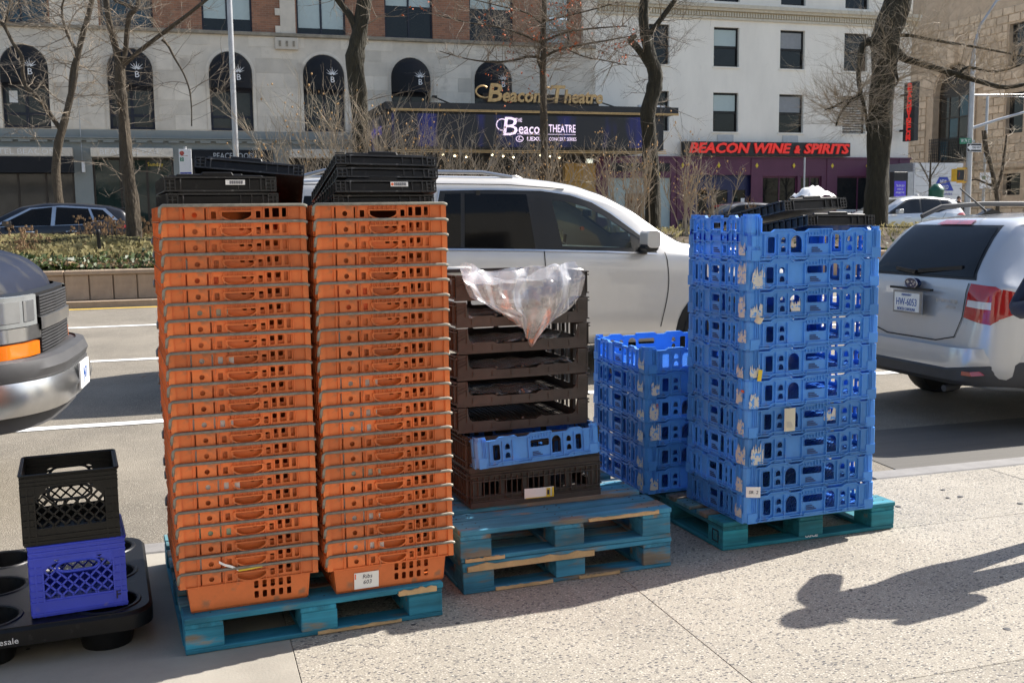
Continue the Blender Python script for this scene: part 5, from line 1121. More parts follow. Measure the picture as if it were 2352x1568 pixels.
def nosex(y): return lerp_tab([(0, 5.41), (.40, 5.40), (.60, 5.36), (.755, 5.28), (.875, 5.15), (.955, 4.97), (1.0, 4.75), (1.05, 4.6)], abs(y))
def nosering(name, mat, z0_, z1_, out_, y0, y1, x_end=.30, bulge=0, parent=None, K=26, pw=2.6):
    b = B(); rows_ = []
    for k in range(K + 1):
        y = y0 + (y1 - y0) * k / K; xx = nosex(y) + out_
        rows_.append([(xx - .05, y * .985, z0_ - .012), (xx, y, z0_), (xx + bulge, y * (1 + bulge * .2), (z0_ + z1_) / 2), (xx, y, z1_), (xx - .05, y * .985, z1_ + .012)])
    b.grid(rows_); return b.obj(name, mat, parent or vn.t, smooth=True, normals=False)
nosering('headlight_bezel', 'trim', .70, 1.01, .015, -1.0, 1.0)
for sy in (-1, 1):
    nosering('headlight', 'glass_lens', .835, 1.005, .03, sy * .46, sy * .94); nosering('chrome_bar_end', 'chrome', .755, .83, .032, sy * .42, sy * .96)
    nosering('turn_signal', 'lamp_amber', .665, .74, .036, sy * .46, sy * .90); nosering('reflector_bowl', 'rim', .862, .978, .034, sy * .50, sy * .62); nosering('reflector_bowl', 'rim', .862, .978, .034, sy * .65, sy * .79)
nosering('chrome_bar', 'chrome', .80, .87, .045, -.44, .44)
for z0_, z1_ in ((.675, .785), (.885, .99)):
    gl_ = B()
    for k in range(7):
        z = z0_ + k * (z1_ - z0_) / 6
        for y in range(-6, 6): gl_.bar((nosex(y * .07) + .028, y * .07, z), (nosex((y + 1) * .07) + .028, (y + 1) * .07, z), .012, .006)
    for y in range(-21, 22): gl_.bar((nosex(y * .0195) + .026, y * .0195, z0_), (nosex(y * .0195) + .026, y * .0195, z1_), .006, .010)
    gl_.obj('grille', 'bumper_grey', vn.t)
nosering('bumper_top', 'bumper_grey', .55, .655, .13, -1.02, 1.02, bulge=.02); b = B()
nosering('bumper_chrome', 'chrome', .36, .545, .14, -1.03, 1.03, bulge=.03); nosering('bumper_valance', 'bumper_grey', .27, .36, .06, -.98, .98)
rw = []
for k in range(27):
    y = -1.02 + 2.04 * k / 26; rw.append([(nosex(y) - .10, y * .97, .66), (nosex(y) + .13, y, .655)])
b.grid(rw).obj('bumper_shelf', 'bumper_grey', vn.t, smooth=True, normals=False)
np_ = B().box((5.575, -.155, .40), (5.585, .155, .56)).obj('number_plate', 'plate_white', vn.t)
lettering('J47', .10, 'ink_blue', 'plate_text', np_, (5.587, 0, .48), (R(90), 0, R(90)), .001)
vn.strip('hood_seam', [(4.15, .86), (4.8, .84), (5.1, .74)], .012, 'trim', 'T', .004); vn.strip('hood_seam', [(4.15, -.86), (4.8, -.84), (5.1, -.74)], .012, 'trim', 'T', .004)
vn.decal('windscreen', [(3.5, -.75), (3.5, .75), (4.05, .82), (4.05, -.82)], 'glass_dark', 'T', .006); vn.decal('side_window', [(2.6, 1.36), (2.7, 1.85), (3.4, 1.85), (3.8, 1.36)], 'glass_tint', 'R', .008)
vn.archdisc(4.45, .46, .38)
for x in (1.1, 4.45):
    for y in (-.86, .86): vn.wheel(x, y, .37, -1 if y < 0 else 1, .24, 8, .11)

# --- white box truck in the side street
p = at(2098, 470, 50); tk = thing('box_truck', 'white box truck with blue moving-company emblem parked in the side street', 'truck', (p.x, p.y, .46), A)
k50 = 50 / FPX; wx = 132 * k50; z1_ = at(2098, 376, 50).z - .46
B().box((0, 0, .85), (wx, .12, z1_)).obj('rear_door', 'truck_white', tk); B().box((-.02, .121, .8), (wx + .02, 6.5, z1_ + .05)).obj('cargo_box', 'truck_grey', tk)
B().box((.0, -.03, z1_ - .12), (wx, -.005, z1_ + .03)).obj('header', 'truck_white', tk); B().box((0, -.1, .55), (wx, .1, .7)).obj('bumper', 'iron', tk)
for k in range(5): B().box((.1, -.006, 1.1 + k * .42), (wx - .1, .0, 1.112 + k * .42)).obj('door_seam', 'truck_grey', tk)
B().box((.05, -.02, z1_ - .5), (.09, -.006, z1_ - .2)).obj('hinge_strip', 'chrome', tk); B().box((.05, -.02, z1_ - .22), (.4, -.006, z1_ - .18)).obj('hinge_strip', 'chrome', tk)
ez = at(2180, 428, 50).z - .46; ex = wx * .60; B().ext([(ex - .62, ez - .2), (ex + .62, ez - .2), (ex + .24, ez + .45), (ex - .24, ez + .45)], -.012, -.007, FX).obj('emblem', 'truck_blue', tk)
lettering('NEW\nWORLD', .26, 'sign_white', 'emblem_text', tk, (ex, -.015, ez + .10), (R(90), 0, 0), .002, width=.62); lettering('VAN LINES', .14, 'truck_blue', 'emblem_text', tk, (ex, -.015, ez - .36), (R(90), 0, 0), .002, width=1.1)
for x in (.25, wx - .25):
    for y in (1.2, 5.4): B().lathe([(0, -.14), (.45, -.14), (.48, -.1), (.48, .1), (.45, .14), (0, .14)], 18).obj('wheel', 'rubber', tk, (x, y, .48), (0, R(90), 0))
B().box((.1, 6.6, .5), (wx - .1, 8.4, 2.5)).obj('cab', 'truck_white', tk, bev=.15)

# ================================================================== PALLETS
PW, PD, PH = 1.016, 1.16, .141
def pallet(label, loc, rz, paint, deck, seed, raw=()):
    rg = random.Random(seed); t = thing('wooden_pallet', label, 'pallet', loc, rz, 'blue wooden pallets')
    def board(a, b, nm, mt): 
        s_ = rg.uniform(-.003, .003)
        if mt != 'raw_wood': mt += '_x' if (b[0] - a[0]) >= (b[1] - a[1]) - .01 else '_y'
        B().box((a[0], a[1], a[2]), (b[0], b[1], b[2])).obj(nm, mt, t, (s_, s_, 0), bev=.003)
    bw = .142
    for x in (0, (PW - bw) / 2, PW - bw):
        board((x, .10, 0), (x + bw, PD - .10, .0195), 'bottom_board', paint)
        for y in (0, (PD - bw) / 2, PD - bw): board((x, y, .020), (x + bw, y + bw, .0985), 'block', paint)
        board((x, .001, .099), (x + bw, PD - .001, .1185), 'stringer_board', paint)
    for y in (0, PD - .10): board((0, y, .0005), (PW, y + .099, .0195), 'bottom_board', 'raw_wood' if ('f' in raw and y == 0) else paint)
    ys = [0, .165, .325, .49, .655, .815, .98, 1.06]; ws_ = [.142, .095, .142, .095, .142, .095, .06, .10]
    for y, w in zip(ys, ws_): board((-.002, y - (.004 if y == 0 else 0), .119), (PW + .002, y + w, PH + rg.uniform(-.001, .001)), 'deck_board', paint if y == 0 and 'd' not in raw else deck)
    nb = B()
    for y, w in zip(ys, ws_):
        for xc in (.07, PW / 2, PW - .07):
            for dx, dy in ((-.03, .3), (.03, .3), (-.03, .7), (.03, .7)): nb.lathe([(.0042, PH - .002), (.0042, PH + .0016), (0, PH + .0016)], 6, (xc + dx, y + w * dy, 0))
    stuff(nb.obj('nail_heads', 'iron', t))
    # bare split wood along broken edges
    for (x0, x1, z0_, z1_, y) in raw_edges.get(seed, ()):
        n = 14; pts = []; 
        for k in range(n + 1): pts.append((x0 + (x1 - x0) * k / n, z1_ - rg.uniform(0, .4) * (z1_ - z0_)))
        B().ext([(x0, z0_), (x1, z0_)] + pts[::-1], y - .006, y + .02, FX).obj('splinter', 'raw_wood', t)
    return t
raw_edges = {1: ((.50, .84, .004, .018, 0), (.83, .99, .112, .139, -.004)), 2: ((.02, .62, .104, .140, -.006), (.15, .42, .003, .02, 0), (.55, .75, .002, .016, 0)), 3: (), 4: ((.6, .95, .122, .14, -.006), (.02, .2, .002, .02, 0))}
P1 = pallet('teal-blue wooden pallet carrying the two orange crate stacks', (-1.243, 3.755, .001), R(21.7), 'pallet_teal', 'deck_worn', 1)
P2 = pallet('lower battered blue pallet of the pair under the brown trays', (-.225, 4.355, .001), R(20.1), 'pallet_blue', 'deck_worn', 2)
P3 = pallet('upper battered blue pallet of the pair, directly under the brown trays', (-.232, 4.350, .144), R(19.6), 'pallet_blue', 'pallet_blue', 4)
P4 = pallet('blue-green wooden pallet stencilled 4840 USCE under the tall blue stack', (1.014, 4.91, .001), R(19.64), 'pallet_green', 'deck_worn', 3)
blk = [c for c in P4.children if c.name.startswith('block')][3]
lettering('4840\nUSCE', .028, 'sign_white', 'stencil', P4, (PW / 2, -.002, .036), (R(90), 0, 0), .0006, bold=.001, width=.075)
B().ext(rect(.012, .03, .010 + .06, .09), -.0022, -.0008, FY, [rect(.018, .036, .064, .084)]).obj('stamp_mark', 'navy', P4, (0, .03, 0))

# black plastic pallet with round cups
def cup_pallet():
    t = thing('plastic_pallet', 'black plastic pallet with round cup feet under the milk crates', 'pallet', (-1.395, 3.835, .0), R(21.4))
    Wp, Dp, z0_, z1_ = 1.15, 1.0, .125, .160
    cups = [(-.16, .14), (-.58, .14), (-1.0, .14), (-.16, .50), (-.58, .50), (-1.0, .50), (-.16, .86), (-.58, .86), (-1.0, .86)]
    small = [(-.37, .32), (-.79, .32), (-.37, .68), (-.79, .68)]
    d = B(); d.ext(rrect(-Wp, 0, .0, Dp, .10, 5), z0_ + .012, z1_, FZ, [circ(x, y, .115, 18) for x, y in cups] + [circ(x, y, .055, 12) for x, y in small]); d.obj('deck', 'black', t)
    sk = B(); o1 = rrect(-Wp - .012, -.012, .012, Dp + .012, .11, 5); o2 = rrect(-Wp, 0, 0, Dp, .10, 5)
    n = len(o1); sk.add([(x, y, z1_ - .004) for x, y in o2] + [(x, y, z1_ - .014) for x, y in o1] + [(x, y, z0_ - .035) for x, y in o1] + [(x, y, z0_ - .035) for x, y in o2], [(k * n + i, k * n + (i + 1) % n, (k + 1) * n + (i + 1) % n, (k + 1) * n + i) for k in range(3) for i in range(n)]); sk.obj('skirt', 'black', t, smooth=True)
    for x, y in cups:
        c = B(); c.lathe([(.130, z1_ + .004), (.122, z1_ + .005), (.115, z1_), (.105, .08), (.085, .012), (0, .012)], 22, (x, y, 0)); c.lathe([(.120, z0_ + .01), (.113, .10), (.092, .0), (0, .0)], 22, (x, y, 0)); c.obj('cup_foot', 'black', t, smooth=True, normals=False)
        B().lathe([(.137, z1_ - .003), (.130, z1_ + .005), (.118, z1_ + .004), (.115, z1_ - .004)], 22, (x, y, 0)).obj('cup_rim', 'black', t, smooth=True)
    lettering('C&S wholesale', .032, 'sign_white', 'printing', t, (-.56, -.0135, .112), (R(90), 0, 0), .0005, width=.20); B().ext(circ(-.69, .112, .018, 16), -.0145, -.0125, FX).obj('round_logo', 'sign_white', t)
    return t
cup_pallet()

# ================================================================== MILK CRATES
def milk_crate(label, mat, loc, rz, rim_cells, handle_lo):
    t = thing('milk_crate', label, 'crate', loc, rz, 'milk crates'); w, d, h = .334, .334, .268
    def side(L, fr, nm, far=False):
        b = B(); x0, x1 = -L / 2, L / 2; wx0, wx1, wz0, wz1 = x0 + .045, x1 - .045, .065, .20
        hx, hz0, hz1 = .055, (.165 if handle_lo else .172), (.197 if handle_lo else .215)
        win = [(wx0, wz0), (wx1, wz0), (wx1, wz1 - .02), (wx1 - .06, wz1 + .012), (hx + .03, wz1 + .012), (hx + .018, hz1 + .004), (-hx - .018, hz1 + .004), (-hx - .03, wz1 + .012), (wx0 + .06, wz1 + .012), (wx0, wz1 - .02)]
        b.ext([(x0, 0), (x1, 0), (x1, h), (x0, h)], 0, .005, fr, [win])
        # diagonal lattice clipped to the opening
        st = .040
        for sgn in (1, -1):
            for k in range(-14, 15):
                pts = []
                for q in range(41):
                    x = wx0 + (wx1 - wx0) * q / 40; z = (wz0 + wz1) / 2 + sgn * (x - k * st)
                    top = wz1 + .012 - max(0, (abs(x) - (wx1 - .06)) * .55)
                    if abs(x) < hx + .02: top = min(top, hz0 - .012)
                    if wz0 <= z <= top: pts.append((x, z))
                if len(pts) > 1: b.bar(fr(pts[0][0], pts[0][1], .003), fr(pts[-1][0], pts[-1][1], .003), .0065, .006, (0, 1, 0) if fr is FX else (1, 0, 0))
        # handle surround
        hr = [(hx * math.copysign(1, math.cos(R(a))) * .62 + .040 * math.cos(R(a)), (hz0 + hz1) / 2 + (hz1 - hz0) / 2 * 1.25 * math.sin(R(a))) for a in range(0, 360, 18)]
        b.tube([fr(x, z, .003) for x, z in hr] + [fr(hr[0][0], hr[0][1], .003)], .006, 5)
        # ribs on the rim and corners
        for z in ((.225, .245, .263, .012, .055) if rim_cells else (.225, .240, .255, .265, .015, .035)): b.bar(fr(x0 - .002, z, -.002), fr(x1 + .002, z, -.002), .006, .0035, (0, 1, 0) if fr is FX else (1, 0, 0))
        for k in range(9): b.bar(fr(x0 + L * (k + .5) / 9, .225, -.001), fr(x0 + L * (k + .5) / 9, .265, -.001), .0035, .005)
        for x in (x0 + .02, x1 - .02, x0 + .044, x1 - .044): b.bar(fr(x, .0, -.002), fr(x, .225, -.002), .004, .006)
        for z in (.075, .10, .13, .16, .19): b.bar(fr(x0, z, -.001), fr(x0 + .044, z, -.001), .005, .003); b.bar(fr(x1, z, -.001), fr(x1 - .044, z, -.001), .005, .003)
        return b.obj(nm, mat, t)
    side(w, FX, 'side_panel'); o = side(w, FX, 'side_panel'); o.location = (0, d - .005, 0)
    o = side(d - .012, FY, 'side_panel'); o.location = (-w / 2, d / 2, 0); o = side(d - .012, FY, 'side_panel'); o.location = (w / 2 - .005, d / 2, 0)
    b = B()
    for k in range(9): b.bar((-w / 2 + .02, .02 + k * .0365, .012), (w / 2 - .02, .02 + k * .0365, .012), .014, .006); b.bar((-w / 2 + .02 + k * .0365, .006, .0125), (-w / 2 + .02 + k * .0365, d - .006, .0125), .014, .006)
    b.obj('base_grid', mat, t)
    b = B()
    rr = rrect(-w / 2 - .003, -.003, w / 2 + .003, d + .003, .015, 3); b.tube([(x, y, h) for x, y in rr] + [(rr[0][0], rr[0][1], h)], .005, 6); b.obj('rim', mat, t, smooth=True)
    return t
up_m = Vector((-1.643, 3.796, 0))
mc1 = milk_crate('purple-blue milk crate, lower one, standing on the black plastic pallet', 'milk_blue', (-1.643, 3.796, .166), R(23.6), True, True)
lettering('F', .045, 'ink', 'marking', mc1, (.135, -.0045, .045), (R(90), 0, R(4)), .0004)
mc2 = milk_crate('black milk crate stacked on the purple-blue milk crate', 'milk_black', (-1.655, 3.792, .437), R(22.8), False, False)

# ================================================================== ORANGE CRATES
CW, CD, CH, CP = .520, .70, .168, .0596
def orange_meshes():
    band0, band1 = .109, .165; x0, x1 = -CW / 2, CW / 2; sc_ = (x1 - x0) / 2060.
    X = lambda p: x0 + (p - 170) * sc_
    Z = lambda q: band1 - (q - 85) * (band1 - band0) / 185
    hol = [rect(X(473), Z(262), X(497), Z(110)), circ(X(635), Z(190), .0098, 12), rect(X(772), Z(262), X(797), Z(110)), rrect(X(865), Z(236), X(935), Z(148), .003, 2),
           rrect(X(1503), Z(230), X(1570), Z(146), .003, 2), rrect(X(1630), Z(225), X(1697), Z(113), .003, 2), rrect(X(1740), Z(222), X(1840), Z(110), .003, 2), rrect(X(1882), Z(220), X(1945), Z(110), .003, 2)]
    moon = [(X(985), Z(158)), (X(995), Z(147)), (X(1450), Z(147)), (X(1460), Z(158))][::-1]
    arc = [(X(1222) + (X(1455) - X(1222)) * math.cos(R(a)), Z(168) + (Z(262) - Z(168)) * math.sin(R(a))) for a in range(8, 173, 12)]
    moonp = [(X(985), Z(147)), (X(1460), Z(147))] + arc
    b = B(); yb = -.028
    b.ext(rect(x0, band0, x1, band1), yb, yb + .0035, FX, hol + [moonp[::-1]])
    # raised ribs of the rim band
    for p in (250, 440, 830, 1010, 1440, 1610, 1975, 2150): b.box((X(p) - .0014, yb - .007, band0), (X(p) + .0014, yb, band1))
    b.box((x0, yb - .007, band0), (x1, yb, band0 + .003)); b.box((x0, yb - .005, band1 - .002), (x1, yb, band1))
    b.box((X(170), yb - .0085, band0), (X(250), yb - .0002, band1)); b.box((X(2150), yb - .0085, band0), (X(2230), yb - .0002, band1))
    for k in range(7): b.box((X(1012 + k * 71) - .0012, yb - .007, Z(138)), (X(1012 + k * 71) + .0012, yb, Z(92)))
    b.box((X(1012), yb - .0035, Z(140)), (X(1440), yb, Z(134)))
    mp = moonp + [moonp[0]]
    for p, q in zip(mp, mp[1:]): b.bar((p[0], yb - .004, p[1]), (q[0], yb - .004, q[1]), .0045, .008, (0, 1, 0))
    # other three sides of the band
    yb2 = CD - .028 + .056 - .0035
    b.box((x0, yb2, band0), (x1, yb2 + .0035, band1))
    for xs, sg in ((x0, -1), (x1, 1)):
        a, c = (xs, xs + .0035) if sg < 0 else (xs - .0035, xs)
        b.box((a, yb + .0036, band0), (c, yb2 - .0001, band1))
        for k in range(17):
            y = yb + .03 + k * (CD / 17.6); b.box((xs - .0045 if sg < 0 else xs, y, band0), (xs if sg < 0 else xs + .0045, y + .003, band1))
        b.box((xs - .005 if sg < 0 else xs, yb + .004, band0), (xs if sg < 0 else xs + .005, yb2, band0 + .0025))
    # ledge from band in to the body
    b.ext(rect(x0, yb, x1, yb2 + .0035), band0 + .0023, band0 + .0048, FZ, [rect(-.238, -.016, .238, CD - .004)])
    rim = b.mesh('rim_band', 'orange')
    # tapered body
    bt, bb = .237, .221; top = .1605; bx = lambda z: bb + (bt - bb) * z / top
    def frB(a, z, c): return (a, -.006 - z / top * .013 + c, z)             # front wall leaning outwards
    def body(lowest):
        b = B(); z0_, yin, rows_ = (.012, .004, ((.070, .100), (.030, .058))) if lowest else (.048, .050, ((.076, .104),)); hb = []
        for k in range(5):
            hx = .0155 + k * .0312
            for q0, q1 in rows_: hb.append(rrect(hx, q0, hx + .0165, q1, .004, 2))
        zt = .1115; b.ext([(-bx(z0_), z0_), (bx(z0_), z0_), (bx(zt), zt), (-bx(zt), zt)], 0, .003, frB, [h[::-1] for h in hb])
        b.grid([[(x, frB(0, z0_, 0)[1], z0_) for x in (-bx(z0_), bx(z0_))], [(x, yin - .006, .005) for x in (-bb + .004, bb - .004)], [(x, yin + .006, 0) for x in (-bb + .010, bb - .010)]])
        b.ext([(-bb, 0), (bb, 0), (bx(zt), zt), (-bx(zt), zt)], CD - .026, CD - .022, lambda a, z, c: (a, c - (1 - z / top) * .012 + .018, z))
        for sg in (-1, 1):
            hs = []
            for k in range(16):
                y = .06 + k * .0375; hs += [rrect(y, .066, y + .017, .098, .004, 2)] + ([rrect(y, .024, y + .017, .056, .004, 2)] if lowest else [])
            b.ext([(yin, 0), (CD - .03, 0), (CD - .013, zt), (-.014, zt), (-.007 - .003, z0_)], 0, .004, lambda a, z, c: (sg * (bx(z) - c), a, z), hs)
        b.box((-bb, yin, .0), (bb, CD - .03, .004))
        return b.mesh('body', 'orange')
    body0, body = body(True), body(False)
    b = B(); z = .1695; r = .0060; yf = -.0385
    b.tube([(x0 - .004, yf + .01, .130), (x0 - .004, yf, .146), (x0 - .002, yf - .001, .161), (x0 + .008, yf - .001, z), (x1 - .010, yf - .001, z), (x1 + .001, yf, z - .004), (x1 + .002, yf + .02, z - .010)], r, 7)
    yq = CD + .034; b2 = B(); b2.tube([(x0 - .006, yq - .06, .136), (x0 - .006, yq - .02, .153), (x0 + .006, yq, z), (x1 - .006, yq, z), (x1 + .006, yq - .02, .153), (x1 + .006, yq - .06, .136)], r, 7)
    bail2 = b2.mesh('rear_bail', 'zinc', smooth=True); bail = b.mesh('wire_bail', 'zinc', smooth=True)
    return rim, (body0, body), bail, bail2
rimM, bodyM, bailM, bail2M = orange_meshes()
LAB = B().box((-.195, -.0012, .045), (-.035, .0004, .112)).mesh('label_sticker', 'white_paper')
LAB2 = B().ext([(-.19, .05), (-.168, .047), (-.160, .072), (-.172, .10), (-.188, .104)], -.0012, .0004, FX).mesh('label_sticker', 'white_paper')
def orange_stack(cx, cy, rz, side, labels, seed):
    rg = random.Random(seed); u = Vector((math.cos(rz), math.sin(rz), 0))
    for k in range(24):                                    # k = 0 is the lowest
        i = 23 - k; z = .143 + k * CP
        place = ('lowest' if i == 23 else ORD[i] + (' from the top' if i else '')) + ' of the ' + side + ' orange stack'
        lb = 'orange plastic crate with wire bail, ' + place
        if i == 23: lb = 'whole orange crate standing on the pallet, ' + place
        t = thing('orange_crate', lb, 'crate', (cx + rg.uniform(-.0025, .0025), cy + rg.uniform(-.003, .003), z), rz + R(rg.uniform(-.25, .25)), 'stacked orange crates')
        link('rim_band', rimM, t); link('body', bodyM[0 if k == 0 else 1], t); bo = link('wire_bail', bailM, t, (0, 0, rg.uniform(-.0015, .001)), (0, R(rg.uniform(-.25, .25)), 0))
        if i in labels:
            me = (LAB2 if labels[i] == 'frag' else LAB).copy(); me.materials[0] = MATS['white_paper' if labels[i] == 'frag' else labels[i]]; o = link('label_sticker', me, t, (rg.uniform(-.015, .012), 0, rg.uniform(-.004, .004))); o.location.y = -.0070; o.rotation_euler = (R(4.63), 0, 0); link('rear_bail', bail2M, t)
    return
orange_stack(-1.026, 3.896, R(21.0), 'left', {3: 'orange_paper', 5: 'cream_paper', 8: 'white_paper', 10: 'frag', 12: 'white_paper', 14: 'frag', 16: 'white_paper', 18: 'frag', 19: 'green_paper', 2: 'frag', 21: 'frag'}, 1)
orange_stack(-.508, 4.082, R(21.8), 'right', {4: 'orange_paper', 5: 'orange_paper', 7: 'frag', 10: 'white_paper', 11: 'frag', 12: 'white_paper', 13: 'white_paper', 15: 'frag', 16: 'cream_paper', 18: 'frag', 19: 'white_paper', 21: 'white_paper'}, 2)
# paper stuck on the crates
rz2 = R(21.8)
t = thing('paper_label', 'white paper label with handwriting Ribs 603 on the lowest right crate', 'label', (-.508, 4.082, .143), rz2)
o = B().box((-.148, -.0016, .014), (-.048, .0002, .082)).obj('card', 'white_paper', t, (0, -.0070, 0), (R(4.63), 0, 0))
lettering('Ribs\n603', .024, 'ink', 'handwriting', o, (-.095, -.0022, .052), (R(90), 0, 0), .0003, shear=.15); B().box((-.146, -.0022, .056), (-.141, -.0017, .078)).obj('orange_bar', 'orange_paper', o)
rz1 = R(21.0); u1 = Vector((math.cos(rz1), math.sin(rz1), 0)); n1 = Vector((-math.sin(rz1), math.cos(rz1), 0)); C1 = Vector((-1.026, 3.896, 0)); C2 = Vector((-.508, 4.082, 0))
b = B(); b.grid([[C1 + u1 * (x) + n1 * (-.037 - .006 * math.sin(k)) + Vector((0, 0, .161 + CP * 2 + z + dz)) for k, (x, z) in enumerate(((-.115, .058), (-.095, .046), (-.07, .036), (-.045, .020)))] for dz in (0, .010)])
tag(b.obj('torn_paper', 'white_paper', normals=False), 'torn white paper strip hanging on the left stack near its bottom', 'paper')
b = B(); b.grid([[C1 + u1 * x + n1 * -.040 + Vector((0, 0, .161 + CP * 2 + z + dz)) for x, z in ((-.045, .018), (0, .020), (.045, .024))] for dz in (0, .006)])
tag(b.obj('yellow_tape', 'yellow', normals=False), 'yellow tape scrap beside the torn white paper', 'tape')

# ================================================================== BLACK FOLDED CRATES
def folded_crate(label, M_, w=.40, d=.60, h=.060, sticker=None, name='folded_crate', tilted=False):
    t = bpy.data.objects.new(name, None); COL.objects.link(t); t.matrix_world = M_; tag(t, label, 'crate', 'black folded crates'); x0, x1 = -w / 2, w / 2
    b = B(); b.box((x0 + .004, .004, .002), (x1 - .004, d - .004, h - .012)); b.obj('core', 'black', t, bev=.004)
    b = B()
    for z in (.004, h - .008): b.box((x0, 0, z - .003), (x1, d, z + .003))
    for x in (x0, x0 + .018, x0 + .036, x0 + .055, x1 - .004, x1 - .022, x1 - .040, x1 - .059): b.box((x, -.002, .002), (x + .004, .004, h - .006)); b.box((x, d - .004, .002), (x + .004, d + .002, h - .006))
    for z in (.015, .03, .043): b.box((x0 - .001, -.002, z), (x0 + .036, .004, z + .003)); b.box((x1 - .036, -.002, z), (x1 + .001, .004, z + .003))
    for k in range(12): y = .03 + k * (d - .06) / 11; b.box((x0 - .003, y, .004), (x0 + .003, y + .004, h - .006)); b.box((x1 - .003, y, .004), (x1 + .003, y + .004, h - .006))
    for x in (.06, .10): b.box((x, -.0025, .01), (x + .003, .003, h - .01))
    b.obj('edge_ribs', 'black_edge', t)
    # folded flaps standing a little proud on top
    b = B(); b.ext([(x0 + .04, h - .012), (x0 + .045, h + .004), (x0 + .13, h + .004), (x0 + .135, h + .012), (x0 + .24, h + .012), (x0 + .245, h + .002), (x1 - .05, h + .000), (x1 - .045, h - .012)], .006, .022, FX)
    b.box((x0 + .10, .022, h - .012), (x1 - .12, .05, h + .006)); b.box((x0 + .02, .06, h - .012), (x1 - .02, d - .05, h + .002)); b.obj('folded_flaps', 'black', t, bev=.003)
    if sticker:
        o = B().box((.015, -.0035, h * .42), (.085, -.0026, h * .42 + .018)).obj('barcode_label', 'white_paper', t)
        for k in range(18): B().box((.030 + k * .0027, -.0042, h * .42 + .003), (.0312 + k * .0027 + .0008 * (k % 3 == 0), -.0036, h * .42 + .015)).obj('barcode_bar', 'ink', o)
        if sticker == 'dot': B().ext(circ(.022, h * .42 + .009, .0055, 12), -.0045, -.0036, FX).obj('orange_dot', 'orange_paper', o)
    return t
def frame(c, u, n, x, y, z, rz=0, rx=0, ry=0):
    p = c + u * x + n * y; return Matrix.Translation((p.x, p.y, z)) @ Matrix.Rotation(math.atan2(u.y, u.x) + rz, 4, 'Z') @ Matrix.Rotation(ry, 4, 'Y') @ Matrix.Rotation(rx, 4, 'X')
u2 = Vector((math.cos(rz2), math.sin(rz2), 0)); n2 = Vector((-math.sin(rz2), math.cos(rz2), 0))
ZT = .143 + 23 * CP + CH
folded_crate('lower of two level black folded crates on the left orange stack', frame(C1, u1, n1, -.035, -.005, ZT - .010, R(1)))
folded_crate('upper level black folded crate with barcode label on the left orange stack', frame(C1, u1, n1, -.042, -.010, ZT + .050, R(.4)), sticker='bar')
folded_crate('tilted black folded crate leaning up on the left orange stack', frame(C1, u1, n1, .07, .06, ZT + .125, R(-9), R(-21), R(5)), h=.05)
folded_crate('black folded crate with orange-dot barcode, second lowest on the right orange stack', frame(C2, u2, n2, .028, -.012, ZT + .046, R(-1.0), R(-9)), sticker='dot', h=.052)
folded_crate('lowest black folded crate, sunk into the right orange stack', frame(C2, u2, n2, .022, .004, ZT - .008, R(-1.5), R(-9)), h=.050)
folded_crate('black folded crate under the topmost one on the right orange stack', frame(C2, u2, n2, .04, .004, ZT + .102, R(-2), R(-13), R(.5)), h=.045)
folded_crate('topmost black folded crate on the right orange stack', frame(C2, u2, n2, .035, .004, ZT + .150, R(-2), R(-13), R(1)), h=.045)

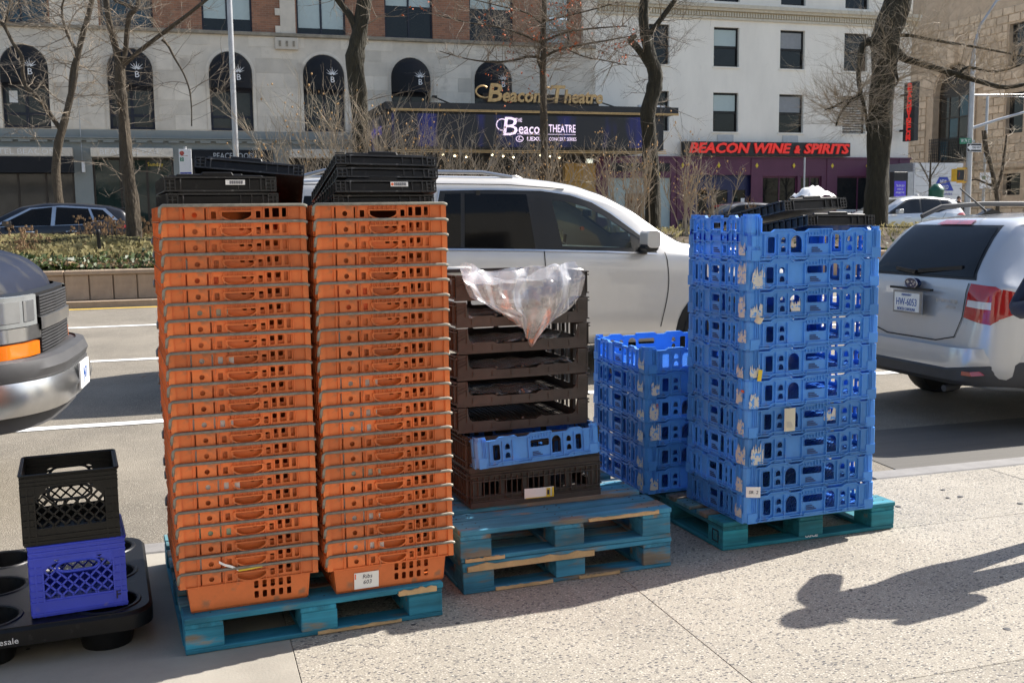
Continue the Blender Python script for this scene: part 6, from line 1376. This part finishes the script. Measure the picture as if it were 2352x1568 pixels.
# ================================================================== BLUE TRAYS
TL, TW, TH, TP = .765, .56, .146, .1405
def tray_wall(L, H, solid_left, mat='blue', cut=0):
    b = B(); p = .062; x0, x1 = p, L - p; e = x1 - x0; X = lambda f: x0 + e * f; Zf = lambda f: f * H
    st = .012
    outer = [(x0, 0), (x1, 0), (x1, H - st), (X(.93), H - st), (X(.90), H), (X(.80), H), (X(.77), H - st), (X(.62), H - st), (X(.62), H), (X(.42), H), (X(.39), H - st), (X(.30), H - st), (X(.27), H), (X(.12), H), (X(.09), H - st), (x0, H - st)]
    def hs(a, c):
        return [arch(X(a), Zf(.25), X(c), Zf(.46), 6), arch(X(a), Zf(.54), X(c), Zf(.75), 6)]
    hol = [rrect(X(.06), Zf(.22), X(.13), Zf(.76), .010, 3)] + hs(.175, .225) + [rrect(X(.415), Zf(.50), X(.60), Zf(.76), .010, 3), arch(X(.62), Zf(.22), X(.715), Zf(.82), 8)] + hs(.765, .815) + [rrect(X(.855), Zf(.22), X(.915), Zf(.76), .010, 3)]
    if not solid_left: hol.append(arch(X(.26), Zf(.22), X(.365), Zf(.80), 8))
    b.ext(outer, 0, .004, FX, hol)
    for f in (.03, .15, .245, .395, .612, .735, .84, .935): b.box((X(f) - .0022, -.010, Zf(.06)), (X(f) + .0022, 0, Zf(.84)))
    o2 = [(x0, H - st)] + [(q[0], q[1]) for q in outer[::-1][0:0]]
    edge = outer[2:]; 
    for a, c in zip(edge, edge[1:]): b.bar((a[0], -.005, a[1] - .003), (c[0], -.005, c[1] - .003), .012, .005, (0, 0, 1) if abs(a[0] - c[0]) > 1e-6 else (1, 0, 0))
    b.box((x0, -.010, Zf(.12)), (x1, 0, Zf(.15)))
    low = [(x0, .010)] + [(X(.09), .010), (X(.12), .022), (X(.27), .022), (X(.30), .010), (X(.42), .010), (X(.42), .022), (X(.62), .022), (X(.65), .010), (X(.77), .010), (X(.80), .022), (X(.90), .022), (X(.93), .010), (x1, .010)]
    for a, c in zip(low, low[1:]): b.bar((a[0], -.006, a[1]), (c[0], -.006, c[1]), .014, .004, (0, 0, 1) if abs(a[0] - c[0]) > 1e-6 else (1, 0, 0))
    for k in range(7): b.box((X(.415 + k * .028), -.008, Zf(.80)), (X(.415 + k * .028) + .003, 0, Zf(.97) if k > 3 else Zf(.88)))
    for h in hol:
        m_ = [(q[0], q[1]) for q in h]
        for a, c in zip(m_, m_[1:] + m_[:1]): b.bar((a[0], -.0015, a[1]), (c[0], -.0015, c[1]), .003, .003, (0, 1, 0))
    return b.mesh('side_wall', mat)
def tray_parts(mat):
    d = {}
    d['A'] = tray_wall(TL, TH, False, mat); d['B'] = tray_wall(TL, TH, True, mat); d['sA'] = tray_wall(TW, TH, False, mat); d['sB'] = tray_wall(TW, TH, True, mat)
    b = B(); p = .062
    # corner post: chamfered column with ribs and a ledge
    b.ext([(.002, .014), (.014, .002), (p + .012, .002), (p + .012, .012), (.018, .012), (.012, .018), (.012, p + .012), (.002, p + .012)], .004, TH - .014, FZ)
    b.ext([(.006, .020), (.020, .006), (p, .006), (p, .012), (.020, .012), (.012, .020), (.012, p), (.006, p)], TH - .014, TH + .006, FZ)
    for k in range(3): b.box((.040 + k * .009, -.006, .055), (.044 + k * .009, .003, TH - .002)); b.box((-.006, .040 + k * .009, .055), (.003, .044 + k * .009, TH - .002))
    b.box((.016, -.004, .0), (p + .006, .004, .050)); b.box((-.004, .016, .0), (.004, p + .006, .050))
    d['post'] = b.mesh('corner_post', mat)
    b = B(); b.box((.012, .012, .006), (TL - .012, TW - .012, .009))
    for i in range(26): b.bar((.02, .02 + i * (TW - .04) / 25, .012), (TL - .02, .02 + i * (TW - .04) / 25, .012), .005, .006)
    for i in range(34): b.bar((.02 + i * (TL - .04) / 33, .02, .013), (.02 + i * (TL - .04) / 33, TW - .02, .013), .005, .006)
    d['base'] = b.mesh('base_grid', mat)
    b = B()
    for r_ in range(3): b.box((0, -.0052, r_ * .009), (.06 - .012 * r_, -.0042, r_ * .009 + .005))
    d['print'] = b.mesh('moulded_text', 'blue_print')
    return d
blueP = tray_parts('blue'); brownish = tray_parts('brown')
PEEL = []
for q in range(7):
    rg = random.Random(200 + q); n = 16; w_, h_ = rg.uniform(.05, .085), rg.uniform(.06, .125)
    tp = [(w_ * k / 12, h_ * rg.uniform(.45, 1.0)) for k in range(13)]; lf = [(rg.uniform(-.006, .004), h_ * .45 * k / 4) for k in range(1, 4)]
    PEEL.append(B().ext([(0, rg.uniform(0, .006)), (w_ * .5, rg.uniform(0, .004)), (w_, rg.uniform(0, .006))] + tp[::-1] + lf[::-1], -.0018, -.0004, FX).mesh('peeled_sticker', 'peeled_label'))
def blue_tray(label, loc, rz, seed, group, P=blueP, peel=True, rot=None, prints=True, var=None):
    rg = random.Random(seed); t = thing('bread_tray', label, 'tray', loc, rz, group, rot)
    v = rg.random() < .5 if var is None else var
    link('base_grid', P['base'], t); link('front_wall', P['A' if v else 'B'], t); link('back_wall', P['B'], t, (TL, TW, 0), (0, 0, math.pi))
    link('side_wall', P['sA' if not v else 'sB'], t, (0, TW, 0), (0, 0, -math.pi / 2)); link('side_wall', P['sA'], t, (TL, 0, 0), (0, 0, math.pi / 2))
    for x, y, r_ in ((0, 0, 0), (TL, 0, 90), (TL, TW, 180), (0, TW, 270)): link('corner_post', P['post'], t, (x, y, 0), (0, 0, R(r_)))
    if prints:
        link('moulded_text', P['print'], t, (.062 + (TL - .124) * .445, 0, TH * .24)); link('moulded_text', P['print'], t, (0, TW - .062 - (TW - .124) * .45, TH * .24), (0, 0, -math.pi / 2))
    if peel:
        if rg.random() < .95: link('peeled_sticker', PEEL[rg.randrange(7)], t, (-.0075, .075 - rg.uniform(0, .02), .004 + rg.uniform(0, .035)), (0, 0, -math.pi / 2))
        if rg.random() < .55: link('peeled_sticker', PEEL[rg.randrange(7)], t, (.010 + rg.uniform(0, .02), -.0075, .004 + rg.uniform(0, .03)), (0, 0, 0))
        if rg.random() < .12: link('peeled_sticker', PEEL[rg.randrange(7)], t, (rg.choice((.24, .45, .60)), -.0005, .02 + rg.uniform(0, .05)), (0, 0, 0))
    return t
BR = R(20.5); BC = Vector((1.108, 4.868, 0)); bu = Vector((math.cos(BR), math.sin(BR), 0)); bn = Vector((-math.sin(BR), math.cos(BR), 0))
for k in range(10):
    i = 9 - k; lb = 'blue plastic bread tray, ' + ('topmost, open' if i == 0 else ('lowest, on the pallet' if i == 9 else ORD[i] + ' from the top')) + ', of the tall right blue stack'
    j = random.Random(k); t = blue_tray(lb, BC + bu * j.uniform(-.004, .004) + bn * j.uniform(-.003, .005) + Vector((0, 0, .144 + k * TP)), BR + R(j.uniform(-.3, .3)), 40 + k, 'trays of the tall blue stack')
    if i == 0:
        m_ = blueP['sB']; o = link('raised_side', m_, t, (0, TW, .068), (0, 0, -math.pi / 2)); link('corner_post', blueP['post'], t, (0, 0, .066)); link('corner_post', blueP['post'], t, (0, TW, .066), (0, 0, R(270)))
def card(name, label, cat, M4, w, h, mat, curl=0, th=.0006):
    b = B(); b.grid([[(w * (i / 6 - .5), -curl * math.sin(math.pi * i / 6), h * (j / 3 - .5)) for i in range(7)] for j in range(4)])
    o = b.obj(name, mat, normals=False); o.matrix_world = M4; md = o.modifiers.new('s', 'SOLIDIFY'); md.thickness = th; return tag(o, label, cat)
c_ = card('paper_tag', 'white tag handwritten SR. 2 on the corner of the tall blue stack', 'label', frame(BC, bu, bn, .035, -.016, .144 + TP * 1.15, R(-26)), .068, .052, 'white_paper', .004)
lettering('SR. 2', .022, 'ink', 'handwriting', c_, (0, -.0055, .0), (R(90), 0, 0), .0003, shear=.2)
c_ = card('till_receipt', 'curled white receipt stuck on the front of the tall blue stack', 'paper', frame(BC, bu, bn, .235, -.016, .144 + TP * 3.55), .062, .112, 'cream_paper', .006)
for k in range(5): B().box((-.022, -.0075, -.035 + k * .006), (.015 - k * .003, -.007, -.033 + k * .006)).obj('printed_line', 'pole_grey', c_)
card('torn_card', 'crumpled brown-white scrap caught at the blue stack corner, third tray down', 'paper', frame(BC, bu, bn, .05, -.02, .144 + TP * 7.05, R(-20), R(25), R(20)), .035, .035, 'cream_paper', .012)
card('yellow_sticker', 'yellow and white torn sticker on the blue stack corner', 'sticker', frame(BC, bu, bn, .064, -.0135, .144 + TP * 5.15, 0, 0, R(8)), .022, .055, 'yellow', .0)
for k, (q, mt) in enumerate(((4.6, 'orange_paper'), (3.1, 'orange_paper'))): card('orange_sticker', ('upper' if k == 0 else 'lower') + ' small orange sticker strip at the left-face end of the blue stack corner', 'sticker', frame(BC, bu, bn, -.0055, .045, .144 + TP * q, R(-90)), .06, .012, mt, 0)
# small stack of trays behind, on the pavement
SR = R(20); SC = Vector((.705, 5.43, .145)); su = Vector((math.cos(SR), math.sin(SR), 0)); sn = Vector((-math.sin(SR), math.cos(SR), 0))
for k in range(6):
    i = 5 - k; lb = 'blue bread tray, ' + ('topmost, open' if i == 0 else ('lowest' if i == 5 else ORD[i] + ' from the top')) + ', of the low blue stack behind the tall one'
    t = blue_tray(lb, SC + Vector((0, 0, k * TP * .925)), SR + R(random.Random(k + 9).uniform(-.5, .5)), 70 + k, 'trays of the low blue stack'); t.scale = (.925, 1.22, .925)
card('red_scrap', 'small red scrap on the corner of the low blue stack', 'sticker', frame(SC, su, sn, .06, -.008, SC.z + TP * 3.3, 0, 0, R(6)), .012, .05, 'lamp_red', 0)
# black trays and plastic on top of the tall blue stack
def black_tray(label, M_): 
    t = folded_crate(label, M_, .40, .60, .058, None, 'black_tray'); return t
black_tray('lower black tray lying askew on the tall blue stack', frame(BC, bu, bn, .545, .03, 1.565, R(1), R(-7), R(.5)))
black_tray('upper black tray lying askew under the white plastic on the tall blue stack', frame(BC, bu, bn, .50, .17, 1.645, R(6), R(-9), R(-2)))

# ================================================================== BROWN TRAYS
MW, MD, MH, MP = .660, .56, .118, .1235
def brown_meshes():
    d = {}; b = B()
    h0, h1 = .052, MH
    prof = [(0, .012), (MW, .012), (MW, h1), (MW - .050, h1), (MW - .060, h0 + .012), (MW - .075, h0), (MW * .62, h0), (MW * .60, h0 - .010), (MW * .30, h0 - .010), (MW * .27, h0), (.075, h0), (.060, h0 + .012), (.050, h1), (0, h1)]
    b.ext(prof, 0, .006, FX)
    for x in (.075, .17, .265, .36, .455, .56): b.box((x, -.004, .014), (x + .003, 0, h0 - .012))
    for s_ in (0, 1):
        X = (lambda q: q) if s_ == 0 else (lambda q: MW - q)
        for k in range(3): b.bar((X(.006), -.003, .06 + k * .018), (X(.045), -.003, .075 + k * .014), .006, .003)
        b.bar((X(.048), -.003, h1), (X(.048), -.003, .05), .005, .006)
    for x in (.19, .32, .42): b.box((x, -.002, h0 - .004), (x + .010, .006, h0 + .006))
    d['front'] = b.mesh('front_wall', 'brown')
    b = B(); b.ext(rect(0, .012, MW, h1), 0, .006, FX, [rrect(.10, .055, .24, .10, .01), rrect(.26, .055, .38, .10, .01), rrect(.40, .055, .54, .10, .01)]); d['back'] = b.mesh('back_wall', 'brown')
    b = B(); b.ext(rect(0, .012, MD, h1), 0, .005, FY, [rrect(.05 + k * .118, .045, .05 + k * .118 + .085, .100, .006) for k in range(4)])
    for k in range(12): y = .012 + k * (MD - .03) / 11; b.box((-.012, y, .014), (0, y + .004, h1))
    b.box((-.014, 0, .014), (0, MD, .020)); b.box((-.014, 0, h1 - .018), (0, MD, h1 - .012)); b.box((-.014, 0, h1 - .004), (0, MD, h1 + .002))
    d['side'] = b.mesh('side_wall', 'brown')
    b = B(); b.box((.004, .004, .006), (MW - .004, MD - .004, .009))
    for i in range(22): b.bar((.01, .01 + i * (MD - .02) / 21, .012), (MW - .01, .01 + i * (MD - .02) / 21, .012), .005, .007)
    for i in range(26): b.bar((.01 + i * (MW - .02) / 25, .01, .013), (.01 + i * (MW - .02) / 25, MD - .01, .013), .005, .007)
    b.box((.0, .0, 0), (MW, .012, .012)); d['base'] = b.mesh('base_grid', 'brown')
    return d
BM = brown_meshes()
def brown_tray(label, loc, rz): 
    t = thing('baker_tray', label, 'tray', loc, rz, 'dark brown baker trays')
    link('base_grid', BM['base'], t); link('front_wall', BM['front'], t); link('back_wall', BM['back'], t, (0, MD - .006, 0)); link('side_wall', BM['side'], t)
    link('side_wall', BM['side'], t, (MW, MD, 0), (0, 0, math.pi)); return t
MR = R(20.6); mu = Vector((math.cos(MR), math.sin(MR), 0)); mn = Vector((-math.sin(MR), math.cos(MR), 0)); MC = Vector((-.255, 4.76, 0))
for k in range(6):
    i = 5 - k; j = random.Random(k + 3)
    brown_tray('dark brown baker tray, ' + ('topmost, under the clear plastic bag' if i == 0 else ORD[i] + ' from the top') + ' of the brown stack', MC + mu * j.uniform(-.006, .006) + mn * j.uniform(-.004, .004) + Vector((0, 0, .628 + k * MP)), MR + R(j.uniform(-.4, .4)))
# the two bigger crates at the foot of the brown stack: latticed fronts
def brown_crate(label, loc, rz, w=.665, d=.60, h=.16, lattice=True):
    t = thing('brown_crate', label, 'crate', loc, rz, 'dark brown crates at the foot of the stack')
    b = B(); b.ext(rect(0, 0, w, h), 0, .006, FX, [rrect(.06 + k * .115, .055, .06 + k * .115 + .085, .115, .005) for k in range(5)])
    for k in range(24): x = .012 + k * (w - .03) / 23; b.box((x, -.012, .03 + .01 * (k % 3)), (x + .003, 0, h - .012 - .012 * (k % 4 == 0)))
    for z in (.028, .048, .122, .146): b.box((0, -.014, z), (w, 0, z + .004))
    b.box((0, -.018, 0), (w, 0, .026)); b.obj('front_wall', 'brown', t)
    b = B(); b.ext(rect(0, 0, d, h), 0, .006, FY, [rrect(.05 + k * .12, .05, .05 + k * .12 + .09, .12, .005) for k in range(4)])
    for k in range(16): y = .012 + k * (d - .03) / 15; b.box((-.012, y, .02), (0, y + .003, h))
    for z in (.02, .05, .13, .15): b.box((-.014, 0, z), (0, d, z + .004))
    m_ = b.mesh('side_wall', 'brown'); link('side_wall', m_, t); link('side_wall', m_, t, (w, d, 0), (0, 0, math.pi)); B().box((0, d - .006, 0), (w, d, h)).obj('back_wall', 'brown', t); B().box((.006, .006, .004), (w - .006, d - .006, .012)).obj('floor_panel', 'brown', t)
    return t
LCc = Vector((-.205, 4.715, 0))
brown_crate('dark brown ribbed crate, lowest of the brown stack, with yellow-edged card', LCc + Vector((0, 0, .286)), R(20.9))
brown_crate('dark brown ribbed crate second from the bottom, holding the slanted blue tray', LCc + mu * .004 + mn * .02 + Vector((0, 0, .448)), R(20.9), h=.165)
P = LCc + mn * -.052 + mu * .02 + Vector((0, 0, .478))
bt = thing('bread_tray', 'single blue bread tray wedged slanting into the brown stack', 'tray', P, 0, None, (R(-3), R(-2.2), R(20.9)))
K_ = .82
for nm, me_, lo, ro in (('base_grid', 'base', (0, 0, 0), 0), ('front_wall', 'B', (0, 0, 0), 0), ('back_wall', 'B', (TL, TW, 0), 180), ('side_wall', 'sA', (0, TW, 0), -90), ('side_wall', 'sA', (TL, 0, 0), 90)):
    o = link(nm, blueP[me_], bt, Vector(lo) * K_, (0, 0, R(ro))); o.scale = (K_, K_, .95)
for x, y, r_ in ((0, 0, 0), (TL, 0, 90), (TL, TW, 180), (0, TW, 270)): o = link('corner_post', blueP['post'], bt, (x * K_, y * K_, 0), (0, 0, R(r_))); o.scale = (K_, K_, .95)
o = link('moulded_text', blueP['print'], bt, (.34 * K_, 0, .03)); o.scale = (K_, K_, K_)
yc = card('card_tag', 'white card with yellow border at the foot of the brown stack', 'label', frame(LCc, Vector((math.cos(R(20.9)), math.sin(R(20.9)), 0)), mn, .34, -.022, .330, 0, 0, R(1)), .150, .048, 'white_paper', .004)
B().box((.035, -.0062, -.020), (.055, -.0055, .020)).obj('printed_block', 'yellow', yc); B().box((.064, -.006, -.023), (.073, -.0053, .023)).obj('yellow_edge', 'yellow', yc); B().box((-.07, -.0054, -.0235), (.07, -.0048, -.020)).obj('yellow_edge', 'yellow', yc); B().box((.038, -.0068, -.012), (.050, -.0062, .012)).obj('print', 'ink', yc)
# clear plastic bag over the top of the brown stack
def film_sheet(name, label, fn, nu, nv, seed, amp=.012, mat='film'):
    rg = random.Random(seed); ph = [rg.uniform(0, 6.28) for _ in range(12)]; rows_ = []
    for j in range(nv + 1):
        r_ = []
        for i in range(nu + 1):
            a, c = i / nu, j / nv; p = Vector(fn(a, c))
            w_ = a + .05 * math.sin(3 * c + ph[0]) + .02 * math.sin(9 * c + ph[1])
            q = amp * (1.0 * math.sin(17 * w_ + ph[2]) + .55 * math.sin(31 * w_ + ph[3] + 2 * c) + .14 * math.sin(57 * w_ + ph[4] - 3 * c) + .35 * math.sin(14 * c + 9 * a + ph[5])) + rg.uniform(-1, 1) * amp * .05
            q2 = amp * (.6 * math.sin(11 * c + 7 * a + ph[7]) + .3 * math.sin(23 * a - 9 * c + ph[8]))
            r_.append(p + Vector((q2 * .5, q, q2)))
        rows_.append(r_)
    b = B(); b.grid(rows_); o = b.obj(name, mat, None, MC, (0, 0, MR), smooth='all', normals=False); return tag(o, label, 'plastic bag', 'clear plastic bags')
ZT2 = .628 + 5 * MP + MH
def hang(a, c, dy=0):                                  # front part hanging down to a point
    l = lerp_tab([(0, .035), (.3, .015), (.55, .06), (.8, .19), (1, .29)], c); r_ = lerp_tab([(0, .60), (.25, .625), (.5, .60), (.75, .52), (1, .40)], c)
    top = ZT2 + .035 + .030 * math.cos(a * 6.3) - .02 * math.sin(a * 9); low = ZT2 - .21 - .125 * max(0, 1 - abs(a - .62) * 1.5)
    return (l + (r_ - l) * a, -.020 + dy - .05 * math.sin(math.pi * min(1, c * .9)), top + (low - top) * c)
bag = film_sheet('clear_plastic_bag', 'clear crumpled plastic bag hanging in a point over the brown trays', hang, 100, 80, 5, .012)
fold = film_sheet('rear_fold', 'x', lambda a, c: hang(a, c * .85, .035), 100, 70, 15, .012)
fold.parent = bag; fold.location = (0, 0, 0); fold.rotation_euler = (0, 0, 0)
for k_ in ('label', 'category', 'group'): del fold[k_]
def heap(a, c): 
    return (.05 + .52 * a, -.02 + .32 * c, ZT2 - .03 + (.075 * math.exp(-((a - .9) / .16) ** 2) + .05 * math.exp(-((a - .12) / .14) ** 2)) * math.sin(math.pi * c) ** .6 - .03 * c)
film_sheet('clear_plastic_bag', 'clear plastic film heaped on the top brown tray', heap, 90, 50, 6, .012)
for k, (q, lb, x0, x1) in enumerate(((4, 'second', .06, .55), (3, 'third', .06, .58), (2, 'fourth', .06, .58), (1, 'fifth', .06, .46))):
    zz = .628 + q * MP + .030
    film_sheet('clear_plastic_bag', 'clear plastic bag lying inside the ' + lb + ' brown tray from the top', (lambda zz, x0, x1: lambda a, c: (x0 + (x1 - x0) * a, .006 + .30 * c, zz + .045 * math.sin(math.pi * min(1, c * 1.6 + .12)) ** .7))(zz, x0, x1), 80, 34, 20 + k, .012, 'film_thin')
b = B(); rg = random.Random(4); rows_ = []
for j in range(9): rows_.append([tuple(BC + bu * (.50 + .17 * i / 12) + bn * (.22 + .2 * j / 8) + Vector((0, 0, 1.712 + .055 * math.sin(math.pi * i / 12) * math.sin(math.pi * j / 8) + rg.uniform(-.008, .008)))) for i in range(13)])
b.grid(rows_); tag(b.obj('plastic_scrap', 'white_paper', smooth='all', normals=False), 'crumpled white plastic sheet on the black trays of the blue stack', 'plastic sheet')

# ================================================================== PEOPLE
def person(label, loc, rz, parts, coat, legs, hair, height=1.72, cat='person', group=None, face=True):
    """continuous body from a skinned skeleton"""
    t = thing('person', label, cat, loc, rz, group); k = height / 1.72
    vs_, es, rd = parts; me = bpy.data.meshes.new('body'); me.from_pydata([Vector(v) * k for v in vs_], es, [])
    o = link('body', me, t); me.materials.append(MATS[coat]); me.materials.append(MATS[legs]); me.materials.append(MATS['skin'])
    md = o.modifiers.new('skin', 'SKIN'); md.use_smooth_shade = True
    for i, r_ in enumerate(rd): me.skin_vertices[0].data[i].radius = (r_[0] * k, r_[1] * k)
    me.skin_vertices[0].data[0].use_root = True
    sb = o.modifiers.new('sub', 'SUBSURF'); sb.levels = 1; sb.render_levels = 2
    dg = bpy.context.evaluated_depsgraph_get(); nm = bpy.data.meshes.new_from_object(o.evaluated_get(dg)); bpy.data.objects.remove(o)
    nm.materials.clear(); [nm.materials.append(MATS[m_]) for m_ in (coat, legs, 'skin')]
    for p_ in nm.polygons:
        z = p_.center.z / k; ax = abs(p_.center.x) / k
        p_.material_index = 2 if z > 1.475 else (1 if z < .86 and ax < .26 and not (ax > .19 and z > .70) else 0); p_.use_smooth = True
    body = link('body', nm, t)
    hb = B(); rows_ = []
    for i in range(9):
        f = R(-10 + 100 * i / 8); rows_.append([(.088 * math.cos(f) * math.cos(R(a)) * k, (.104 * math.cos(f) * math.sin(R(a)) - .012) * k, (1.615 + .118 * math.sin(f)) * k) for a in range(0, 360, 24)])
    hb.grid(rows_, close=True).obj('hair', hair, t, smooth=True, normals=False)
    return t
def skeleton(arms):
    v = [(0, 0, .95), (0, 0, 1.12), (0, .0, 1.30), (0, .0, 1.42), (0, .01, 1.50), (0, .02, 1.58), (0, .02, 1.66)]; e = [(i, i + 1) for i in range(6)]; r_ = [(.16, .12), (.15, .11), (.175, .12), (.12, .09), (.058, .06), (.078, .095), (.07, .085)]
    for s_ in (-1, 1):
        b0 = len(v); v += [(s_ * .09, 0, .86), (s_ * .10, .02, .50), (s_ * .10, -.01, .10), (s_ * .10, .12, .045)]; e += [(0, b0), (b0, b0 + 1), (b0 + 1, b0 + 2), (b0 + 2, b0 + 3)]; r_ += [(.10, .10), (.065, .07), (.05, .055), (.045, .04)]
    for s_, pts in arms:
        b0 = len(v); v += [(s_ * .19, 0, 1.39)] + pts[:3]; e += [(3, b0), (b0, b0 + 1), (b0 + 1, b0 + 2), (b0 + 2, b0 + 3)]; r_ += [(.072, .07), (.058, .058), (.045, .045), (.04, .022)]
        for kk, (dx, L_) in enumerate(((-.028, .075), (-.010, .085), (.010, .082), (.028, .065))):
            f0 = len(v); h = Vector(pts[2]); w = Vector(pts[1]); d = (h - w).normalized(); sd_ = d.orthogonal().normalized(); v += [tuple(h + d * .03 + sd_ * dx), tuple(h + d * (.03 + L_ * .6) + sd_ * dx), tuple(h + d * (.03 + L_) + sd_ * dx - Vector((0, 0, .015)))]; e += [(b0 + 3, f0), (f0, f0 + 1), (f0 + 1, f0 + 2)]; r_ += [(.010, .010), (.009, .009), (.008, .008)]
    return v, e, r_
person('person in a dark navy jacket at the right edge, elbow bent', (2.80, 5.0, 0), R(150), skeleton([(-1, [(-.30, -.10, 1.14), (-.20, .14, 1.12), (-.12, .26, 1.16)]), (1, [(.33, -.06, 1.13), (.26, .18, 1.16), (.16, .30, 1.22)])]), 'jacket', 'trousers', 'hair')
stand = skeleton([(-1, [(-.24, 0, 1.12), (-.24, .06, .88), (-.23, .09, .80)]), (1, [(.24, 0, 1.12), (.24, .06, .88), (.23, .09, .80)])])
p = at(2106, 470, 46); t = person('pedestrian with white hair and black face mask behind the silver car', (p.x, p.y, .58), R(200), stand, 'jacket', 'trousers', 'hair_white', 1.78)
B().lathe([(.082, 1.55), (.09, 1.58), (.09, 1.63), (.084, 1.66)], 14, (0, .03, 0)).obj('face_mask', 'iron', t, smooth=True)
p = at(2202, 470, 46); person('dark-haired pedestrian half hidden behind the silver car roof', (p.x, p.y, .58), R(160), stand, 'trousers', 'trousers', 'hair', 1.68)

# ================================================================== LITTER
b = B(); b.ext([(0, 0), (.035, -.003), (.06, .002), (.03, .006)], 0, .003, FZ); o = b.obj('dead_leaf', 'dry', None, at(560, 1408, 4) * 0 + W(-.45, 10.9, zr(10.9) + .004), (0, 0, 1)); tag(o, 'small brown dead leaf on the asphalt left of the orange stacks', 'leaf')
